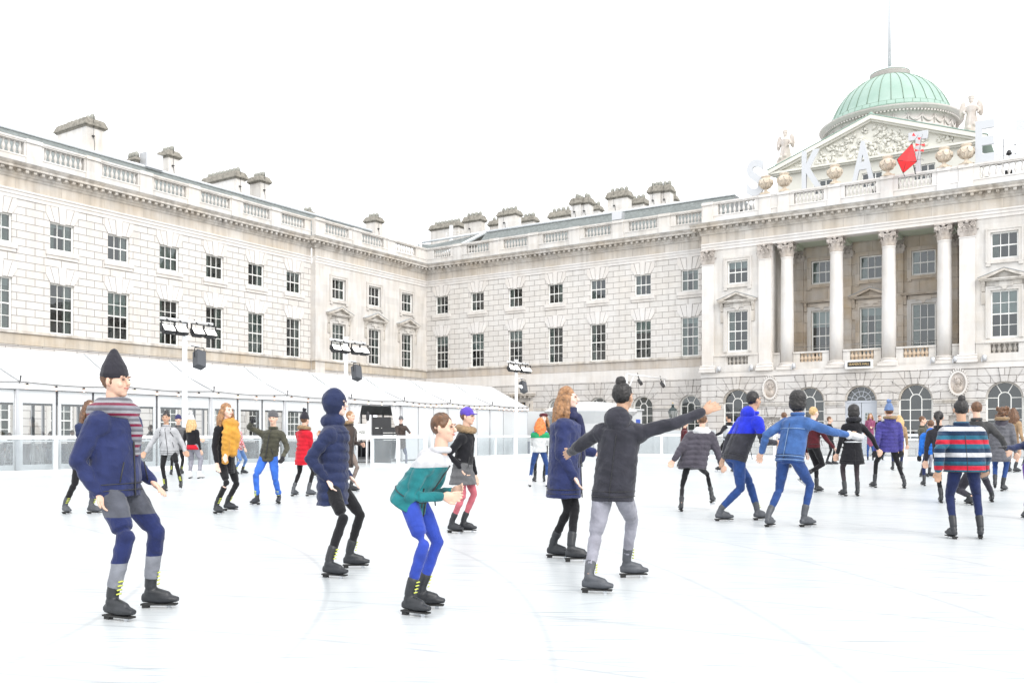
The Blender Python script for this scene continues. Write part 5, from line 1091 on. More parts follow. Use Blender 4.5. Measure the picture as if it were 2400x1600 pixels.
# ---- white canopy, hut and hoardings beyond the rink corner
cp_ = at(1385, 1020, 54); cp_.z = 0; CN = thing('canopy_tent', 'low round white canopy tent behind the couple skating hand in hand', 'canopy', cp_)
m = MB(); m.lathe([(.01, 3.22), (.8, 3.20), (1.9, 3.08), (2.75, 2.72), (2.85, 2.62)], n=12, smooth=False); m.lathe([(2.85, 2.62), (2.0, 1.9), (1.3, .1)], n=12, smooth=False, a0=PI * .9, a1=PI * 2.1); m.build('canopy_skin', m_canvas, CN)
m = MB()
for a in (0, PI / 2, PI, 3 * PI / 2): m.tube([(1.8 * math.cos(a), 1.8 * math.sin(a), 0), (1.8 * math.cos(a), 1.8 * math.sin(a), 2.9)], .04, n=6)
m.build('poles', m_grey, CN)
hp = at(1478, 1020, 56); hp.z = 0; HT = thing('ticket_hut', 'white flat-roofed hut with a small blue sign left of an arched window', 'hut', hp, ROT_L)
m = MB(); m.box(-1.6, .4, -.6, .6, 0, 2.75); m.box(-1.7, .5, -.7, .7, 2.752, 2.85); m.build('hut_walls', m_panel, HT); m = MB(); m.box(-.5, .1, -.62, -.605, 1.9, 2.2); m.build('blue_sign', plain("blue_sign_face", (.05, .1, .45), .4), HT)
hd = at(1245, 1020, 56); hd.z = 0; HD = thing('hoarding', 'plain white hoarding between the marquee end and the round canopy', 'hoarding', hd)
m = MB(); m.box(-.3, 3.4, 0, .06, 0, 2.72); m.box(-.32, -.24, -.05, .1, 0, 2.78); m.box(1.5, 1.58, -.05, -.002, 0, 2.74); m.build('hoarding_board', m_panel, HD)
hd2 = W(21.5, TB - 1.6, 0); H2 = thing('hoarding', 'row of pale panelled hoarding just beyond the far barrier', 'hoarding', hd2, ROT_R)
m = MB(); m.box(0, 7.5, 0, .06, 0, 1.5)
for k in range(9): m.box(k * .92, k * .92 + .06, -.03, -.002, 0, 1.52)
m.build('hoarding_board', m_panel, H2)
bx = at(1243, 1020, 53); bx.z = 0; m = MB(); m.box(-.2, .25, -.2, .2, 0, .78); m.box(-.23, .28, -.23, .23, .782, .85); m.box(-.15, .2, -.215, -.202, .1, .7); tag(m.build('utility_cabinet', plain("dark_cabinet", (.08, .1, .14), .5), None, bx), 'small dark utility cabinet at the foot of the marquee corner', 'cabinet')
# ---- inside the open stall
sb = W(ST_ + .25, (LT(830, ST_) ), 0)
def stall(px, d, z=0): p = at(px, 1020, d); p.z = z; return p
bd = thing('sandwich_board', 'white slanted notice board with two black logos behind the rail', 'board', stall(843, 37.3), 0.12)
m = MB(); rot = Matrix.Rotation(R(10), 3, 'X'); m.obox((0, 0, 1.35), rot @ Vector((.36, 0, 0)), rot @ Vector((0, .02, 0)), rot @ Vector((0, 0, .33))); m.box(-.3, -.26, 0, .05, 0, 1.1); m.box(.26, .3, 0, .05, 0, 1.1); m.build('board_panel', m_frame, bd)
MB_ = Matrix.Translation((0, -.022, 1.33)) @ (Matrix.Rotation(R(10), 4, 'X') @ FRONT)
text('erp  FIZZI', .14, m_black, bd, MB_ @ Matrix.Translation((0, .0, .006)), sx=.8)
m = MB()
for x in (-.17, .19): m.ball((x, -.0, 1.52), (.035, .012, .05), 8, 6); m.box(x - .012, x + .012, -.01, .005, 1.44, 1.5)
m.build('board_logo', m_black, bd)
tc_ = thing('tool_chest', 'big black cabinet with silver drawer pulls inside the open stall', 'cabinet', stall(897, 38.2), 0.1)
m = MB(); m.box(-.42, .36, -.3, .3, 0, 1.98); m.box(-.02, .62, -.36, -.302, .9, 1.55); m.build('cabinet_body', m_black, tc_); m = MB()
for k in range(4): m.box(.03, .44, -.39, -.362, 1.0 + .10 * k, 1.02 + .10 * k); m.box(.47, .6, -.39, -.362, 1.0 + .10 * k, 1.02 + .10 * k)
m.box(-.3, -.16, -.33, -.302, 1.5, 1.53); m.box(-.05, .12, -.33, -.302, 1.5, 1.53); m.build('drawer_pulls', m_frame, tc_)
st = thing('microphone_stand', 'thin white stand with a dark round shield inside the open stall', 'stand', stall(862, 37.6), 0)
m = MB(); m.tube([(-.15, 0, 1.55), (.0, 0, 1.72), (.02, 0, 2.1)], .02, n=6); m.tube([(0, 0, 0), (0, 0, 1.72)], .015, n=5); m.build('stand_pole', m_whitem, st); m = MB(); m.ball((0, 0, 2.0), (.08, .03, .22), 10, 8); m.build('shield', m_black, st)
# ---- furniture seen through the glazing: stools, tables
m_stool = plain("painted_stool", (.55, .57, .58), .5)
def stool():
    m = MB()
    for sx in (-1, 1):
        for sy in (-1, 1): m.tube([(sx * .2, sy * .2, 0), (sx * .11, sy * .11, .78)], .022, n=6)
    m.tube([(-.17, -.17, .25), (.17, -.17, .25)], .014, n=5); m.tube([(-.17, .17, .25), (.17, .17, .25)], .014, n=5); return m
s0 = None
for i, (px, d) in enumerate(((30, 29.6), (86, 29.9), (300, 33.1), (480, 35.6))):
    if s0 is None:
        s0 = thing('bar_stool', '', 'stool'); stool().build('stool_frame', m_stool, s0); q = MB(); q.lathe([(.17, .78), (.18, .8), (.18, .83), (.14, .84)], n=14); q.build('seat', m_stool, s0); o = s0
    else: o = copy_tree(s0)
    p = at(px, 1020, d); o.location = (p.x, p.y, .08)
    o.rotation_euler.z = i * .7; tag(o, ['pale bar stool at the far left end of the marquee, behind the glass', 'pale bar stool behind the glass just left of the tall man', 'pale bar stool behind the glass between the tall man and the grey sweatshirt', 'pale bar stool behind the glass next to the mustard scarf woman'][i], 'stool', 'bar stools inside the marquee')
# ================================================================ people
def cloth(name, col, kind='plain', cols=None, z0=.5, dz=.1, rough=.85):
    key = 'cloth_' + name
    if key in MATS: return MATS[key]
    m, t, p = nmat(name); p.inputs['Roughness'].default_value = rough; p.inputs['Specular IOR Level'].default_value = .25
    try: p.inputs['Sheen Weight'].default_value = .15
    except Exception: pass
    tc = t.nodes.new('ShaderNodeTexCoord'); base = None
    def ramp(fac, stops, interp='CONSTANT'):
        r = t.nodes.new('ShaderNodeValToRGB'); r.color_ramp.interpolation = interp; e = r.color_ramp.elements
        while len(e) > 1: e.remove(e[-1])
        e[0].position = stops[0][0]; e[0].color = tuple(stops[0][1]) + (1,)
        for q, c in stops[1:]: x = e.new(q); x.color = tuple(c) + (1,)
        t.links.new(fac, r.inputs[0]); return r.outputs[0]
    sp = t.nodes.new('ShaderNodeSeparateXYZ'); t.links.new(tc.outputs['Object'], sp.inputs[0])
    if kind == 'bands':        # cols: [(height in metres / 2, colour)]
        mp = t.nodes.new('ShaderNodeMath'); mp.operation = 'MULTIPLY'; mp.inputs[1].default_value = .5; t.links.new(sp.outputs[2], mp.inputs[0]); base = ramp(mp.outputs[0], [(z / 2, c) for z, c in cols])
    elif kind == 'stripes':
        mp = t.nodes.new('ShaderNodeMath'); mp.operation = 'MULTIPLY_ADD'; mp.inputs[1].default_value = 1 / dz; mp.inputs[2].default_value = 10; t.links.new(sp.outputs[2], mp.inputs[0])
        fr = t.nodes.new('ShaderNodeMath'); fr.operation = 'FRACT'; t.links.new(mp.outputs[0], fr.inputs[0]); n = len(cols); base = ramp(fr.outputs[0], [(i / n, c) for i, c in enumerate(cols)])
    elif kind == 'check':
        ck = t.nodes.new('ShaderNodeTexChecker'); ck.inputs['Scale'].default_value = dz; ck.inputs['Color1'].default_value = tuple(cols[0]) + (1,); ck.inputs['Color2'].default_value = tuple(cols[1]) + (1,); t.links.new(tc.outputs['Object'], ck.inputs['Vector']); base = ck.outputs['Color']
    n = t.nodes.new('ShaderNodeTexNoise'); n.inputs['Scale'].default_value = 9; n.inputs['Detail'].default_value = 6; t.links.new(tc.outputs['Object'], n.inputs['Vector'])
    v = ramp(n.outputs['Fac'], [(.3, (.72,) * 3), (.7, (1.18,) * 3)], 'LINEAR')
    c = mixrgb(t, base if base is not None else tuple(col) + (1,), v, mode='MULTIPLY'); t.links.new(c, p.inputs['Base Color'])
    n2 = t.nodes.new('ShaderNodeTexNoise'); n2.inputs['Scale'].default_value = 7 if kind != 'fur' else 60; n2.inputs['Detail'].default_value = 5; n2.inputs['Distortion'].default_value = 1.2; t.links.new(tc.outputs['Object'], n2.inputs['Vector'])
    b = t.nodes.new('ShaderNodeBump'); b.inputs['Strength'].default_value = .7; b.inputs['Distance'].default_value = .03 if kind != 'fur' else .02; t.links.new(n2.outputs['Fac'], b.inputs['Height'])
    n3 = t.nodes.new('ShaderNodeTexNoise'); n3.inputs['Scale'].default_value = 130; t.links.new(tc.outputs['Object'], n3.inputs['Vector'])
    b2 = t.nodes.new('ShaderNodeBump'); b2.inputs['Strength'].default_value = .3; b2.inputs['Distance'].default_value = .004; t.links.new(n3.outputs['Fac'], b2.inputs['Height']); t.links.new(b.outputs[0], b2.inputs['Normal']); t.links.new(b2.outputs[0], p.inputs['Normal'])
    MATS[key] = m; return m
def skin(name, col):
    key = 'skin_' + name
    if key in MATS: return MATS[key]
    m, t, p = nmat('skin_' + name); p.inputs['Base Color'].default_value = tuple(col) + (1,); p.inputs['Roughness'].default_value = .5
    p.inputs['Subsurface Weight'].default_value = .12; p.inputs['Subsurface Radius'].default_value = (.02, .008, .005); MATS[key] = m; return m
SK = {'fair': skin('fair', (.62, .40, .30)), 'pale': skin('pale', (.70, .50, .42)), 'tan': skin('tan', (.45, .27, .18)), 'dark': skin('dark', (.10, .055, .04))}
m_boot = plain('skate_boot_leather', (.018, .02, .024), .45, noise=.2, nscale=20)
m_bootg = plain('grey_skate_boot', (.06, .065, .075), .5, noise=.2, nscale=20)
m_bootw = plain('white_skate_boot', (.7, .7, .7), .45)
m_blade = plain('steel_blade', (.6, .62, .65), .25, metal=.9)
m_lace = plain('yellow_green_lace', (.55, .60, .10), .6)
m_sole = plain('boot_sole', (.02, .02, .02), .7)
m_eye = plain('eye_white_and_iris', (.05, .03, .02), .2)
m_lip = plain('lips', (.42, .14, .12), .5)
HAIR = {'black': plain('black_hair', (.012, .010, .010), .45, noise=.4, nscale=40, bump=.6, bscale=60, bdist=.01), 'brown': plain('brown_hair', (.11, .05, .022), .45, noise=.5, nscale=30, bump=.6, bscale=60, bdist=.01), 'light': plain('light_brown_hair', (.26, .13, .055), .45, noise=.5, nscale=30, bump=.6, bscale=60, bdist=.01), 'red': plain('red_hair', (.55, .15, .03), .45, noise=.4, nscale=30, bump=.6, bscale=60, bdist=.01), 'blond': plain('blond_hair', (.50, .33, .15), .45, noise=.35, nscale=30, bump=.6, bscale=60, bdist=.01), 'grey': plain('grey_hair', (.35, .34, .33), .5, noise=.3, nscale=30)}

def ik(a, b, l1, l2, hint):
    """middle joint of a two-bone chain from a to b; b is pulled in when out of reach"""
    d = b - a; L = d.length
    if L > (l1 + l2) * .985: b = a + d * ((l1 + l2) * .985 / L); d = b - a; L = d.length
    x = (l1 * l1 - l2 * l2 + L * L) / (2 * L); h = math.sqrt(max(0, l1 * l1 - x * x)); u = d / L
    n = hint - u * hint.dot(u); n = n.normalized() if n.length > 1e-4 else Vector((0, 0, 1)).cross(u).normalized()
    return a + u * x + n * h, b
def loft(mb, rings, n=20):
    """closed loft through (centre, axis1, axis2) ellipses"""
    vs = []
    for c, a, b in rings:
        for j in range(n): t = 2 * PI * j / n; vs.append(c + a * math.cos(t) + b * math.sin(t))
    k = len(rings); fs = [(i * n + j, i * n + (j + 1) % n, (i + 1) * n + (j + 1) % n, (i + 1) * n + j) for i in range(k - 1) for j in range(n)]
    mb.add(vs, fs + [tuple(range(n - 1, -1, -1)), tuple((k - 1) * n + j for j in range(n))], True)
def limb(mb, pts, rad, n=12, quilt=0.):
    """tapered limb with round joints; quilt = depth of padded rings"""
    P_, R_ = [], []
    for i in range(len(pts) - 1):
        L = (pts[i + 1] - pts[i]).length; m = max(2, int(L / (.018 if quilt else .06)))
        for j in range(m + (i == len(pts) - 2)):
            u = j / m; P_.append(pts[i].lerp(pts[i + 1], u)); r = rad[i] + (rad[i + 1] - rad[i]) * u
            if quilt: r += quilt * (abs(math.sin(PI * u * max(1, round(L / .075)))) - .6)
            R_.append(r)
    mb.tube(P_, R_, n)
    for p, r in zip(pts, rad): mb.ball(p, r * .99, 12, 8)
from mathutils import noise as mnoise
def finish(mb, name, mat, root, voxel, smooth=2):
    me = remesh(mb, voxel, smooth)
    wr = {'jacket': .007, 'trousers': .0045, 'skirt': .012, 'scarf': .008, 'hood': .008, 'hat': .003, 'mustard_scarf': .014, 'hair': .006, 'fur_collar': .008, 'fur_trim': .008, 'collar': .004}.get(name, 0)
    if wr:
        n = len(me.vertices); co = np.empty(n * 3, 'f'); no = np.empty(n * 3, 'f'); me.vertices.foreach_get('co', co); me.vertex_normals.foreach_get('vector', no); co = co.reshape(-1, 3); no = no.reshape(-1, 3); sx = random.uniform(0, 50)
        fur_ = 'fur' in name or name == 'hair'; q1, q2 = (26, 26) if fur_ else (5, 11)
        dsp = np.array([(1 - 2 * abs(mnoise.noise(Vector((v[0] * q1 + sx, v[1] * q1, v[2] * q2 + v[0] * 4))))) + .5 * mnoise.noise(Vector((v[0] * 17, v[1] * 17 + sx, v[2] * 22))) - .5 for v in co.tolist()], 'f')
        co += no * (dsp * wr)[:, None]; me.vertices.foreach_set('co', co.ravel()); me.update()
    me.name = name; me.materials.clear(); me.materials.append(mat); o = bpy.data.objects.new(name, me); COL.objects.link(o); o.parent = root; return o

def person(label, feet, headtop, yaw=0, D=None, H=None, lean=None, pelvis=None, arms=None, top=None, bottom=None, hem=.0, flare=1., puff=0., fat=1., hair=None, hat=None, collar=None,
           scarf=None, hood=None, sk='fair', boots=None, lace=True, gloves=None, hyaw=None, tilt=0., legs=None, group='skaters on the ice', glasses=False, pack=None, belt=None, z0=0., cuff=None, skirt=None, legr=1., extra=None, name='person', skates=True, female=False):
    """feet: two pixel positions of the soles (person's left, right); headtop: pixel of the crown; arms: (left, right) hand targets in pixels + depth, or presets"""
    if D is None: D = FPX * EYE / (max(feet[0][1], feet[1][1]) - HORIZON)
    def J(px, py, dd=0.): return at(px, py, D + dd)
    htop = J(*headtop); base = Vector(((J(*feet[0]).x + J(*feet[1]).x) / 2, D, z0))
    H = H or (htop.z - z0) * 1.01; k = H / 1.75; f = Vector((math.sin(R(yaw)), -math.cos(R(yaw)), 0)); a = Vector((math.cos(R(yaw)), math.sin(R(yaw)), 0)); up = Vector((0, 0, 1))
    hy = R(yaw if hyaw is None else hyaw); hf = Vector((math.sin(hy), -math.cos(hy), 0)); ha = Vector((math.cos(hy), math.sin(hy), 0))
    htop = htop - base; head = htop - up * (.125 * k); head.z = htop.z - .125 * k
    head = head - f * 0.0
    ft = []
    for i, fp in enumerate(feet):
        p = J(*fp[:2]) - base; dd = fp[2] if len(fp) > 2 else None
        g = (J(fp[0], fp[1]) - base)
        if dd is None:      # the sole lies on the ice where its pixel says, unless it would leave the body
            dg = FPX * (EYE - z0) / max(fp[1] - HORIZON, 8); w_ = at(fp[0], fp[1], dg) - base
            if abs(w_.y) < .75 * k: p = w_; p.z = z0 - base.z
        else: p = J(fp[0], fp[1], dd) - base
        ft.append(p)
    sole = .065 * k if skates else .03
    ank = [p + up * (.10 * k + (.045 if skates else 0)) for p in ft]
    if True:
        mid = (ft[0] + ft[1]) / 2; pel = Vector((mid.x * .45 + head.x * .55, mid.y * .6 + head.y * .4, max(.3, min((z0 - base.z) + .53 * H, head.z - .62 * k))))
        pel.z = min(pel.z, min(ank[0].z, ank[1].z) + .80 * k)
        for _ in range(1):
            pel.z = min([.565 * H + (z0 - base.z)] + [q.z + math.sqrt(max(.09, (.80 * k) ** 2 - (q.x - pel.x) ** 2 - (q.y - pel.y) ** 2)) for q in ank])
        if pelvis: pel.x = (J(*pelvis) - base).x; pel.z = min(pel.z, (J(*pelvis) - base).z + (.22 if len(pelvis) < 3 else pelvis[2]) * k)
        for q in ank:   # pelvis within reach of both ankles
            d = pel - q; L = .80 * k
            if d.length > L: pel.z = q.z + math.sqrt(max(.2, L * L - min(d.x ** 2 + d.y ** 2, L * L * .8)))
    if lean: pel += Vector(lean)
    neck = head - up * .17 * k + (pel - head).normalized() * .02; neck = neck - hf * .02 * k
    sh = neck + (pel - neck).normalized() * .10 * k; spine = (neck - pel).normalized(); wid = (.165 if female else .185) * k
    af = spine.cross(a).normalized(); af = af if af.dot(f) > 0 else -af
    S_ = [sh + a * wid, sh - a * wid]; Hp = [pel + a * .085 * k - up * .02, pel - a * .085 * k - up * .02]
    l1, l2 = .285 * k, .25 * k; arms = arms or ('down', 'down'); hands, elb = [], []
    for i, am in enumerate(arms):
        sg = 1 if i == 0 else -1; hint = -f * .8 - up * .5 + a * sg * .4
        if isinstance(am, str):
            t_ = {'down': a * sg * .07 - up * .52 + f * .05, 'out': a * sg * .40 - up * .28 + f * .05, 'wide': a * sg * .52 - up * .08, 'fwd': f * .42 - up * .22 - a * sg * .02, 'bent': f * .28 - up * .30 - a * sg * .12, 'back': -f * .22 - up * .45, 'pocket': f * .12 - up * .42 + a * sg * .02, 'phone': f * .22 + up * .02 - a * sg * .08, 'hug': f * .30 - up * .12 - a * sg * .05}[am]
            tgt = S_[i] + t_ * k
        else: tgt = J(*am[:2]) - base + up * 0; tgt.y += (am[2] if len(am) > 2 else 0)
        e, w_ = ik(S_[i], tgt, l1, l2, hint); elb.append(e); hands.append(w_)
    knees = []
    for i in range(2):
        hint = f + a * (.25 if i == 0 else -.25)
        kn, an = ik(Hp[i], ank[i], .405 * k, .405 * k, hint); knees.append(kn); ank[i] = an
    vx = min(.018, max(.0075, D * .0009)); root = thing(name, label, 'person', base, 0, group)
    fdir = []
    for i in range(2):
        fd = f + a * (.22 if i == 0 else -.22); fd.normalize()
        if legs and legs[i]: fd = Vector(legs[i]).normalized()
        fdir.append(fd)
    # --- body: one continuous surface
    b = MB(); b.ball(head, (.072 * k, .074 * k, .106 * k), 16, 12)
    b.ball(head - hf * .020 * k + up * .022 * k, .082 * k, 14, 10); b.ball(head + hf * .028 * k - up * .05 * k, (.056 * k, .056 * k, .062 * k), 12, 8); b.ball(head + hf * .055 * k - up * .088 * k, .027 * k, 8, 6)
    limb(b, [head + hf * .078 * k + up * .012 * k, head + hf * .099 * k - up * .022 * k], [.010 * k, .0155 * k], 8); b.ball(head + hf * .075 * k - up * .058 * k, (.022 * k, .018 * k, .012 * k), 8, 6)
    for sg in (-1, 1): b.ball(head + ha * sg * .080 * k - hf * .005 - up * .012 * k, (.014 * k, .022 * k, .032 * k), 8, 6); b.ball(head + hf * .058 * k + ha * sg * .036 * k - up * .03 * k, .022 * k, 8, 6); b.ball(head + hf * .070 * k + ha * sg * .030 * k + up * .024 * k, (.024 * k, .013 * k, .010 * k), 8, 6)
    limb(b, [head - up * .07 * k - hf * .015 * k, neck - up * .03 * k], [.052 * k, .058 * k]); 
    lvl = lambda u: pel.lerp(neck, u)
    loft(b, [(lvl(-.10), a * .13 * k, af * .09 * k), (lvl(.0), a * .155 * k, af * .10 * k), (lvl(.35), a * .125 * k, af * .085 * k), (lvl(.70), a * .155 * k, af * .10 * k), (lvl(.88), a * .15 * k, af * .08 * k), (lvl(.98), a * .06 * k, af * .055 * k)])
    for i in range(2):
        sg = 1 if i == 0 else -1; hd = (hands[i] - elb[i]).normalized(); limb(b, [S_[i], elb[i], hands[i]], [.048 * k, .038 * k, .025 * k])
        limb(b, [Hp[i], knees[i], ank[i]], [.062 * k, .036 * k, .026 * k]); limb(b, [ank[i], ank[i] - up * .03 * k + fdir[i] * .01 * k], [.026 * k, .016 * k])
    gms = [MB(), MB()]
    for i in range(2):
        sg = 1 if i == 0 else -1; hd = (hands[i] - elb[i]).normalized(); side = hd.cross(f); side = side.normalized() if side.length > .1 else a.copy(); nrm = side.cross(hd).normalized(); hm = gms[i] if gloves else b; gr = .0115 if gloves else .0092
        gr = max(gr, vx * .95); pc = hands[i] + hd * .045 * k
        rot = Matrix((side, nrm, hd)).transposed(); hm.ball(pc, (.042 * k, .020 * k, .052 * k), 10, 8, rot)
        for q in range(4):
            ln = (.068, .080, .076, .058)[q] * k; r0 = pc + side * ((q - 1.5) * .0205 * k * (1.25 if gr > .01 else 1)) + hd * .040 * k; bend = nrm * (.25 + .1 * q) * (1 if i else -1); d1 = (hd + side * (q - 1.5) * .06).normalized()
            d2 = (d1 + bend).normalized(); limb(hm, [r0, r0 + d1 * ln * .45, r0 + d1 * ln * .45 + d2 * ln * .5], [gr, gr * .95, gr * .8], 7)
        th = (hd * .6 + side * (-sg) * .8).normalized(); limb(hm, [pc - hd * .015 * k - side * sg * .03 * k, pc - side * sg * .052 * k + hd * .02 * k, pc - side * sg * .058 * k + hd * .055 * k], [gr * 1.15, gr * 1.05, gr * .85], 7)
        if gloves: limb(hm, [hands[i] - hd * .05, hands[i] + hd * .03], [.033 * k, .036 * k]); finish(hm, 'glove', gloves, root, vx * .8, 1)
    finish(b, 'body', SK[sk], root, vx * .85, 1)
    # --- face
    if D < 46:
        e = MB(); m_ = MB(); br_ = MB()
        for sg in (-1, 1):
            e.ball(head + hf * .080 * k + ha * sg * .031 * k + up * .006 * k, (.0105 * k, .008 * k, .0055 * k), 8, 6)
            q = head + hf * .086 * k + ha * sg * .031 * k + up * .026 * k; br_.tube([q - ha * .018 * k, q + up * .004, q + ha * .018 * k], .0028 * k, 5)
        e.build('eyes', m_eye, root); br_.build('eyebrows', HAIR.get(hair or 'brown', HAIR['brown']) if hair in HAIR else HAIR['brown'], root)
        q = head + hf * .090 * k - up * .055 * k; m_.tube([q - ha * .024 * k - hf * .008 * k + up * .004 * k, q, q + ha * .024 * k - hf * .008 * k + up * .004 * k], [.003 * k, .0075 * k, .003 * k], 6); m_.build('mouth', m_lip, root)
        if glasses:
            g = MB()
            for sg in (-1, 1): g.ball(head + hf * .094 * k + ha * sg * .034 * k + up * .006 * k, (.027 * k, .009 * k, .017 * k), 8, 6); g.tube([head + hf * .09 * k + ha * sg * .06 * k + up * .008 * k, head + ha * sg * .088 * k + up * .008 * k], .003, 5)
            g.tube([head + hf * .096 * k - ha * .02 * k + up * .01 * k, head + hf * .096 * k + ha * .02 * k + up * .01 * k], .003, 5); g.build('sunglasses', m_black, root)
    # --- trousers or tights
    tr = MB(); q = 0
    legr = legr * (.92 if (bottom is None or 'legging' in bottom.name or 'tight' in bottom.name) else 1.0)
    r_ = [(.084 * k * legr, .054 * k * legr, .041 * k * max(legr, .95)) for _ in range(2)]
    loft(tr, [(pel - up * .07 * k, a * .12 * k * legr, f * .10 * k), (pel, a * .165 * k * (.5 + .5 * legr), f * .115 * k), (pel + spine * .10 * k, a * .15 * k, f * .10 * k), (pel + spine * .2 * k, a * .125 * k, f * .09 * k)])
    for i in range(2):
        sh_top = ank[i] + (knees[i] - ank[i]).normalized() * (.085 * k if skates else .0); limb(tr, [Hp[i], Hp[i].lerp(knees[i], .5), knees[i], knees[i].lerp(ank[i], .45), sh_top], [r_[i][0], r_[i][0] * .88, r_[i][1], r_[i][1] * .88, r_[i][2]])
        if cuff: tr.ball(sh_top, .062 * k, 10, 6)
    finish(tr, 'trousers', bottom or cloth('black_leggings', (.018, .018, .02)), root, vx, 2)
    # --- jacket or coat
    t_ = MB(); w0, d0 = .165 * k * fat, .128 * k * (.4 + .6 * fat); rings = []; hem_ = max(hem, .05) * k; nn = 30 if puff else 12
    down = (pel - neck).normalized(); 
    def prof(s):      # s: metres below the neck base along the garment
        T = (pel - neck).length; u = s / T
        if u < .12: w = (.07 + (.165 - .07) * u / .12) * k * (.5 + .5 * fat); d = (.07 + .04 * u / .12) * k
        elif u < .95: w = w0 * (1.0 - (.10 if female else .03) * math.sin(PI * (u - .12) / .83)); d = d0
        else: v = (s - .95 * T) / max(.05, hem_ + .05 * T); w = w0 * (1 + (flare - 1) * v); d = d0 * (1 + (flare - 1) * v)
        return w, d
    T = (pel - neck).length; Lg = T + hem_; steps = int(Lg / (.014 if puff else .04)); blend = up
    for i in range(steps + 1):
        s = Lg * i / steps; w, d = prof(s); c = neck.lerp(pel, min(1, s / T)) if s <= T else pel + (down * .5 - up * .5).normalized() * (s - T)
        if puff: rp = puff * 1.5 * (abs(math.sin(PI * s / .085)) ** .7 - .6); w += rp; d += rp
        rings.append((c, a * w, af * d))
    loft(t_, rings, 24)
    for i in range(2):
        limb(t_, [S_[i] - up * .01, elb[i], hands[i].lerp(elb[i], .06)], [.062 * k * fat, .047 * k * fat, .036 * k * fat], quilt=puff * .9); t_.ball(S_[i] - a * (1 if i == 0 else -1) * .03 * k - up * .02 * k, .082 * k * fat, 12, 8)
    tm = top or cloth('dark_jacket', (.02, .02, .025)); finish(t_, 'jacket', tm, root, vx * (.85 if puff else 1), 1 if puff else 2)
    if D < 20 and not puff:
        s_ = MB(); sgn = 1
        for cc in (rings[-3][0], rings[max(2, int(len(rings) * .93))][0]):
            w, d = rings[-3][1].length, rings[-3][2].length; s_.tube([cc + a * (w * 1.015 * math.cos(t)) + af * (d * 1.015 * math.sin(t)) for t in [2 * PI * q / 28 for q in range(29)]], .0035, 5)
        fr = [rings[q] for q in range(1, len(rings), max(1, len(rings) // 9))]; s_.tube([r[0] + r[2] * 1.03 for r in fr], .006, 5); s_.tube([r[0] - r[2] * 1.02 for r in fr[2:]], .003, 5)
        for sg in (-1, 1): c = neck.lerp(pel, .86) + a * sg * .10 * k * fat + af * (d0 * 1.0); s_.tube([c + a * sg * .03 - up * .07, c - a * sg * .01 + up * .06], .005, 5)
        s_.build('jacket_seams', m_black, root)
    if skirt: s_ = MB(); loft(s_, [(pel - up * .26 * k, a * .24 * k, f * .19 * k), (pel - up * .1 * k, a * .19 * k, f * .15 * k), (pel + up * .1 * k, a * .155 * k, f * .12 * k)]); finish(s_, 'skirt', skirt, root, vx, 1)
    if belt: s_ = MB(); c = neck.lerp(pel, .80); loft(s_, [(c - up * .012, a * (w0 * 1.04), f * (d0 * 1.08)), (c + up * .012, a * (w0 * 1.04), f * (d0 * 1.08))], 24); s_.build('belt', belt, root)
    # --- collar, hood, scarf
    def noisy_torus(c, R0, r, tl, n=26, seed=1, sy=1.):
        q_ = MB(); rr = random.Random(seed)
        for i in range(n): an = 2 * PI * i / n; v = ha * math.cos(an) * R0 + hf * math.sin(an) * R0 * sy + up * (tl * math.sin(an)); q_.ball(c + v, r * rr.uniform(.8, 1.25), 8, 6)
        return q_
    if collar: c = neck + up * .02 * k; finish(noisy_torus(c, .105 * k, .045 * k, -.02 * k, seed=int(D * 7)), 'fur_collar', collar, root, vx, 1)
    else: q_ = MB(); q_.torus(neck + up * .015 * k, .068 * k, .026 * k, 20, 8); finish(q_, 'collar', tm, root, vx, 1)
    if hood:
        q_ = MB(); c = neck - hf * .07 * k
        if hood[0] == 'down': q_.ball(c + up * .0, (.125 * k, .085 * k, .11 * k), 12, 8, Matrix.Rotation(hy, 3, 'Z')); q_.ball(c - up * .07 * k, (.10 * k, .07 * k, .09 * k), 12, 8, Matrix.Rotation(hy, 3, 'Z'))
        else: q_.ball(head - hf * .03 * k + up * .015 * k, (.118 * k, .118 * k, .14 * k), 16, 12); q_.ball(neck - hf * .02 + up * .02, (.12 * k, .11 * k, .09 * k), 12, 8)
        finish(q_, 'hood', hood[1], root, vx, 2)
        if len(hood) > 2: finish(noisy_torus(head + hf * .045 * k if hood[0] == 'up' else c + up * .06 * k, .11 * k, .035 * k, 0 if hood[0] == 'down' else .0, seed=3) if hood[0] == 'down' else fur_ring(head + hf * .04 * k, ha, up, .115 * k, .036 * k), 'fur_trim', hood[2], root, vx, 1)
    if scarf and isinstance(scarf, tuple):
        q_ = MB(); q_.torus(neck - up * .02 * k, .12 * k, .055 * k, 24, 10); q_.torus(neck + up * .03 * k, .085 * k, .045 * k, 24, 10); limb(q_, [neck + f * .12 * k - up * .03 * k, neck + f * .15 * k - up * .16 * k + a * .03, neck + f * .14 * k - up * .30 * k + a * .03], [.045 * k, .05 * k, .04 * k]); finish(q_, 'scarf', scarf[0], root, vx, 2)
    elif scarf:
        q_ = MB(); rr = random.Random(4)
        for j in range(3): q_.torus(neck + up * (.0 + .035 * j) * k, (.10 - .008 * j) * k, .034 * k, 20, 8)
        e0 = neck + f * .11 * k; limb(q_, [e0, e0 + f * .04 * k - up * .2 * k, e0 + f * .02 * k - up * .42 * k], [.05 * k, .065 * k, .06 * k]); limb(q_, [e0 + a * .05 * k, e0 + f * .03 * k + a * .07 * k - up * .18 * k, e0 + a * .08 * k - up * .34 * k], [.04 * k, .05 * k, .045 * k]); finish(q_, 'scarf', scarf, root, vx, 2)
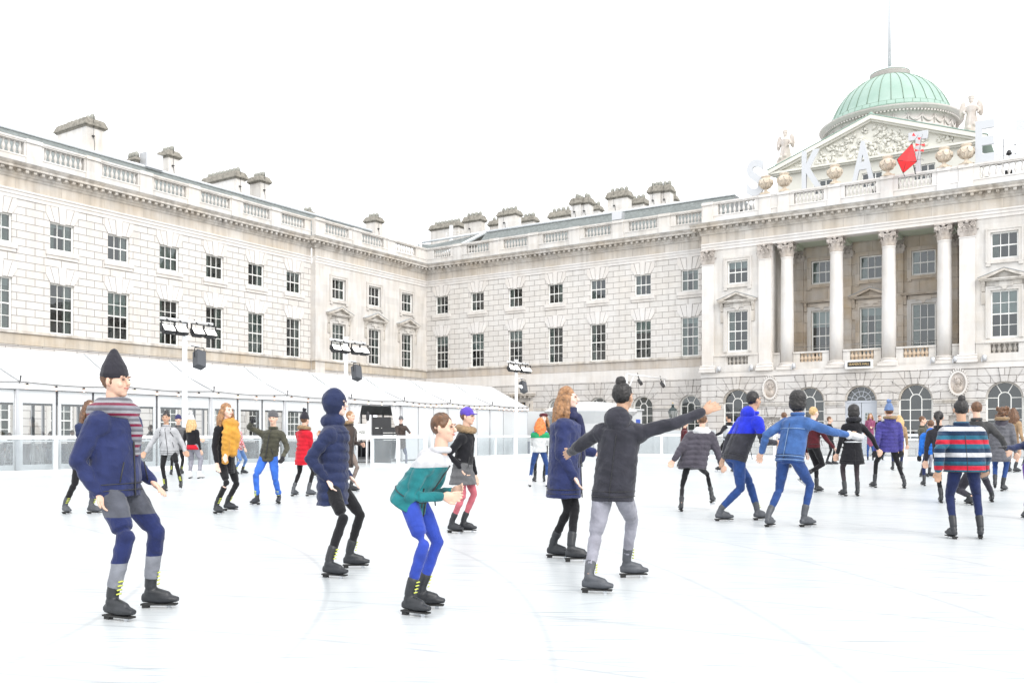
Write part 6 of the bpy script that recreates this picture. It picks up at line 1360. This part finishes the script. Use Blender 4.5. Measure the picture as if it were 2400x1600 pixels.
    # --- hair
    if hair and not (hood and hood[0] == 'up'):
        hc, style = (hair, 'short') if isinstance(hair, str) else hair; q_ = MB(); q_.ball(head - hf * .022 * k + up * .028 * k, (.086 * k, .087 * k, .096 * k), 16, 12)
        rr = random.Random(int(D * 13))
        for j in range(10): an = rr.uniform(PI * .97, PI * 2.03); q_.ball(head + ha * math.cos(an) * .064 * k + hf * math.sin(an) * .072 * k + up * rr.uniform(-.03, .085) * k, .022 * k, 7, 5)
        if style == 'long':
            for j in range(9):
                an = PI + PI * j / 8; d = ha * math.cos(an) * .085 * k + hf * math.sin(an) * .085 * k; s0 = head + d + up * .0; e1 = s0 + d * .5 - up * rr.uniform(.22, .34) * k; limb(q_, [s0, s0.lerp(e1, .5) + d * .25, e1 - hf * .02], [.034 * k, .034 * k, .018 * k], 8)
            q_.ball(head - hf * .06 * k - up * .08 * k, (.085 * k, .06 * k, .12 * k), 12, 8)
        if style == 'bob': q_.ball(head - hf * .025 * k - up * .04 * k, (.112 * k, .10 * k, .115 * k), 14, 10); q_.ball(head - hf * .02 * k + up * .03 * k, (.108 * k, .108 * k, .112 * k), 14, 10)
        if style == 'bun': q_.ball(head - hf * .04 * k + up * .13 * k, .045 * k, 10, 8)
        if style == 'pony': limb(q_, [head - hf * .10 * k + up * .04 * k, head - hf * .15 * k - up * .05 * k, head - hf * .12 * k - up * .24 * k], [.03 * k, .036 * k, .015 * k])
        if style == 'curly':
            for j in range(40): an = rr.uniform(PI * .9, PI * 2.1); zz = rr.uniform(-.16, .12); q_.ball(head + (ha * math.cos(an) + hf * math.sin(an)) * rr.uniform(.08, .125) * k + up * zz * k, .03 * k, 7, 5)
        finish(q_, 'hair', HAIR[hc], root, vx * .8, 1)
    if hat:
        hk, hm_, *rest = hat; q_ = MB(); c = head + up * .055 * k - hf * .015 * k
        if hk in ('beanie', 'pom'):
            q_.ball(c + up * .012 * k, (.090 * k, .096 * k, .094 * k), 16, 12, Matrix.Rotation(hy, 3, 'Z')); q_.torus(c - up * .020 * k, .083 * k, .019 * k, 22, 8)
            if hk == 'pom': q_.ball(c + up * .06 * k, (.07 * k, .07 * k, .08 * k), 12, 8)
        if hk == 'tall': q_.lathe([(.088 * k, -.04 * k), (.094 * k, -.01 * k), (.082 * k, .05 * k), (.05 * k, .11 * k), (.02 * k, .16 * k), (.001, .17 * k)], c=tuple(c), n=16)
        if hk == 'cap': q_.ball(c, (.094 * k, .10 * k, .085 * k), 14, 10, Matrix.Rotation(hy, 3, 'Z')); q_.ball(c + hf * .10 * k - up * .02 * k, (.065 * k, .07 * k, .012 * k), 12, 6, Matrix.Rotation(hy, 3, 'Z'))
        if hk == 'beret': q_.ball(c + up * .02 * k - hf * .02 * k, (.12 * k, .12 * k, .06 * k), 14, 8)
        finish(q_, 'hat', hm_, root, vx * .8, 1)
        if hk == 'pom':
            q_ = MB(); rr = random.Random(2); c2 = c + up * .165 * k
            for j in range(18): v = Vector((rr.gauss(0, 1), rr.gauss(0, 1), rr.gauss(0, 1))).normalized(); q_.ball(c2 + v * .028 * k, .026 * k, 6, 5)
            finish(q_, 'pompom', rest[0] if rest else hm_, root, vx * .8, 0)
    if pack:
        q_ = MB(); c = lvl(.6) - af * .17 * k; q_.ball(c, (.14 * k, .09 * k, .2 * k), 12, 10, Matrix.Rotation(R(yaw), 3, 'Z'))
        for sg in (-1, 1): limb(q_, [sh + a * sg * .09 * k - af * .07 * k + up * .03, sh + a * sg * .10 * k + af * .07 * k + up * .05 * k, lvl(.72) + a * sg * .11 * k + af * .125 * k * fat, lvl(.45) + a * sg * .15 * k + af * .06 * k], [.016 * k] * 4, 6)
        finish(q_, 'backpack', pack, root, vx * .8, 1)
    # --- skates
    bm_ = boots or m_boot
    for i in range(2):
        fd = fdir[i]; A = ank[i]; sd = up.cross(fd).normalized(); kn = (knees[i] - A).normalized(); s_ = MB(); lift = A.z - (z0 - base.z) - .15 * k
        pitch = 0
        if A.z > .30 * k + (z0 - base.z): fd = (fd * .75 - up * .55).normalized()
        n_ = sd.cross(fd) * -1; n_ = n_ if n_.z > 0 else -n_
        heel = A - n_ * (.075 * k) - fd * .035 * k
        limb(s_, [A + kn * .12 * k, A + kn * .04 * k, A - n_ * .03 * k, A - n_ * .055 * k + fd * .12 * k], [.047 * k, .042 * k, .042 * k, .030 * k])
        loft(s_, [(heel - fd * .02 * k + n_ * .0, sd * .028 * k, n_ * .03 * k), (heel + fd * .03 * k + n_ * .01 * k, sd * .036 * k, n_ * .045 * k), (heel + fd * .11 * k, sd * .040 * k, n_ * .042 * k), (heel + fd * .18 * k - n_ * .006 * k, sd * .042 * k, n_ * .03 * k), (heel + fd * .235 * k - n_ * .01 * k, sd * .028 * k, n_ * .018 * k)], 14)
        o_ = finish(s_, 'skate' if skates else 'shoe', bm_, root, min(vx, .011), 1)
        q_ = MB(); c = heel + fd * .10 * k - n_ * .045 * k; q_.obox(c, fd * .125 * k, sd * .028 * k, n_ * .006 * k)
        if skates: q_.obox(heel + fd * .005 * k - n_ * .060 * k, fd * .022 * k, sd * .02 * k, n_ * .016 * k)
        q_.build('sole', m_sole, o_)
        if skates:
            q_ = MB(); q_.obox(heel + fd * .10 * k - n_ * .098 * k, fd * .15 * k, sd * .004, n_ * .014 * k)
            for u_ in (.0, .17): q_.obox(heel + fd * u_ * k - n_ * .075 * k, fd * .014 * k, sd * .008 * k, n_ * .024 * k)
            q_.build('blade', m_blade, o_)
        if lace and D < 40:
            q_ = MB()
            for j in range(6): c = A + kn * (.11 - .028 * j) * k + fd * (.050 + .002 * j) * k if j < 4 else heel + fd * (.09 + .035 * (j - 4)) * k + n_ * .044 * k; q_.tube([c - sd * .02 * k, c + fd * .006 + n_ * .003, c + sd * .02 * k], .0055 * k if D < 15 else .008 * k, 5)
            q_.build('laces', lace if not isinstance(lace, bool) else m_lace, o_)
    if extra: extra(root, dict(head=head, neck=neck, pel=pel, S=S_, hands=hands, elb=elb, k=k, f=f, a=a, up=up, J=J, base=base, vx=vx, af=af))
    return root
def fur_ring(c, ax, ay, R0, r, n=26):
    q_ = MB(); rr = random.Random(9)
    for i in range(n): an = 2 * PI * i / n; q_.ball(c + ax * math.cos(an) * R0 + ay * math.sin(an) * R0 * 1.15, r * rr.uniform(.8, 1.25), 8, 6)
    return q_
# ================================================================ the cast
navy = cloth('navy_wool', (.018, .026, .09)); navyp = cloth('navy_puffer', (.016, .024, .07)); blk = cloth('black_leggings', (.009, .009, .011)); char = cloth('charcoal_fleece', (.030, .030, .040)); blackc = cloth('black_wool_coat', (.007, .007, .010)); greyp = cloth('grey_puffer', (.066, .060, .076)); olive = cloth('olive_green_puffer', (.062, .060, .042)); redp = cloth('red_puffer', (.48, .008, .022)); jeans = cloth('blue_denim', (.02, .055, .19)); ljeans = cloth('light_blue_denim', (.10, .19, .40)); royal = cloth('royal_blue_trousers', (.035, .13, .52)); denimj = cloth('denim_jacket', (.045, .11, .29)); grey = cloth('pale_grey_sweatshirt', (.36, .365, .38)); mustard = cloth('mustard_knit', (.50, .25, .04)); purple = cloth('purple_blue_puffer', (.055, .048, .22)); skyb = cloth('bright_blue_puffer', (.014, .13, .50)); tan = cloth('tan_wool_coat', (.33, .22, .13)); brown = cloth('dark_brown_cloth', (.05, .037, .032)); maroon = cloth('maroon_jacket', (.07, .008, .013)); fur = cloth('tan_fur', (.27, .18, .10), 'fur'); bfur = cloth('black_fur', (.015, .015, .02), 'fur'); mgrey = cloth('mid_grey_cloth', (.10, .10, .105)); white = cloth('white_cloth', (.55, .55, .56)); dgrey = cloth('dark_grey_knit', (.022, .021, .028)); navt = cloth('navy_trousers', (.012, .02, .075)); teal = cloth('teal_cloth', (.012, .15, .165)); cobalt = cloth('cobalt_leggings', (.025, .055, .34)); pinkr = cloth('pink_red_leggings', (.46, .12, .15)); lgrey = cloth('light_grey_trousers', (.24, .24, .28)); blackg = cloth('black_knit_glove', (.015, .015, .018)); bluek = cloth('blue_grey_knit', (.12, .18, .34))
def near_mitt(root, q):
    mm = MB(); n, p, a, af, k = q['neck'], q['pel'], q['a'], q['af'], q['k']
    for c_, w, dd in ((p - q['up'] * .035, .196, .150), (p + q['up'] * .015, .192, .147), (n.lerp(p, .34), .195, .142)): mm.tube([c_ + a * (w * k * math.cos(t_)) + af * (dd * k * math.sin(t_)) for t_ in [2 * PI * i / 24 for i in range(25)]], .006, 5)
    mm.tube([n.lerp(p, u) - af * (.100 + .05 * min(1, u / .3)) * k for u in (.34, .6, .8, 1.0)], .005, 5); mm.build('jacket_seams', cloth('pale_stitching', (.16, .25, .42)), root)
    m = MB(); h = q['hands'][0]; d = (h - q['elb'][0]).normalized(); m.ball(h + d * .12 * q['k'], (.06, .05, .13), 12, 8, d.to_track_quat('Z', 'Y').to_matrix()); m.ball(h + d * .02, (.05, .045, .06), 10, 8); finish(m, 'fluffy_mitten', white, root, .008, 1)
# nearest figures
stripe_scarf = cloth('maroon_grey_striped_scarf', None, 'stripes', cols=[(.16, .012, .04), (.28, .28, .30), (.11, .11, .13), (.20, .20, .23)], dz=.07)
person('tall man in dark hat, striped scarf and navy coat striding right in the left foreground', [(352, 1423), (262, 1450)], (272, 850), yaw=78, D=6.05, hat=('tall', dgrey), hair=('brown', 'short'), sk='fair', top=navy, hem=.10, fat=1.22, bottom=cloth('navy_and_grey_trousers', None, 'bands', cols=[(0, (.20, .21, .24)), (.36, (.014, .022, .09)), (.66, (.075, .08, .10))]), legr=1.15, scarf=(stripe_scarf, 'wrap'), arms=((335, 1130, .15), (262, 1150, -.2)), pelvis=(274, 1115), puff=.0)
person('long-haired woman in navy coat and black leggings, half hidden behind the tall left man', [(213, 1203), (152, 1203)], (212, 936), yaw=60, hair=('brown', 'long'), top=navyp, hem=.22, flare=1.12, puff=.010, bottom=blk, female=True, arms=('down', 'bent'), boots=m_bootg)
person('woman in big pale grey sweatshirt reaching one arm out, black leggings, facing the camera', [(424, 1143), (388, 1150)], (389, 965), yaw=5, hair=('black', 'bun'), top=grey, hem=.16, fat=1.25, bottom=blk, female=True, arms=((441, 1062, -.1), (341, 1066, -.1)), sk='tan', pack=blackg, tilt=.1, scarf=None)
person('person in dark beanie and dull grey top just behind the woman in pale grey sweatshirt', [(425, 1110), (402, 1112)], (418, 973), yaw=25, hat=('beanie', cloth('navy_beanie', (.03, .03, .10))), hair='brown', top=mgrey, hem=.08, bottom=blk, arms=('out', 'down'))
def red_hem(root, q):
    m = MB(); c = q['pel'] - q['up'] * .02; loft(m, [(c - q['up'] * .10, q['a'] * .19, q['f'] * .15), (c + q['up'] * .03, q['a'] * .18, q['f'] * .14)]); m.build('red_shirt_hem', redp, root)
person('woman in white bobble hat and black jacket with red hem, seen from behind', [(445, 1121), (467, 1121)], (449, 975), yaw=170, hat=('pom', white), hair=('blond', 'long'), top=blackc, hem=-.02, bottom=lgrey, legr=1.3, female=True, arms=('down', 'down'), boots=m_bootw, lace=False, extra=red_hem)
def must(root, q):
    m = MB(); n = q['neck']; f, a, up, k = q['f'], q['a'], q['up'], q['k']; m.ball(n + f * .08 * k - up * .02, (.14 * k, .13 * k, .09 * k), 14, 10)
    limb(m, [n + f * .12 * k, n + f * .17 * k - up * .22 * k, n + f * .13 * k - up * .46 * k], [.08 * k, .10 * k, .085 * k]); limb(m, [n + f * .10 * k - a * .10 * k, n + f * .14 * k - a * .13 * k - up * .25 * k, n + f * .1 * k - a * .12 * k - up * .6 * k], [.05 * k, .07 * k, .05 * k]); finish(m, 'mustard_scarf', mustard, root, .012, 2)
person('light brown haired woman with thick mustard scarf over a black coat, facing right', [(532, 1196), (507, 1203)], (532, 943), yaw=62, hair=('light', 'long'), top=blackc, hem=.20, bottom=blk, female=True, arms=((538, 1078, -.25), 'down'), extra=must, sk='pale')
person('person in red and white check jacket and light blue jeans behind the mustard scarf woman', [(568, 1110), (550, 1112)], (555, 983), yaw=70, hair=('brown', 'short'), top=cloth('red_white_check', None, 'check', cols=[(.45, .02, .03), (.5, .48, .48)], dz=22), bottom=ljeans, arms=((585, 1082, -.1), 'down'))
def zipper(root, q):
    m = MB(); n, p, af, k = q['neck'], q['pel'], q['af'], q['k']; m.tube([n.lerp(p, u) + af * (.075 + .068 * min(1, u / .25)) * k for u in (.02, .1, .2, .3, .5, .7, .9, 1.08)], .008, 6); m.build('zip', m_black, root)
    m = MB()
    for sg in (-1, 1): c = n.lerp(p, .82) + q['a'] * sg * .10 * k + af * .125 * k; m.tube([c + q['a'] * sg * .025 - q['up'] * .06, c - q['a'] * sg * .015 + q['up'] * .05], .007, 5)
    m.build('pocket_seam', m_black, root)
person('boy in grey beanie, olive quilted jacket and bright blue trousers, one gloved hand raised', [(654, 1180), (603, 1182)], (640, 964), yaw=-8, hyaw=-2, hat=('beanie', mgrey), hair='black', top=olive, puff=.009, hem=.10, fat=1.05, bottom=royal, legr=1.12, cuff=True, arms=((668, 1070, -.15), (601, 988, -.25)), gloves=blackg, pelvis=(628, 1082), sk='fair', extra=zipper)
person('girl in long red quilted coat with fur collar and dark bobble hat, seen from behind', [(687, 1162), (723, 1162)], (715, 970), yaw=150, hat=('pom', dgrey), hair=('brown', 'short'), top=redp, puff=.009, hem=.26, flare=1.18, bottom=blk, female=True, collar=fur, arms=('bent', 'bent'), boots=m_bootg, lace=False)
person('child in pale blue grey jacket and dark backpack in front of the marquee wall', [(757, 1117), (740, 1116)], (748, 1008), yaw=-60, hair=('light', 'short'), top=cloth('pale_blue_grey_jacket', (.30, .33, .42)), skirt=maroon, bottom=blk, arms=('bent', 'down'), pack=dgrey, lace=False)
person('tall figure in long hooded navy puffer coat and black tights gliding across the middle', [(818, 1330), (770, 1352)], (790, 915), yaw=80, D=7.9, H=1.62, hood=('up', navyp), hair=('brown', 'short'), top=navyp, puff=.013, hem=.24, fat=1.12, bottom=blk, female=True, arms=((815, 1118, .1), (778, 1120, -.2)), pelvis=(783, 1120), sk='pale')
person('woman in brown coat with fur-trimmed hood just beyond the tall navy puffer figure', [(822, 1152), (785, 1152)], (822, 962), yaw=65, hood=('down', brown, fur), hair=('light', 'short'), top=brown, hem=.38, flare=1.1, bottom=cloth('taupe_tights', (.20, .16, .14)), female=True, arms=('bent', 'down'), boots=m_boot, lace=False)
person('older man in grey beanie, sunglasses and brown coat leaning on the rail by stall', [(952, 1096), (930, 1096)], (940, 976), yaw=20, D=35.6, H=1.78, z0=.14, hat=('beanie', mgrey), hair='grey', top=brown, hem=.14, fat=1.12, bottom=navt, glasses=True, arms=((970, 1021, -.5), (938, 1023, -.5)), sk='pale', group='people standing outside the rail', skates=False, lace=False)
person('skater in white top with teal hips and cobalt blue leggings, bending forward', [(985, 1425), (958, 1440)], (1040, 965), yaw=72, D=6.15, H=1.52, hair=('brown', 'short'), top=cloth('white_teal_top', None, 'bands', cols=[(0, (.012, .15, .165)), (.98, (.5, .5, .52))]), hem=.10, flare=1.15, fat=1.02, bottom=cobalt, legr=1.0, arms=((1060, 1150, .0), (1040, 1160, -.15)), pelvis=(968, 1095, .05), sk='fair', lace=True)
person('child in purple cap, tan fur collar, black coat and pinkish red leggings', [(1085, 1246), (1058, 1248)], (1096, 955), yaw=70, hat=('cap', cloth('purple_cap_cloth', (.10, .06, .40))), hair='brown', top=blackc, hem=.02, skirt=mgrey, collar=fur, bottom=pinkr, female=True, arms=('down', (1082, 1095, -.1)), lace=False)
band = cloth('blue_green_white_jacket', None, 'bands', cols=[(0, (.52, .53, .53)), (1.14, (.015, .27, .11)), (1.27, (.02, .08, .42))])
person('red-haired girl in blue, green and white jacket and jeans, hugging a friend', [(1242, 1140), (1282, 1140)], (1266, 978), yaw=172, hair=('red', 'long'), top=band, hem=.04, fat=1.12, bottom=jeans, female=True, arms=('hug', 'hug'), boots=m_bootw, lace=False)
person('girl in reddish beret hugging the red-haired girl, her face to the camera', [(1275, 1128), (1254, 1128)], (1274, 968), yaw=-5, hat=('beret', maroon), hair=('light', 'long'), top=brown, bottom=blk, female=True, arms=('hug', 'hug'), sk='pale', lace=False)
person('woman in knee-length navy coat and black tights with long brown hair, skating right', [(1338, 1316), (1295, 1306)], (1332, 903), yaw=80, D=8.75, hair=('light', 'long'), top=navy, hem=.30, flare=1.12, fat=1.38, bottom=blk, female=True, scarf=cloth('navy_scarf', (.015, .018, .06)), arms=((1400, 1062, .35), (1340, 1112, -.3)), sk='pale', lace=False, pelvis=(1322, 1100))
person('skater in hooded charcoal fleece and pale grey trousers with both arms spread wide', [(1380, 1388), (1468, 1352)], (1461, 895), yaw=160, D=7.15, hyaw=140, legs=((1, -.25, 0), (1, .1, 0)), hair=('black', 'bun'), hood=('down', char), top=char, hem=.08, fat=1.12, bottom=lgrey, legr=1.05, arms=((1345, 1062, .45), (1640, 965, -.15)), sk='tan', pelvis=(1438, 1130), boots=m_bootg)
person('skater in grey quilted jacket and white hood leaning over, seen from behind', [(1597, 1198), (1668, 1178)], (1646, 968), yaw=165, D=14.3, scarf=(white, 'wrap'), hair=('brown', 'short'), top=greyp, puff=.014, hem=.10, fat=1.5, bottom=blk, legr=.85, arms=((1572, 1085, -.1), (1690, 1092, -.1)), pelvis=(1622, 1078), lace=False)
vest = cloth('white_hi_vis_vest', (.5, .52, .54))
def vst(root, q):
    m = MB(); n, p, a, af, k = q['neck'], q['pel'], q['a'], q['af'], q['k']
    for u0, u1, w in ((.12, .30, .17), (.30, .78, .185), (.86, .96, .19)): c0, c1 = n.lerp(p, u0), n.lerp(p, u1); loft(m, [(c1, a * w * k, af * .135 * k), (c0, a * w * k, af * .13 * k)])
    m.build('vest', vest, root)
person('rink marshal in black jacket and white vest with black side panels, near the far rail', [(1690, 1102), (1722, 1106)], (1708, 967), yaw=-150, hair='black', top=blackc, hem=.05, bottom=blk, arms=('out', 'down'), extra=vst, sk='tan', lace=False)
bluechar = cloth('blue_and_charcoal_jacket', None, 'bands', cols=[(0, (.033, .033, .042)), (1.22, (.014, .028, .50))])
person('young man in royal blue and charcoal jacket and jeans skating right, arm out low', [(1775, 1218), (1686, 1220)], (1767, 915), yaw=112, D=12.5, hair='black', top=bluechar, hem=.06, fat=1.15, bottom=jeans, legr=1.1, hood=('down', cloth('royal_blue_hood', (.014, .028, .50))), arms=((1700, 1080, .2), (1812, 1037, -.1)), sk='tan', pelvis=(1725, 1085), lace=m_lace, boots=m_bootg)
person('black-haired woman in denim jacket and jeans with a fluffy white mitten stretched out', [(1800, 1234), (1884, 1234)], (1872, 915), yaw=130, D=11.75, hair=('black', 'bob'), top=denimj, hem=-.02, fat=1.14, bottom=jeans, female=False, arms=((1795, 1060, .2), (1985, 1020, -.1)), pelvis=(1850, 1065), boots=m_bootg, lace=False, extra=lambda r, q: near_mitt(r, dict(q, hands=q['hands'][::-1], elb=q['elb'][::-1])))
person('blond skater in maroon jacket and dark trousers behind the denim jacket woman', [(1914, 1153), (1888, 1128)], (1908, 952), yaw=110, hair=('blond', 'short'), top=maroon, hem=.05, bottom=blk, arms=('down', (1955, 1055, -.1)), sk='pale', lace=False)
person('small figure in dark jacket gliding near the far rail behind the maroon jacket', [(1952, 1088), (1938, 1088)], (1945, 975), yaw=60, hair='brown', top=blackc, bottom=blk, arms=('bent', 'down'), lace=False)
person('woman in flared black coat with fur shoulders and thin belt, seen from behind', [(1980, 1162), (2010, 1162)], (2000, 948), yaw=178, hair=('black', 'bob'), top=blackc, hem=.32, flare=1.45, bottom=cloth('sheer_black_tights', (.05, .04, .045)), female=True, collar=bfur, arms=((1965, 1070, .1), (2052, 1052, -.1)), belt=m_grey, lace=False)
person('skater in blue bobble hat and purple blue puffer jacket, legs apart, seen from behind', [(2050, 1142), (2120, 1144)], (2083, 950), yaw=175, hat=('pom', bluek), hair='brown', hood=('down', purple, fur), top=purple, puff=.013, hem=.10, fat=1.25, bottom=blk, arms=('down', 'down'), gloves=blackg, lace=False)
person('skater in long tan coat mostly hidden behind the purple blue puffer', [(2093, 1101), (2112, 1101)], (2107, 972), yaw=160, hair=('blond', 'long'), top=tan, hem=.42, flare=1.15, bottom=navt, female=True, arms=('down', 'down'), lace=False)
person('boy in bright blue hooded puffer jacket, seen from behind, left of the striped sweater', [(2166, 1138), (2204, 1128)], (2181, 983), yaw=165, hair='brown', hood=('down', skyb), top=skyb, puff=.011, hem=.10, fat=1.25, bottom=navt, arms=('down', 'out'), gloves=blackg, lace=False)
person('figure in olive parka holding a phone up beyond the boy in bright blue', [(2178, 1117), (2160, 1117)], (2163, 974), yaw=60, hair='brown', top=olive, hem=.1, bottom=lgrey, arms=('phone', 'down'), lace=False)
person('girl with dark ponytail and black leggings at the left edge of the striped sweater', [(2206, 1178), (2229, 1178)], (2200, 962), yaw=150, D=15.9, hair=('black', 'pony'), top=dgrey, hem=.1, bottom=blk, female=True, arms=('down', 'down'), boots=m_boot, lace=False)
stripes = cloth('striped_sweater_knit', None, 'stripes', cols=[(.012, .03, .07), (.50, .50, .52), (.012, .03, .07), (.015, .10, .16), (.42, .012, .03), (.015, .10, .16)], dz=.30)
person('skater in wide red, white and blue striped sweater and navy trousers, hair in a bun', [(2235, 1262), (2298, 1262)], (2252, 935), yaw=165, D=10.4, H=1.66, hair=('black', 'bun'), top=stripes, hem=.10, fat=1.45, bottom=navt, arms=((2195, 1100, -.05), (2318, 1100, .1)), sk='tan', lace=False, pelvis=(2258, 1108))
def watch(root, q):
    m = MB(); h = q['hands'][0]; m.obox(h + Vector((0, -.06, 0)), (.04, 0, 0), (0, .01, 0), (0, 0, .05)); m.build('phone', cloth('cyan_screen', (.05, .5, .6)), root)
person('man in dark grey sweater and black trousers, seen from behind, reaching right', [(2277, 1183), (2325, 1176)], (2288, 940), yaw=170, D=15.4, hair='brown', top=cloth('dark_grey_sweater', (.045, .045, .046)), hem=.06, fat=1.16, bottom=cloth('charcoal_trousers', (.03, .028, .04)), legr=1.15, arms=((2250, 1060, 0), (2352, 1052, -.1)), lace=False)
person('curly-haired skater in long grey quilted coat with pale fur hood and jeans', [(2332, 1142), (2350, 1150)], (2350, 952), yaw=140, hair=('brown', 'curly'), hood=('down', greyp, fur), top=cloth('slate_quilted_coat', (.12, .12, .135)), puff=.01, hem=.34, fat=1.15, bottom=jeans, arms=('down', 'down'), female=True, lace=False)
person('woman with long dark hair in camel coat and bare legs near the right edge', [(2364, 1105), (2379, 1106)], (2376, 955), yaw=120, hair=('brown', 'long'), top=tan, hem=.34, flare=1.1, bottom=cloth('skin_tone_tights', (.50, .32, .24)), female=True, arms=('down', 'down'), lace=False)
person('child in navy jacket at the right edge, black-gloved arm stretched out to the left', [(2405, 1215), (2440, 1215)], (2425, 985), yaw=-60, hair='brown', top=navyp, hem=.06, fat=1.1, bottom=cloth('purple_ski_trousers', (.10, .03, .28)), legr=1.35, arms=((2450, 1120, .1), (2352, 1048, -.05)), gloves=blackg, extra=None)
person('skater in white and blue jacket hidden behind the denim jacket woman', [(1822, 1098), (1848, 1096)], (1838, 965), yaw=150, hair='brown', top=cloth('white_blue_jacket', None, 'bands', cols=[(0, (.04, .06, .2)), (1.1, (.7, .7, .72)), (1.25, (.04, .06, .25))]), bottom=jeans, arms=('out', 'out'), lace=False)
person('distant skater in jeans glimpsed behind the leaning grey quilted jacket', [(1590, 1094), (1606, 1094)], (1606, 985), yaw=90, hair='brown', top=maroon, bottom=jeans, arms=('down', 'down'), lace=False)
# beyond the far rail and inside the marquee
for (lab, px, tp, d, yw, hr, tcl) in (('onlooker in flowered scarf and dark coat by the grey arched door', 2040, 968, 43.5, -20, ('light', 'long'), cloth('plum_floral', (.22, .06, .12))),
        ('onlooker in black coat just right of the arched door, facing the rink', 2062, 972, 44.0, 15, ('brown', 'short'), blackc)):
    person(lab, [(px + 6, 1080), (px - 6, 1080)], (px, tp), yaw=yw, D=d, H=1.68, hair=hr, top=tcl, hem=.15, bottom=jeans, arms=('bent', 'down'), group='people standing outside the rail', skates=False, lace=False)
for i, (lab, px, d, yw, hh, hr, tcl) in enumerate((('seated visitor in black inside the marquee, leftmost behind the glass', 22, 30.2, 30, 1.3, 'brown', blackc), ('visitor in dark coat inside the marquee, second from the left, beside the bar stools', 118, 31.0, -80, 1.35, 'black', dgrey), ('visitor in grey inside the marquee behind the tall man', 170, 31.8, 60, 1.4, 'brown', mgrey), ('visitor in dark top inside the marquee near the floodlight mast', 352, 34.3, -40, 1.62, 'brown', dgrey), ('visitor in black behind the glass right of the bobble hat woman', 606, 40.2, 30, 1.6, 'black', blackc))):
    yt = HORIZON - (hh - EYE) * FPX / d; person(lab, [(px + 8, 1100), (px - 8, 1100)], (px, yt), yaw=yw, D=d, H=max(hh, 1.6) if hh > 1.5 else 1.55, z0=.08 if hh > 1.5 else -.12, hair=hr, top=tcl, hem=.1, bottom=blk, arms=('bent', 'fwd'), group='visitors inside the marquee', skates=False, lace=False)
